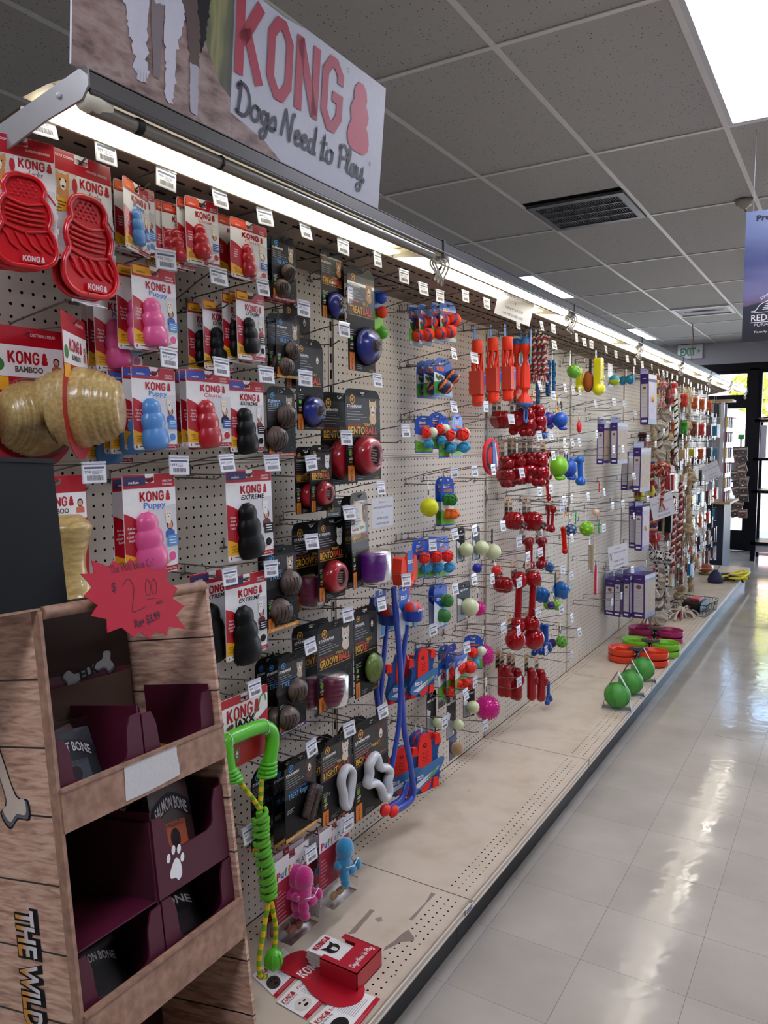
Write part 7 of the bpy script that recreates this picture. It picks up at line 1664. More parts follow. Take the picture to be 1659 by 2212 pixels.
(1.53, 1.289, 0.212, None, 46),
(1.768, 1.329, 0.132, None, 47),
(1.918, 1.397, 0.182, None, 50),
(1.898, 1.408, 0.212, None, 51),
(1.549, 0.988, 0.152, None, 52),
(1.555, 0.993, 0.182, None, 53),
(1.735, 1.042, 0.152, None, 55),
(1.545, 0.693, 0.142, None, 58),
(1.589, 0.693, 0.177, None, 59),
(1.768, 0.69, 0.152, None, 61),
(1.944, 0.69, 0.152, None, 63),
(1.555, 0.457, 0.212, None, 65),
(1.752, 0.448, 0.212, None, 67),
(2.476, 2.049, 0.082, None, 68),
(2.495, 2.052, 0.112, None, 69),
(2.535, 2.06, 0.142, None, 70),
(2.538, 1.854, 0.092, None, 72),
(2.537, 1.856, 0.122, None, 73),
(2.541, 1.861, 0.162, None, 74),
(2.548, 1.666, 0.132, None, 76),
(2.585, 1.653, 0.142, None, 77),
(2.641, 1.659, 0.172, None, 78),
(2.884, 1.665, 0.182, None, 79),
(2.227, 1.192, 0.162, None, 82),
(2.448, 1.204, 0.112, None, 83),
(2.536, 1.204, 0.162, None, 85),
(2.756, 1.215, 0.132, None, 86),
(2.836, 1.215, 0.162, None, 87),
(3.059, 1.097, 0.152, None, 90),
(2.58, 1.015, 0.132, None, 91),
(2.763, 0.994, 0.142, None, 92),
(3.049, 0.929, 0.072, None, 93),
(2.301, 0.839, 0.112, None, 95),
(2.348, 0.55, 0.172, None, 96),
(2.231, 0.531, 0.152, None, 97),
(2.705, 0.74, 0.082, None, 98),
(2.716, 0.746, 0.112, None, 99),
(2.627, 0.704, 0.122, None, 100),
(2.66, 0.725, 0.142, None, 101),
(2.682, 0.732, 0.172, None, 102),
(2.836, 0.762, 0.152, None, 103),
(2.677, 0.556, 0.132, None, 106),
(2.798, 0.553, 0.152, None, 107),
(3.061, 0.515, 0.112, None, 109),
(3.015, 2.045, 0.142, None, 112),
(3.305, 2.058, 0.172, None, 115),
(3.53, 2.084, 0.172, None, 117),
(3.778, 2.003, 0.112, None, 118),
(3.753, 2.005, 0.152, None, 119),
(3.783, 1.928, 0.062, None, 120),
(3.274, 1.763, 0.072, None, 121),
(3.33, 1.764, 0.112, None, 122),
(3.427, 1.792, 0.182, None, 124),
(3.364, 1.675, 0.092, None, 125),
(3.721, 1.723, 0.112, None, 126),
(3.816, 1.745, 0.112, None, 127),
(3.826, 1.743, 0.172, None, 128),
(4.023, 1.692, 0.042, None, 129),
(3.316, 1.561, 0.072, None, 130),
(3.408, 1.578, 0.142, None, 132),
(3.435, 1.582, 0.182, None, 133),
(3.76, 1.426, 0.112, None, 135),
(3.785, 1.503, 0.092, None, 136),
(4.041, 1.5, 0.152, None, 138),
(4.13, 1.514, 0.172, None, 139),
(4.188, 1.503, 0.112, None, 140),
(3.276, 1.304, 0.132, None, 141),
(3.785, 1.124, 0.072, None, 143),
(3.621, 1.14, 0.062, None, 144),
(3.678, 1.27, 0.182, None, 146),
(3.793, 1.196, 0.182, None, 147),
(4.074, 1.172, 0.152, None, 148),
(4.17, 1.187, 0.212, None, 149),
(3.348, 1.005, 0.122, None, 151),
(3.199, 0.785, 0.162, None, 153),
(3.947, 0.945, 0.072, None, 155),
(3.898, 0.766, 0.092, None, 158),
(3.967, 0.757, 0.122, None, 159),
(3.72, 0.799, 0.172, None, 160),
(3.622, 0.68, 0.172, None, 161),
(3.923, 0.561, 0.112, None, 164),
(3.901, 0.61, 0.162, None, 165),
(3.284, 0.58, 0.092, None, 166),
(3.348, 0.555, 0.122, None, 167),
(3.418, 0.546, 0.162, None, 168),
(3.789, 0.333, 0.132, None, 170),
(4.277, 1.999, 0.112, None, 172),
(4.332, 2.022, 0.142, None, 173),
(5.265, 2.045, 0.112, None, 177),
(4.038, 1.542, 0.132, None, 180),
(4.234, 1.176, 0.132, None, 183),
(4.492, 1.213, 0.172, None, 184),
(4.663, 1.086, 0.142, None, 185),
(4.761, 1.322, 0.112, None, 186),
(4.317, 1.013, 0.192, None, 187),
(4.795, 1.701, 0.112, None, 190),
(4.872, 1.71, 0.177, None, 191),
(5.477, 1.524, 0.092, None, 192),
(5.34, 1.556, 0.212, None, 193),
(5.381, 1.154, 0.212, None, 195),
(5.301, 0.653, 0.042, None, 196),
(5.274, 0.682, 0.112, None, 197),
(5.258, 0.696, 0.172, None, 198),
(5.315, 0.706, 0.232, None, 199),
(5.912, 2.039, 0.212, None, 200),
(5.91, 2.075, 0.172, None, 201),
(5.996, 1.737, 0.192, None, 209),
(5.569, 1.646, 0.172, None, 214),
(5.78, 1.464, 0.232, None, 215),
(5.908, 1.307, 0.152, None, 216),
(5.553, 1.304, 0.152, None, 217),
(5.988, 0.78, 0.232, None, 230)]
FARHOOKS=[(6.342, 2.044, 0.23, 2.064),(6.818, 2.015, 0.23, 2.066),(7.275, 2.028, 0.23, 2.058),(7.446, 2.028, 0.23, 2.061),(7.662, 2.028, 0.23, 2.063),(7.897, 2.028, 0.23, 2.055),(6.603, 1.358, 0.23, 1.392),(6.809, 1.358, 0.23, 1.384),(6.976, 1.346, 0.23, 1.368),(7.036, 1.798, 0.225, 1.831),(7.258, 1.798, 0.225, 1.838),(7.493, 1.798, 0.225, 1.844),(7.665, 1.798, 0.225, 1.843),(7.888, 1.798, 0.225, 1.842),(8.112, 1.798, 0.225, 1.832),(6.827, 1.568, 0.225, 1.597),(7.007, 1.568, 0.225, 1.603),(7.269, 1.568, 0.225, 1.614),(7.682, 1.568, 0.225, 1.6),(7.881, 1.568, 0.225, 1.599),(8.36, 1.568, 0.225, 1.609),(7.054, 1.358, 0.225, 1.404),(7.223, 1.358, 0.225, 1.396),(7.66, 1.358, 0.225, 1.399),(7.926, 1.358, 0.225, 1.392),(8.107, 1.358, 0.225, 1.402),(8.357, 1.358, 0.225, 1.404),(6.838, 1.148, 0.225, 1.185),(7.029, 1.148, 0.225, 1.181),(7.233, 1.148, 0.225, 1.178),(7.674, 1.148, 0.225, 1.183),(7.903, 1.148, 0.225, 1.179),(7.008, 0.938, 0.225, 0.974),(7.252, 0.938, 0.225, 0.975),(7.594, 0.929, 0.225, 0.982),(7.689, 0.938, 0.225, 0.977),(7.897, 0.938, 0.225, 0.971),(8.095, 0.938, 0.225, 0.965),(8.305, 0.938, 0.225, 0.971),(7.041, 0.738, 0.225, 0.768),(7.226, 0.738, 0.225, 0.775),(7.704, 0.738, 0.225, 0.782),(7.878, 0.738, 0.225, 0.771),(6.642, 0.506, 0.225, 0.568),(6.815, 0.538, 0.225, 0.579),(7.047, 0.521, 0.225, 0.58),(7.493, 0.538, 0.225, 0.565),(7.664, 0.538, 0.225, 0.579),(7.886, 0.538, 0.225, 0.579),(8.307, 0.538, 0.225, 0.577),(6.187, 2.03, 0.225, 2.065),(6.668, 2.035, 0.225, 2.07),(6.96, 2.016, 0.225, 2.051),(7.791, 2.024, 0.225, 2.059),(6.216, 1.066, 0.225, 1.101),(6.394, 1.065, 0.225, 1.1),(6.519, 1.36, 0.225, 1.395),(6.153, 1.781, 0.225, 1.816),(6.328, 1.528, 0.225, 1.563),(6.19, 0.746, 0.225, 0.781),(6.721, 1.799, 0.22, 1.834),(6.886, 1.797, 0.22, 1.832),(7.371, 1.795, 0.22, 1.83),(8.22, 1.793, 0.22, 1.828),(8.429, 1.794, 0.22, 1.829),(6.692, 1.577, 0.22, 1.612),(7.381, 1.579, 0.22, 1.614),(7.538, 1.571, 0.22, 1.606),(8.065, 1.572, 0.22, 1.607),(8.211, 1.575, 0.22, 1.61),(6.729, 1.37, 0.22, 1.405),(6.85, 1.368, 0.22, 1.403),(7.375, 1.357, 0.22, 1.392),(7.56, 1.351, 0.22, 1.386),(8.252, 1.364, 0.22, 1.399),(6.703, 1.146, 0.22, 1.181),(7.375, 1.151, 0.22, 1.186),(7.552, 1.149, 0.22, 1.184),(8.038, 1.142, 0.22, 1.177),(8.249, 1.153, 0.22, 1.188),(8.393, 1.147, 0.22, 1.182),(6.725, 0.941, 0.22, 0.976),(6.86, 0.948, 0.22, 0.983),(7.379, 0.944, 0.22, 0.979),(8.426, 0.933, 0.22, 0.968),(6.671, 0.743, 0.22, 0.778),(6.898, 0.735, 0.22, 0.77),(7.384, 0.735, 0.22, 0.77),(7.548, 0.731, 0.22, 0.766),(8.06, 0.75, 0.22, 0.785),(8.231, 0.747, 0.22, 0.782),(8.423, 0.748, 0.22, 0.783),(7.182, 0.537, 0.22, 0.572),(7.391, 0.546, 0.22, 0.581),(8.041, 0.539, 0.22, 0.574),(8.411, 0.549, 0.22, 0.584)]
# ------------------------------------------------------------------ hang the products
def redkey(): return greenkey('e0281c')
candy=candy(4)
GROUPS={'toy_card':'snowman toy cards on the pegboard','treat_card':'black treat cards on the pegboard','ball_pack':'ball packs on the pegboard','rubber_toy_pack':'rubber toys on the pegboard','rope_toy':'rope toys on the pegboard','chew_pack':'chew packs at the far end','toy_carton':'violet cartons on the pegboard'}
PROTO={}; BEHIND=('just behind the front one','third on the same hook','fourth on the same hook')
def clean(l):
    w=l.split(); return ' '.join(w[:16]).rstrip(',')
for fn,x,y,z,yaw,n,s,lab in ITEMS:
    if fn not in PROTO: r=PROTO[fn]=globals()[fn](); first=True
    else: r=copy_tree(PROTO[fn])
    nm=r.name.split('.')[0]; r['category']=CAT.get(nm,'dog toy')
    for k in range(n):
        q=r if k==0 else copy_tree(r)
        q.location=(x-.022*k,y+(.0 if k==0 else R_.uniform(-.006,.006)),z); q.rotation_euler=(0,math.radians(R_.uniform(-1.5,.5)),-math.radians(yaw+(0 if k==0 else R_.uniform(-5,5)))); q.scale=(s,)*3
        if 1:
            q['label']=lab if k==0 else clean(BEHIND[k-1].replace('front one','')+' '+lab) if False else (lab if k==0 else clean(('second' if k==1 else 'third')+' on the hook, behind the '+lab))
        g=GROUPS.get(nm)
        if g: q['group']=g
# ------------------------------------------------------------------ peg hooks with price tags
WIRE=M('77736f',.35,metal=.75,coat=.1); HOLD=M('c9ccd4',.3,coat=.5)
def tagmesh():
    b=MB(); b.prism(rr(-.0255,-.019,.0255,.018,.002),-.0012,-.0004,HOLD); b.prism([(-.0255,.018),(.0255,.018),(.0255,.0225),(-.0255,.0225)],-.004,.0012,HOLD)
    return b
def labmesh(seed):
    b=MB(); g=random.Random(seed); b.rect(-.0235,-.0175,.0235,.0155,.0,M('e9eaee',.5,var=0)); b.rect(-.0215,.0085,.0215,.0125,.0003,M('5a6278',.5)); b.text('%d99'%g.choice((7,9,12,14,24)),-.014,-.0005,.0065,.0003,'2a2a2e',bold=.0)
    lines(b,-.005,.018,.004,3,.0028,.0011,.0003,'9a9aa2'); x=-.016
    while x<.017: w_=g.choice((.0006,.0012,.0009)); b.rect(x,-.0135,x+w_,-.004,.0003,M('3a3a40',var=0)); x+=w_+g.choice((.0007,.0011))
    return b
TAGP=None; LABP=[]
cnt=0; empties={}
for y,z,L,tg,lab in HOOKS:
    e=empty('peg_hook',(0,y,z)); b=MB()
    b.tube([(-.004,0,0),(L*.6,0,0),(L-.02,0,-.001),(L,0,.008)],.0018,WIRE,6); 
    b.tube([(.003,-.012,-.003),(.003,.012,-.003)],.0028,WIRE,6); b.tube([(.004,0,-.003),(.004,0,.022),(-.004,0,.024)],.0018,WIRE,6)
    if tg:
        tx,ty,tz=tg; ty-=y; tz-=z
        b.tube([(.004,0,.018),(.02,0,.022),(tx*.7,ty*.7,.022+(tz+.02-.022)*.75),(tx-.002,ty,tz+.02)],.0018,WIRE,6)
    b.build('wire',e)
    if tg:
        rot=(R_.uniform(-.06,.06),-.12+R_.uniform(-.1,.1),R_.uniform(-.14,.1))
        if tg[1]<1.0 and 1.8<tg[2]<1.97: rot=(.1,-1.2,0)
        if TAGP is None: TAGP=tagmesh().build('tag_holder',e); t=TAGP
        else: t=inst(TAGP,'tag_holder',(0,0,0),e)
        t.location=(tx+.002,ty,tz); t.rotation_euler=rot
        if len(LABP)<4: l=labmesh(len(LABP)).build('price_label',t); LABP.append(l)
        else: l=inst(LABP[cnt%4],'price_label',(0,0,0),t)
    if lab is not None: tag(e,clean(('wire peg hook and price tag holding the ' if tg else 'plain wire peg hook holding the ')+ITEMS[lab][7]),'peg hook')
    else:
        row='top' if z>2.0 else ('upper' if z>1.55 else ('middle' if z>1.0 else 'low'))
        sec=('under the printed sign','beside the black treat cards','among the ball packs','among the red rubber toys','near the violet cartons','among the rope toys','near the far end')[min(6,max(0,int((y-.83)/.9)))]
        tag(e,'%s-row wire peg hook with white price tag %s'%(row,sec),'peg hook','peg hooks with price tags, %s row %s'%(row,sec))
    cnt+=1
b=MB()
for y,z,L,tz in FARHOOKS:
    b.tube([(.002,y,z),(L,y,z),(L+.006,y,z+.008)],.0018,WIRE,4)
    if tz: b.tube([(.002,y,z+.022),(L+.01,y,tz+.02)],.0018,WIRE,4); b.box((L+.012,y-.0245,tz-.019),(L+.014,y+.0245,tz+.021),M('e9eaee',.5,var=0))
tag(b.build('peg_hooks'),'crowd of small wire hooks with white price tags at the far end','peg hook',None,'stuff')
# ------------------------------------------------------------------ green rope toy hanging from its card
e=empty('rope_toy',(.205,1.30,.96)); O_=Vector(e.location)
def rel(P): return [Vector(p)-O_ for p in P]
GR=M('4fb81c',.4,coat=.3); YL=M('e8c81c',.7,bump=.2,scale=200); GY=M('7ab01c',.7)
t=MB(); t.tube(catmull(rel([(0.235, 1.283, 0.807), (0.235, 1.277, 0.85), (0.235, 1.28, 0.877), (0.235, 1.319, 0.879), (0.235, 1.377, 0.876), (0.235, 1.411, 0.869), (0.235, 1.439, 0.846), (0.235, 1.441, 0.811), (0.235, 1.428, 0.772)]),5),.0178,GR,14); t.build('rubber_handle',e)
t=MB()
for P,a in ((rel([(0.235, 1.283, 0.807), (0.235, 1.277, 0.85), (0.235, 1.28, 0.877), (0.235, 1.319, 0.879), (0.235, 1.377, 0.876), (0.235, 1.411, 0.869), (0.235, 1.439, 0.846), (0.235, 1.441, 0.811), (0.235, 1.428, 0.772)])[:1],0),(rel([(0.235, 1.283, 0.807), (0.235, 1.277, 0.85), (0.235, 1.28, 0.877), (0.235, 1.319, 0.879), (0.235, 1.377, 0.876), (0.235, 1.411, 0.869), (0.235, 1.439, 0.846), (0.235, 1.441, 0.811), (0.235, 1.428, 0.772)])[-1:],1)):
    for k in range(4): c=P[0]+Vector((0,(.004 if a==0 else -.003)*k,-.009*k)); t.lathe([(.014,-.005),(.0215+.0015*k,-.003),(.0215+.0015*k,.003),(.014,.005)],GR,tuple(c),'z',14)
t.build('rubber_collar',e)
def stripy(P,name,r=.0062):
    t=MB(); P=catmull(rel(P),8); n=len(P); t.tube(P,r,YL,10,mats=lambda f:GY if int(f*n/3)%2 else YL); return t.build(name,e)
stripy([(0.235, 1.285, 0.814), (0.235, 1.295, 0.788), (0.235, 1.32, 0.763), (0.235, 1.343, 0.732), (0.235, 1.372, 0.693), (0.235, 1.388, 0.667)],'rope'); stripy([(0.235, 1.428, 0.772), (0.235, 1.41, 0.755), (0.235, 1.398, 0.729), (0.235, 1.395, 0.699), (0.235, 1.391, 0.666)],'rope'); stripy([(0.24, 1.41, 0.413), (0.24, 1.395, 0.371), (0.24, 1.384, 0.332), (0.24, 1.373, 0.296), (0.24, 1.369, 0.263), (0.24, 1.376, 0.237), (0.24, 1.396, 0.224)],'rope'); stripy([(0.24, 1.422, 0.406), (0.24, 1.429, 0.37), (0.24, 1.436, 0.334), (0.24, 1.434, 0.303), (0.24, 1.427, 0.274)],'rope')
t=MB(); P=catmull(rel([(0.24, 1.382, 0.663), (0.24, 1.387, 0.63), (0.24, 1.386, 0.6), (0.24, 1.39, 0.562), (0.24, 1.398, 0.523), (0.24, 1.405, 0.484), (0.24, 1.41, 0.45), (0.24, 1.409, 0.418)]),6); n=len(P); LG=M('5fae2a',.75,bump=.5,scale=500); LY=M('ccd830',.75,bump=.5,scale=500)
for i in range(1,n-2,2):
    c=P[i]; d=(P[i+1]-P[i-1]).normalized(); sd=1 if (i//2)%2 else -1; sidev=Vector((0,1,0))-d*d.y; sidev.normalize(); fr=Vector((1,0,0))
    t.tube(catmull([c-sidev*.021*sd+fr*.0-d*.004,c+fr*.014-sidev*.01*sd,c+fr*.015+sidev*.01*sd+d*.003,c+sidev*.021*sd+d*.009,c+sidev*.019*sd+d*.0-fr*.004],4),0.0058,LG if i%4 else LY,7)
t.tube(P,.009,LG,8); t.build('braided_body',e)
t=MB(); c=Vector((0.25, 1.414, 0.262))-O_; t.ball(tuple(c),.024,GR,(1,1,1.15),20,12)
for k in range(6): a=k*PI/3; t.tube([c+Vector((.0245*math.cos(a)*s_,.0245*math.sin(a)*s_,q)) for q,s_ in ((-.02,.7),(-.008,.97),(.008,.97),(.02,.7))],.0022,GR,5)
t.build('rubber_ball',e)
t=MB(); pj=rel([(0.235, 1.283, 0.807), (0.235, 1.277, 0.85), (0.235, 1.28, 0.877), (0.235, 1.319, 0.879), (0.235, 1.377, 0.876), (0.235, 1.411, 0.869), (0.235, 1.439, 0.846), (0.235, 1.441, 0.811), (0.235, 1.428, 0.772)])
for q in (2,5): c=pj[q]; t.tube([c+Vector((.0195*math.cos(a),.002*math.sin(a)*(1),.0195*math.sin(a))) for a in [2*PI*k/14 for k in range(14)]],.0011,M('e6e6e6'),5,closed=True); t.tube([c+Vector((.014,0,.01)),c+Vector((-.03,0,.02))],.0011,M('e6e6e6'),5)
t.build('cable_tie',e); tag(e,'green rubber handle rope toy with yellow striped rope and green ball','rope toy')
# ------------------------------------------------------------------ ball launchers
BL=M('14399c',.4,coat=.3); OB=M('e8341c',.5)
def launcher(c,P1,P2,lab,grips=None):
    e=empty('ball_launcher',c); O=Vector(c); rl=lambda P:[Vector(p)-O for p in P]
    b=MB(); b.prism(hang_outline(.07,.155,(.02,.02,.006,.006),.009),-.0005,.0005,M('dfe6ec',.4)); b.poly([(-.034,.01),(-.01,.01),(-.012,-.008),(.012,-.008),(.01,.01),(.034,.01),(.034,-.03),(.0,-.09),(-.034,-.06)],.0009,M('1f63c4',.4)); ck_word(b,-.005,-.035,.009,.0012); b.poly([(.0,-.15),(.03,-.15),(.034,-.09),(.01,-.08)],.0009,M('6fb0d8')); b.build('card',e)
    t=MB(); bands(t,(.03,.004,-.07),.03,OB,M('8a86a8',.5),3); t.text('Chuckit',.006,-.072,.009,.0608,'f0f0f4',bold=.05); t.build('ball',e)
    t=MB(); t.tube(catmull(rl(P1),6),.0135,BL,10,flat=.6); t.tube(catmull(rl(P2),6),.0115,BL,10,flat=.6); t.lathe([(.031,-.105),(.034,-.085),(.033,-.07)],BL,(.03,.004,0),'z',18); t.build('throwing_arm',e)
    t=MB(); t.prism(rr(-.006,-.125,.02,-.085,.005),.034,.04,M('6fb0d8',.4)); t.build('clip',e)
    if grips:
        t=MB(); 
        for P in grips: t.tube(catmull(rl(P),5),[.014]*(5*(len(P)-1))+[.02],BL,10,flat=.7)
        t.build('handle',e); t=MB()
        for P in grips: q=Vector(P[-1])-O; t.ball(tuple(q),.02,M('e0201c',.5),(.8,1.2,1),14,8)
        t.build('grip_tip',e)
    tag(e,lab,'ball launcher','blue ball launchers'); return e
launcher((0.2, 2.166, 1.089),[(0.2, 2.1, 1.103), (0.2, 2.105, 1.054), (0.2, 2.131, 0.894), (0.2, 2.148, 0.733), (0.2, 2.166, 0.6), (0.2, 2.2, 0.491), (0.2, 2.226, 0.382)],[(0.2, 2.187, 0.96), (0.2, 2.165, 0.886), (0.2, 2.142, 0.766), (0.2, 2.13, 0.644), (0.2, 2.102, 0.558), (0.2, 2.072, 0.475)],'front pair of long blue ball launcher arms with orange ball',[[(0.2, 2.226, 0.382), (0.2, 2.216, 0.345), (0.2, 2.152, 0.343), (0.2, 2.091, 0.353)],[(0.19, 2.201, 0.406), (0.19, 2.163, 0.364), (0.19, 2.093, 0.365), (0.19, 2.055, 0.369)]])
launcher((0.1, 2.178, 1.062),[(0.1, 2.128, 1.055), (0.1, 2.122, 0.977), (0.1, 2.129, 0.849), (0.1, 2.151, 0.715), (0.1, 2.168, 0.612)],[(0.1, 2.22, 0.941), (0.1, 2.197, 0.833), (0.1, 2.178, 0.707), (0.1, 2.162, 0.614)],'blue ball launcher behind the black treat cards, partly hidden')
# ------------------------------------------------------------------ paper notices
def notice(c,w,h,rot,lab):
    e=empty('paper_notice',c,rot); b=MB(); b.prism([(-w/2,-h),(w/2,-h),(w/2,0),(-w/2,0)],-.0002,.0002,M('cfd0d6',.6,var=.02)); b.build('sheet',e); t=MB()
    for i,s in enumerate(('Did you know...','LOOK AT THE NEW DOG FOOD ROOM','&','THE NEW TOY AISLE','ON THE OTHER SIDE!')): t.text(s,0,-h*(.17+.185*i),h*(.075 if i else .07),.0006,'8a2040' if i==0 else '26262c',wd=w*(.3,.86,.03,.5,.56)[i],bold=.0)
    t.build('printed_text',e); tag(e,lab,'notice','paper notices clipped to the hooks')
notice(((0.24, 1.967, 1.377)[0],(0.24, 1.967, 1.377)[1],(0.24, 1.967, 1.377)[2]+.025),.125,.088,(0,0,0),'white paper notice below the red ring card, beside the perforated wall')
notice(((0.3, 2.9, 2.113)[0],(0.3, 2.9, 2.113)[1],(0.3, 2.9, 2.113)[2]+.06),.17,.13,(-.25,0,-.6),'tilted white paper notice hanging in front of the lit canopy')
notice(((0.26, 4.61, 0.904)[0],(0.26, 4.61, 0.904)[1],(0.26, 4.61, 0.904)[2]+.05),.16,.14,(.15,0,-.5),'tilted white paper notice left of the lowest violet cartons')
notice(((0.26, 5.771, 1.115)[0],(0.26, 5.771, 1.115)[1],(0.26, 5.771, 1.115)[2]+.07),.2,.17,(.25,0,-.7),'tilted white paper notice among the rope toys')
notice(((0.26, 7.891, 1.299)[0],(0.26, 7.891, 1.299)[1],(0.26, 7.891, 1.299)[2]+.06),.18,.16,(.4,0,-.8),'tilted white paper notice among the far chew packs')
# ------------------------------------------------------------------ things lying on the base deck
def flat(name,quad,z,lab,cat,fn=None,th=.0012,col=WH,grp=None):
    """card lying on the deck; quad = 4 corners (x,y)"""
    e=empty(name,(quad[0][0],quad[0][1],z)); b=MB(); O=Vector((quad[0][0],quad[0][1],0)); q=[Vector((*p,0))-O for p in quad]
    A=q[1]; B=q[3]
    def P(u,v,h=0): w=A*u+B*v+(q[2]-A-B)*u*v; return (w.x,w.y,h)
    b.add([P(*p,0) for p in ((0,0),(1,0),(1,1),(0,1))]+[P(*p,th) for p in ((0,0),(1,0),(1,1),(0,1))],[(0,1,2,3)[::-1],(4,5,6,7),(0,1,5,4),(1,2,6,5),(2,3,7,6),(3,0,4,7)],col)
    t=MB()
    if fn: fn(t); t.v=[P(y,zz,th+.0001+x) for x,y,zz in t.v]; 
    for m in t.ms: pass
    b.v+=[]; nb=len(b.v)
    b.v+=t.v; b.f+=[[i+nb for i in f_] for f_ in t.f]; off=[b.mat(m) for m in t.ms]; b.mi+=[off[i] for i in t.mi]; b.sm+=t.sm
    b.build('printed_card',e); tag(e,lab,cat,grp); return e
def pamph(sub,c1):
    def f(t):
        t.rect(0,0,1,.14,.0001,M(RED,.4)); kong(t,.04,.78,.14,.0001,RED,wd=.3); t.text(sub,.6,.8,.09,.0001,RED); script(t,'Dogs Need to Play',.04,.72,.05,.0002,'333333',.3,k=1)
        lines(t,.45,.95,.7,9,.055,.014,.0001,'8a8a8e'); t.ell(.22,.4,.17,.2,.0002,c1); t.ell(.14,.38,.06,.14,.0003,c1); t.ell(.3,.45,.03,.03,.0004,'1a1414'); t.ell(.2,.48,.03,.03,.0004,'1a1414'); t.ell(.25,.33,.05,.04,.0004,'141010'); lines(t,.1,.9,.09,2,.04,.012,.0003,'d88a94')
    return f
flat('pamphlet',[(0.264, 1.405), (0.26, 1.535), (0.154, 1.568), (0.155, 1.438)],.1668,'open pamphlet with brown dog, leftmost of three on the deck','pamphlet',pamph('Classic','3a2a26'),grp='pamphlets spread on the base deck')
flat('pamphlet',[(0.375, 1.388), (0.378, 1.538), (0.269, 1.54), (0.273, 1.395)],.1678,'open pamphlet with white puppy, middle of three on the deck','pamphlet',pamph('Puppy','d9d2c8'),grp='pamphlets spread on the base deck')
flat('pamphlet',[(0.498, 1.376), (0.491, 1.539), (0.395, 1.531), (0.384, 1.383)],.1688,'open pamphlet with black dog at the picture bottom','pamphlet',pamph('Extreme','1c1a1c'),grp='pamphlets spread on the base deck')
e=empty('pamphlet_box',(.31,1.528,.169),(0,0,0)); b=MB(); X,Y_,Z_=.118,.118,.05; RB=M('b40d26',.4,coat=.3)
b.box((0,0,0),(X,.002,Z_),RB); b.box((X-.002,0,0),(X,Y_,Z_),RB); b.box((.0,Y_-.002,0),(X,Y_,Z_),RB); b.box((0,0,0),(X,Y_,.002),RB); b.box((X*.42,0,Z_-.002),(X,Y_,Z_),RB); b.box((0,0,Z_-.002),(X*.42,Y_*.16,Z_),RB); b.box((0,Y_*.84,Z_-.002),(X*.42,Y_,Z_),RB); b.build('carton',e)
t=MB(); script(t,'Dogs Need to Play',.012,.0,.016,.0,'f0e8e8',.095,k=4); t.v=[(X*.83-z,y,Z_+.0006+x) for x,y,z in t.v]; t.build('printed_script',e)
# stack of folded pamphlets pushed out of the box
for k in range(7):
    b=MB(); b.box((-.055,.02,0),(X*.4,Y_-.02,.003),M('dcdad8' if k<6 else 'e8e6e4',.5)); o=b.build('folded_pamphlet',e); o.location=(-.004*(k%3),.002*(k%2),.006+.0052*k)
t=MB(); kong(t,0,0,.018,0,RED,wd=.06); t.ell(.03,-.03,.02,.018,0,'1c1a1c'); t.ell(.03,-.035,.007,.01,.0002,'d8d4d0'); t.poly([(.012,-.02),(.008,-.004),(.022,-.014)],.0001,'1c1a1c'); t.poly([(.046,-.02),(.05,-.004),(.036,-.014)],.0001,'1c1a1c'); t.ell(.024,-.026,.002,.002,.0004,'c9a030',8); t.ell(.037,-.026,.002,.002,.0004,'c9a030',8); t.v=[(-.03-z,.03+y,.042+x) for x,y,z in t.v]; t.build('printed_cover',e)
tag(e,'red box of folded pamphlets lying on the base deck','pamphlet box')
e=empty('backing_card',(.235,1.535,.1705)); b=MB(); P=[]
for c,r in (((.0,.0),.055),((.075,-.01),.062)): pass
b.prism([(p.x,p.y) for p in catmull([(-.05,0,0),(-.03,.045,0),(.02,.045,0),(.05,.035,0),(.12,.06,0),(.19,.05,0),(.22,0,0),(.19,-.05,0),(.12,-.06,0),(.05,-.04,0),(.02,-.045,0),(-.03,-.045,0)],4,True)],0,.0012,RB)
b.v=[(y,z,x) for x,y,z in b.v]; b.build('snowman_card',e); t=MB(); kong(t,0,0,.03,0,'f0e8e8',False,wd=.075); t.v=[(.052-z,-.032+y,.0016+x) for x,y,z in t.v]; t.build('printed_letters',e)
e.rotation_euler=(0,0,-.15); tag(e,'red snowman-shaped card with white letters under the pamphlet box','backing card')
# scraped tape marks
for nm,q,c in (('tape_mark',[(0.273, 1.711), (0.289, 1.725), (0.279, 1.848), (0.265, 1.845)],'8a7a70'),('tape_mark',[(0.389, 1.861), (0.401, 1.863), (0.396, 1.962), (0.397, 2.016), (0.381, 2.017), (0.391, 1.959)],'8f8078'),('tape_mark',[(0.398, 1.702), (0.411, 1.73), (0.42, 1.759), (0.45, 1.784), (0.444, 1.797), (0.411, 1.82), (0.404, 1.787), (0.403, 1.759), (0.394, 1.719)],'86786e'),('tape_mark',[(0.302, 1.812), (0.319, 1.804), (0.326, 1.815), (0.314, 1.831), (0.305, 1.822)],'94877c')):
    b=MB(); b.add([(x,y,DKZ+.0006) for x,y in q],[tuple(range(len(q)))],M(c,.7,var=.1)); gp(b.build(nm))
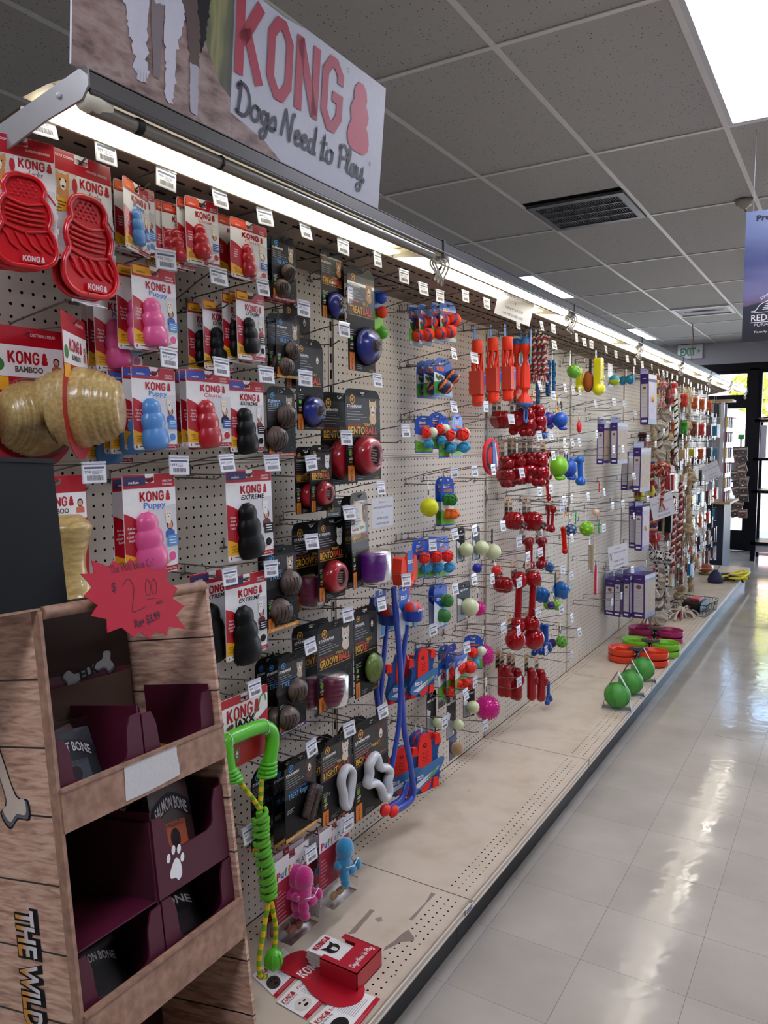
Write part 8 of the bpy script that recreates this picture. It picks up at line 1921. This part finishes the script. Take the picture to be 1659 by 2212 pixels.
# double bowls
def bowls(x,y,n,c,lab,yaw=0,R=.09,gap=.094):
    for k in range(n):
        e=empty('double_bowl',(x,y,DKZ+.002+.044*k),(0,0,yaw+.05*k)); e.scale=(1,1,1.2); m=M(c,.4,coat=.2); b=MB()
        for s in (-1,1):
            b.lathe([(R*.9,0),(R,.004),(R*1.03,.034),(R*1.0,.036),(R*.96,.03),(R*.93,.016),(0,.014)],m,(s*gap,0,0),'z',28); 
            for j in range(7): 
                for i in range(5): xx=s*gap-.045+.015*j; yy=-.04+.02*i+(.01 if j%2 else 0)
                for i in range(5):
                    xx=s*gap-.045+.015*j; yy=-.04+.02*i
                    if (xx-s*gap)**2+yy*yy<(R*.8)**2: b.box((xx-.005,yy-.0015,.014),(xx+.005,yy+.0015,.024),m)
        b.box((-gap+R*.5,-.04,.0),(gap-R*.5,.04,.034),m); b.build('bowl_body',e)
        s=MB(); s.box((-.026,-.043,-.001),(.026,.043,.036),M('1a1a1c',.4)); 
        if k==n-1:
            s.T=Matrix.Translation((0,0,.0365)); s.lathe([(.062,0),(.0,.004)],M('2c2d30',.4),ax='z',seg=24)
            s.T=Matrix()
        o=s.build('card_sleeve',e)
        t=MB(); t.text('PLAY',0,-.01,.02,0,'d0603a',wd=.06,bold=.04); t.v=[(y,z,.0415+xx) for xx,y,z in t.v]
        if k==n-1: t.v=[(-a,-b_,c_) for a,b_,c_ in t.v]; t.build('printed_word',e)
        t=MB(); 
        for u in (-.012,.012): t.ring(u,.017,.004,.007,0,'e0e0e0',10)
        t.v=[(y,-.0436-xx,z) for xx,y,z in t.v]; t.build('printed_marks',e)
        tag(e,lab[k],'pet bowl','double bowls on the base deck')
bowls(0.326,4.918,2,'d8380c',['orange double bowl with black sleeve, lower of stacked pair','orange double bowl with black sleeve, upper of stacked pair'])
bowls(0.347,5.172,2,'74b81c',['lime green double bowl behind the orange ones, lower','lime green double bowl behind the orange ones, upper'])
bowls(0.301,5.54,2,'a01458',['magenta double bowl nearest the rope toys, lower','magenta double bowl nearest the rope toys, upper'])

# green balls in folded cards
def wball(x,y,yaw,lab):
    e=empty('boxed_ball',(x,y,DKZ+.001),(0,0,yaw+PI/2),1.45); t=MB(); g1=M('4a9a3c',.5,bump=.3,scale=60); g2=M('2f7a2c',.5)
    t.ball((0,0,.05),.047,g1,seg=26,rings=14,pat=lambda a,b_,c:math.sin(math.atan2(b_,a)*5+c*2)>.55,m2=M('3c8a32',.5)); t.build('ball',e)
    c=MB(); C=M('c4c2c4',.5); h=.135
    c.add([(-.03,-.052,0),(.03,-.052,0),(.03,.052,0),(-.03,.052,0)],[(0,1,2,3)],C); c.box((-.03,-.052,-.001),(.03,.052,.001),C)
    for s in (-1,1):
        A=[(-.03,s*.052,0),(.03,s*.052,0),(.012,s*.03,.085),(.016,s*.0015,h),(-.016,s*.0015,h),(-.012,s*.03,.085)]
        c.add(A,[(0,1,2,5),(5,2,3,4)],M('a9aab0' if s<0 else '2c3050',.45)); c.add([(p[0]*.98,p[1]-s*.0012,p[2]) for p in A],[(0,1,2,5)[::-1],(5,2,3,4)[::-1]],C)
        for k in range(4): z=.09+.009*k; yy=s*(.0285-.0285*(z-.085)/.05)+s*.001; c.add([(-.008,yy,z),(.008,yy,z),(.008,yy-s*.002,z+.004),(-.008,yy-s*.002,z+.004)],[(0,1,2,3)],M('55606c'))
    c.build('folded_card',e); tag(e,lab,'dog ball','green balls in folded grey cards')
wball(0.437,3.995,.2,'green veined ball in folded grey card, nearest of three on deck')
wball(0.442,4.259,.25,'green veined ball in folded grey card, middle of three on deck')
wball(0.44,4.55,.25,'green veined ball in folded grey card, farthest of three on deck')

# wire basket with black and red box
e=empty('wire_basket',(0.376, 6.633, 0.17),(0,0,-.1)); b=MB(); WM_=M('1c1c1e',.3,metal=.5); W,L,Hh=.14,.19,.1
for z,k in ((.004,.9),(.05,.95),(Hh,1.0)):
    P=[(-W*k,-L*k,z),(W*k,-L*k,z),(W*k,L*k,z),(-W*k,L*k,z)]; b.tube(P,.0022 if z<Hh else .004,WM_,6,closed=True)
b.build('rim_wires',e); b=MB()
for i in range(13):
    u=-1+2*i/12
    for (x0,y0,x1,y1) in ((u*W*.9,-L*.9,u*W,-L),(u*W*.9,L*.9,u*W,L),(-W*.9,u*L*.9,-W,u*L),(W*.9,u*L*.9,W,u*L)): b.tube([(x0,y0,.004),(x1,y1,Hh)],.0015,WM_,5)
    b.tube([(u*W*.9,-L*.9,.004),(u*W*.9,L*.9,.004)],.0015,WM_,5)
tag(b.build('wire_mesh',e),kind='stuff'); tag(e,'black wire basket on the deck at the far rope toys','basket')
e=empty('clippers_case',(0.372, 6.722, 0.176),(0,0,-.1),1.2); b=MB(); b.prism([(p.x,p.y) for p in catmull([(-.1,0,0),(-.12,.02,0),(-.11,.055,0),(-.05,.07,0),(.05,.07,0),(.11,.055,0),(.12,.02,0),(.1,0,0)],3,True)],-.06,.06,M('121214',.3,coat=.4)); b.build('case_body',e); b=MB(); b.box((-.03,-.055,.066),(.035,.055,.084),M('c01a1e',.35,coat=.3)); b.build('handle',e); tag(e,'black case with red handle lying in the wire basket','case')
# rope pile and bag at the deck end
e=empty('rope_pile',(0.391, 8.447, 0.17)); g=random.Random(4)
for k in range(9):
    t=MB(); P=[Vector((g.uniform(-.1,.2),g.uniform(-.25,.25),.02+g.uniform(0,.05))) for _ in range(4)]; P[0].z=P[-1].z=.014
    t.tube(catmull(P,7),.011,M(('e0d010','e6d81c','1c2440')[k%3],.7,bump=.2),8); t.build('rope',e)
tag(e,'pile of yellow and navy rope toys at the far end of the deck','rope toy')
e=empty('mesh_bag',(0.312, 8.172, 0.168)); t=MB(); t.lathe([(0,0),(.07,.0),(.075,.03),(.05,.09),(.022,.12),(.02,.125)],M('22264a',.7),ax='z',seg=14); t.build('bag_body',e); t=MB(); t.lathe([(.02,.12),(.03,.15),(.045,.165)],clear(),ax='z',seg=12); t.build('bag_neck',e); tag(e,'small navy drawstring bag on the far deck beside yellow ropes','bag')
e=empty('football_toy',(0.145, 8.629, 0.17)); t=MB(); t.ball((0,0,.07),.07,M('a8502c',.6),(1.1,1.3,.75),20,10); t.build('ball_body',e); t=MB(); t.tube([(.0+.079*math.cos(a),.094*math.sin(a),.07) for a in [2*PI*k/24 for k in range(24)]],.003,M('d8d0c4'),6,closed=True); t.build('band',e); t=MB(); t.lathe([(0,0),(.06,0),(.07,.012),(0,.014)],M('77702c',.6),ax='z',seg=18); t.build('base_card',e); tag(e,'brown ball toy on a card base at far deck end','dog ball')
def shag(loc,cols,lab,seed,n=46,L=.16):
    e=empty('rope_toy',loc); g=random.Random(seed); ms=[M(c,.9) for c in cols]
    t=MB()
    for k in range(n):
        a=g.uniform(0,2*PI); r=g.uniform(.3,1)*L; t.tube(catmull([(0,0,.03+g.uniform(0,.02)),(r*.5*math.cos(a),r*.7*math.sin(a),.03+g.uniform(0,.03)),(r*math.cos(a)*.7,r*1.2*math.sin(a),.008)],3),.007,ms[k%len(ms)],5)
    t.build('rope_strands',e); t=MB(); ropeball(t,(0,0,.04),.034,ms[0],5,.25,seed); t.build('knot',e); tag(e,lab,'rope toy','rope toys resting on the deck')
shag((0.176, 6.272, 0.168),('dcd6cc','2c2c2e','c9c2b6'),'black and white shaggy rope toy on the deck beside wire basket',3)
shag((0.303, 6.442, 0.168),('c9c2b4','b9b0a0','8a3a4a'),'cream rope toy tail lying half in the wire basket',5,30,.2)
shag((0.149, 6.073, 0.168),('dcb8a8','c9a090','e8dcd4'),'pinkish shaggy rope toy on deck below the violet cartons',8,50,.13)

# ------------------------------------------------------------------ cardboard floor display in the left foreground
DISP=empty('floor_display'); DISP.matrix_world=Matrix(((.98477,-.06824,-.15989,.6),(.07598,.99619,.0428,.574),(.15636,-.0543,.98621,1.361),(0,0,0,1)))
tag(DISP,'wood-print cardboard floor display with maroon trays of bone treats','display stand')
def plank(n,p):
    v=vecnode(n,(6,6,40)); nz=n.nodes.new('ShaderNodeTexNoise'); nz.inputs['Scale'].default_value=4; nz.inputs['Detail'].default_value=8; nz.inputs['Distortion'].default_value=.6; n.links.new(v.outputs[0],nz.inputs[0])
    r=ramp(n,[(.25,'846050'),(.42,'b08a74'),(.55,'cba68e'),(.75,'dec0a6')]); n.links.new(nz.outputs['Fac'],r.inputs[0])
    mp=vecnode(n,(1,1,1)); sp=n.nodes.new('ShaderNodeSeparateXYZ'); n.links.new(mp.outputs[0],sp.inputs[0]); m=n.nodes.new('ShaderNodeMath'); m.operation='PINGPONG'; m.inputs[1].default_value=.0425; n.links.new(sp.outputs[2],m.inputs[0]); l=n.nodes.new('ShaderNodeMath'); l.operation='LESS_THAN'; l.inputs[1].default_value=.0012; n.links.new(m.outputs[0],l.inputs[0])
    mx=n.nodes.new('ShaderNodeMix'); mx.data_type='RGBA'; n.links.new(l.outputs[0],mx.inputs[0]); n.links.new(r.outputs[0],mx.inputs[6]); mx.inputs[7].default_value=lin('1c1210')+[1]; n.links.new(mx.outputs[2],p.inputs['Base Color'])
def ply(n,p):
    v=vecnode(n,(8,8,8)); nz=n.nodes.new('ShaderNodeTexNoise'); nz.inputs['Scale'].default_value=9; nz.inputs['Detail'].default_value=8; n.links.new(v.outputs[0],nz.inputs[0]); r=ramp(n,[(.3,'80604e'),(.6,'a07c66'),(.8,'ae8c74')]); n.links.new(nz.outputs['Fac'],r.inputs[0]); n.links.new(r.outputs[0],p.inputs['Base Color'])
PL=nodes_mat('plank_print',plank,.5,**{'Coat Weight':.15}); PY=nodes_mat('ply_print',ply,.55); MAR=M('4c0c26',.5,coat=.15); KR=M('7a5a44',.8)
DW,DD,DB=.305,.2,-1.39
b=MB(); b.box((-DD,-.004,DB),(0,.0,0),PL); b.build('side_panel',DISP)
b=MB(); b.box((-DD,DW,DB),(0,DW+.004,0),PL); b.build('side_panel',DISP)
b=MB(); b.box((-DD,0,DB),(-DD+.004,DW,0),M('3a2620',.8)); b.build('back_panel',DISP)
b=MB(); b.tube([(-.004,.004,-.004),(-.004,DW,-.004)],.0085,PY,12); b.build('rolled_top_edge',DISP)
b=MB(); b.box((-.012,-.0045,DB),(.002,.0005,-.001),PY); b.box((-.016,DW-.001,DB),(.001,DW+.005,-.002),PL); b.build('front_edge_fold',DISP)
for z0,z1 in ((-.276,-.224),(-.556,-.498),(-.85,-.79),(-1.14,-1.08)):
    b=MB(); b.box((-.003,-.001,z0),(.004,DW+.001,z1),PY); b.box((-.003,-.001,z1-.002),(.006,DW+.001,z1+.002),PY); b.build('shelf_front',DISP)
    b=MB(); b.box((-DD+.004,0,z0+.004),(-.003,DW,z0+.01),KR); b.build('shelf',DISP)
b=MB(); b.poly([(.097,-.271),(.1,-.226),(.15,-.2245),(.2,-.2262),(.199,-.24),(.2015,-.255),(.2,-.269),(.13,-.272)],.0048,M('c6c4c2',.6,var=.12,scale=200)); b.build('torn_label',DISP)
# header card inside the top opening
b=MB(); b.box((-.165,.0,-.22),(-.161,.285,-.01),M('2c1e18',.7)); b.poly([(.001,-.22),(.284,-.22),(.284,-.12),(.001,-.1)],-.1605,MAR); b.box((-.15,.11,-.215),(-.147,.27,-.125),M('4a3428',.8)); b.build('header_card',DISP)
def bone2(b,c,L,r,a,n,m,sh='7a8088'):
    ca,sa=math.cos(a),math.sin(a)
    def q(u,v): return (c[0]+u*ca-v*sa,c[1]+u*sa+v*ca)
    for (mm,o,nn,g) in (('0c0c0e',0,n,.12*r),(sh,-.0,n+.0003,0),(m,.12*r,n+.0006,-.14*r)):
        R=r+g; P=catmull([q(-L/2+R*.5,R*.42)+(0,)]+[q(u,v)+(0,) for u,v in ((0,R*.36),(L/2-R*.4,R*.42),(L/2,R*1.05),(L/2+R*.8,R*.75),(L/2+R*.55,0),(L/2+R*.8,-R*.75),(L/2,-R*1.05),(L/2-R*.4,-R*.42),(0,-R*.36),(-L/2+R*.4,-R*.42),(-L/2,-R*1.05),(-L/2-R*.8,-R*.75),(-L/2-R*.55,0),(-L/2-R*.8,R*.75),(-L/2,R*1.05))],3,True)
        b.poly([(p.x,p.y+o) for p in P],nn,M(mm,.5))
b=MB(); bone2(b,(.2,-.115),.07,.018,.22,-.16,'8a8a88','4a5058'); b.text('ELK',.2,-.121,.016,-.158,'141414',rot=.15,bold=.04); b.text('THE WILD BONE CO',.2,-.16,.014,-.1585,'a08c8c',wd=.085,rot=.15); b.poly([(.12,-.195),(.27,-.195),(.27,-.135),(.13,-.15)],-.158,M('4a3428',.8)) if False else None
b.build('elk_print',DISP)
def tray(y0,y1,zb,zt,lab=None,paw=False,deep=.15,cut=.6):
    e=MB(); w=y1-y0; h=zt-zb; c=.5
    pts=[(y0,zb),(y1,zb),(y1,zt),(y1-.018,zt-.001)]
    q=catmull([(y1-.018,zt-.001,0),(y1-.026,zt-.2*h,0),(y1-.03,zb+h*(1-cut)+.008,0),(y1-.045,zb+h*(1-cut),0)],4); pts+=[(p.x,p.y) for p in q]
    q=catmull([(y0+.045,zb+h*(1-cut),0),(y0+.03,zb+h*(1-cut)+.008,0),(y0+.026,zt-.2*h,0),(y0+.018,zt-.001,0)],4); pts+=[(p.x,p.y) for p in q]+[(y0,zt)]
    e.prism(pts,-.012,-.009,MAR); e.box((-deep,y0,zb),(-.012,y0+.002,zt+.01),MAR); e.box((-deep,y1-.002,zb),(-.012,y1,zt+.01),MAR); e.box((-deep,y0,zb),(-.012,y1,zb+.002),MAR); o=e.build('tray',DISP)
    if paw:
        p=MB(); u,v=y0+.037,zb+.032
        p.poly([(a.x,a.y) for a in catmull([(u-.012,v-.012,0),(u-.012,v-.002,0),(u+.0,v+.012,0),(u+.009,v+.004,0),(u+.01,v-.014,0),(u+.002,v-.02,0),(u-.003,v-.014,0)],4,True)],-.0085,WH)
        for a,c_ in ((-.013,.017),(-.002,.025),(.009,.022),(.014,.008)): p.ell(u+a,v+c_,.004,.0065,-.0085,WH,12,-.2)
        p.build('paw_print',o)
    return o
tray(.002,.15,-.266,-.165); tray(.153,.3,-.272,-.168)
tray(.15,.302,-.43,-.318,paw=True,cut=.5); tray(.153,.303,-.546,-.432,paw=False,cut=.6); tray(.002,.15,-.546,-.435,cut=.6)
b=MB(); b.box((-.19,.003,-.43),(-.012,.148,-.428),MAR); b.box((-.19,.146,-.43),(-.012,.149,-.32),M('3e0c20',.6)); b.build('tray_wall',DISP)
# side face print (faces -y): draw in (x,z)
def sidep(name,fn):
    t=MB(); fn(t); t.v=[(y,-.0046-x,z) for x,y,z in t.v]; return t.build(name,DISP)
sidep('bone_print',lambda t:bone2(t,(-.103,-.19),.12,.026,-1.22,.0,'cdbfae','5c6068'))
LT=nodes_mat('fade_letters',lambda n,p:(lambda v,sp,r:(n.links.new(v.outputs[0],sp.inputs[0]),n.links.new(sp.outputs[0],r.inputs[0]),n.links.new(r.outputs[0],p.inputs['Base Color'])))(vecnode(n,(1,1,1),co='Generated'),n.nodes.new('ShaderNodeSeparateXYZ'),ramp(n,[(.25,'c98a2c'),(.6,'c9c4c0'),(1,'e2dfe2')])),.5)
def wild(t):
    t.text('THE',-.098,-.406,.036,.0,'0c0b0d',wd=.066,rot=-PI/2,bold=.12); t.text('WILD',-.1,-.485,.036,.0,'0c0b0d',wd=.085,rot=-PI/2,bold=.12); t.text('BONE CO',-.1,-.62,.036,.0,'0c0b0d',wd=.14,rot=-PI/2,bold=.12)
def wild2(t):
    t.text('THE',-.1,-.406,.034,.0006,LT,wd=.06,rot=-PI/2,bold=.03); t.text('WILD',-.102,-.485,.034,.0006,LT,wd=.08,rot=-PI/2,bold=.03); t.text('BONE CO',-.102,-.62,.034,.0006,LT,wd=.132,rot=-PI/2,bold=.03)
sidep('letter_outline',wild); sidep('lettering',wild2)
# treat packs standing in the trays
def dpack(y,z,rot,body,word,c2,lab,x=-.04,w=.07,h=.1):
    e=empty('treat_pack'); b=MB(); b.prism(rr(-w/2,0,w/2,h,.004),-.006,.006,M(body,.35,coat=.5)); n=.0066
    b.poly([(p.x,p.y) for p in catmull([(-w*.46,h*.5,0),(0,h*.66,0),(w*.46,h*.5,0),(w*.46,h*.7,0),(0,h*.86,0),(-w*.46,h*.7,0)],3,True)],n,M('17141a',.4)); b.text(word,0,h*.66,h*.15,n+.0003,'b9b4b4',wd=w*.8,bold=.02,arc=h*.12)
    b.rect(-w*.3,h*.12,w*.3,h*.5,n,M(c2,.5)); b.ell(0,h*.3,w*.12,h*.12,n+.0003,'2a2024'); b.text('THE WILD BONE CO',0,h*.44,h*.05,n+.0003,'2a1a18',wd=w*.5); b.build('pouch',e)
    b=MB(); b.prism(rr(-w/2-.003,-.002,w/2+.003,h+.012,.003),.0075,.0085,clear('crinkle_bag',f=1.22,rough=.18)); b.build('clear_pack',e)
    e.matrix_world=DISP.matrix_world@Matrix.Translation((x,y,z))@Euler(rot).to_matrix().to_4x4(); tag(e,lab,'treat pack','bone treat packs in the display trays'); return e
dpack(.06,-.25,(-.1,-.35,.1),'26262c','RABBIT BONE','3a3f4c','dark rabbit bone treat pack in the upper left maroon tray',w=.085,h=.085)
dpack(.1,-.252,(.1,-.5,.2),'4a2a20','BONE','5a3020','brown treat pack behind the rabbit bone pack, upper left tray',-.075,.07,.085)
dpack(.235,-.262,(1.2,-.4,.1),'8a5a1c','BONE','b0701c','orange edged treat pack lying in the upper right maroon tray',-.05,.05,.09)
dpack(.215,-.408,(-.12,-.2,.05),'3a2420','SALMON BONE','b0542c','salmon bone treat pack with orange label above the paw print tray',-.035,.085,.12)
dpack(.19,-.39,(-.05,-.3,.05),'2a1a18','SALMON BONE','5a3024','second salmon bone treat pack, tucked behind the front salmon one',-.07,.085,.12)
dpack(.225,-.528,(-.1,-.4,.1),'141214','BONE','2a2226','dark treat pack in the lower right maroon tray',-.045,.08,.08)
dpack(.075,-.53,(-.15,-.6,.0),'1a1416','VENISON BONE','1c1618','dark treat pack in the lower left maroon tray',-.05,.08,.075)
# black carton on top
e=empty('black_carton'); b=MB(); b.box((-.18,-.32,.003),(-.004,.045,.19),M('0d1013',.45,coat=.1,var=0)); b.build('carton',e); b=MB(); b.box((-.182,-.322,.186),(-.002,.047,.192),M('16191c',.4)); b.build('lid_edge',e)
b=MB(); b.box((-DD,-.34,-.0),(-.0,.0,.003),PY); o=b.build('top_panel',DISP)
e.matrix_world=DISP.matrix_world.copy(); tag(e,'black carton standing on top of the wood-print display','box')
# starburst price sign
SB=[(0.075, 0.055), (0.103, 0.044), (0.111, 0.052), (0.129, 0.042), (0.142, 0.052), (0.155, 0.037), (0.174, 0.042), (0.179, 0.033), (0.215, 0.031), (0.206, 0.015), (0.228, 0.0), (0.215, -0.013), (0.238, -0.028), (0.218, -0.039), (0.237, -0.063), (0.2, -0.053), (0.196, -0.065), (0.176, -0.055), (0.16, -0.063), (0.145, -0.051), (0.132, -0.057), (0.113, -0.04), (0.088, -0.043), (0.089, -0.025), (0.064, -0.017), (0.077, -0.005), (0.056, 0.01), (0.071, 0.02), (0.055, 0.039), (0.077, 0.038)]
e=empty('price_sign'); e.matrix_world=DISP.matrix_world.copy(); b=MB(); b.prism(SB,.013,.0142,M('bc0a30',.55,var=.02)); b.build('starburst_card',e)
t=MB(); INK=M('4a1630',.6); n=.0146
t.text('"The Wild Bone Co"',.143,.036,.012,n,INK,wd=.085,rot=.04); t.stroke([(p.x,p.y) for p in catmull([(.122,.016,0),(.134,.024,0),(.142,.012,0),(.138,-.008,0),(.136,-.022,0),(.162,-.018,0)],5)],.0011,n,INK)
for u in (.164,.176): t.stroke([(p.x,p.y) for p in catmull([(u,.012,0),(u+.005,.02,0),(u+.01,.01,0),(u+.006,-.002,0),(u,.0,0)],4,True)],.001,n,INK,close=True)
t.text('$',.107,.01,.013,n,INK); t.rect(.163,-.009,.184,-.008,n,INK); t.text('each',.188,-.018,.006,n,INK,bold=.0); t.text('Reg $3.99',.162,-.042,.012,n,INK,wd=.05,rot=.12,bold=.03); t.build('handwriting',e)
tag(e,'bright red starburst price sign taped to the display, reading 2.00 each','sign')
# ------------------------------------------------------------------ end unit, rack and strips near the door
NAVY=M('18243c',.5)
e=empty('end_display',(0,9.75,0)); b=MB(); b.box((-.35,-.3,0),(.2,.3,.86),NAVY); b.build('base_cabinet',e)
b=MB(); b.box((-.4,-.36,.86),(.27,.36,.885),M('b59a72',.5)); b.build('counter_board',e); b=MB(); b.box((-.4,-.3,2.02),(.25,.0,2.045),M('b59a72',.5)); b.build('top_board',e)
b=MB(); b.box((.13,-.3,.885),(.165,-.24,2.02),M('b9bcc8',.45)); b.build('white_post',e); b=MB(); b.box((-.35,.26,.885),(.12,.3,2.02),M('9fa2aa',.5)); b.build('rear_panel',e)
tag(e,'navy and white end display with tan counter beyond the shelving','display stand')
def rackstuff():
    k=0
    for z in (1.85,1.68,1.5,1.33,1.16,1.0):
        for y in (-.27,-.1,.08):
            e=empty('clip_pack',(.168,9.75+y,z)); b=MB(); b.prism(rr(-.05,-.12,.05,.0,.004),.02,.04,M(('c9a04a','4a5468','30343c','8a3040','5c6068','77706a')[k%6],.4)); b.rect(-.04,-.04,.04,-.015,.0406,WH); b.build('carton',e); t=MB(); t.tube([(0,-.0,-.01),(.1,0,-.01)],.0025,M('8a8a8e',.3,metal=.8),6); t.build('peg_wire',e)
            tag(e,'small boxed item clipped to the white post of the end display','boxed item','boxed items on the white post'); k+=1
rackstuff()
e=empty('metal_rack',(.32,11.3,0)); b=MB(); BM=M('15161c',.4,metal=.3)
for x in (0,1.3):
    for y in (-.22,.22): 
        q=MB(); q.box((x,y-.03,0),(x+.06,y+.03,1.86),BM); q.build('post',e)
for z in (.22,.9,1.32,1.82): q=MB(); q.box((0,-.25,z),(1.36,.25,z+.035),BM); q.build('rack_shelf',e)
q=MB(); q.box((.03,-.2,.12),(.9,.22,.2),M('c9ccd8',.4,coat=.3)); q.build('storage_tray',e)
q=MB(); q.box((.07,-.22,1.36),(.14,-.2,1.78),M('c9ccd8',.4)); q.build('price_strip',e); tag(e,'black metal rack in front of the shop windows at the right edge','rack')
g=random.Random(11); k=0
for j in range(9):
    z=1.5-.1*j
    for s in (0,1):
        e=empty('treat_bag',(.13+.07*s+g.uniform(-.03,.03),11.02-.02*(k%2),z+g.uniform(-.02,.02)),(g.uniform(-.1,.1),g.uniform(-.35,.35),0)); c=('6a5a54','57504c','7c5c50','4f4a48','8a7a6e')[k%5]
        b=MB(); P=rr(-.055,-.12,.055,.0,.008); b.prism(P,-.008,.012,M(c,.35,coat=.4)); b.rect(-.045,-.04,.045,-.02,.0125,'c9b9a4'); b.ell(0,-.075,.03,.025,.0125,'3a302c'); b.ell(0,-.075,.014,.012,.013,'b08a6a')
        b.v=[(y,-x,zz) for x,y,zz in b.v]; b.build('pouch',e); tag(e,'brown treat bag hanging on the clip strip beside the black rack','treat bag','treat bags on the hanging strip'); k+=1
e=empty('clip_strip',(.165,11.045,0)); b=MB(); b.box((-.012,0,.62),(.012,.003,1.6),M('c9c9cc',.4)); b.build('strip',e); b=MB(); b.box((-.035,-.01,1.6),(.035,.006,1.66),M('2fae4c',.4)); b.build('green_topper',e); tag(e,'plastic hanging strip with green topper beside the black rack','clip strip')
b=MB(); b.tube(catmull([(.35,11.2,1.87),(.6,11.1,1.9),(1.0,11.25,1.93),(1.4,11.15,1.88)],5),.008,M('6a1c24',.6)); b.tube(catmull([(.4,11.3,1.875),(.8,11.3,1.9),(1.3,11.2,1.88)],5),.008,M('6a1c24',.6)); tag(b.build('red_cable'),'dark red cable draped on top of the black rack','cable')
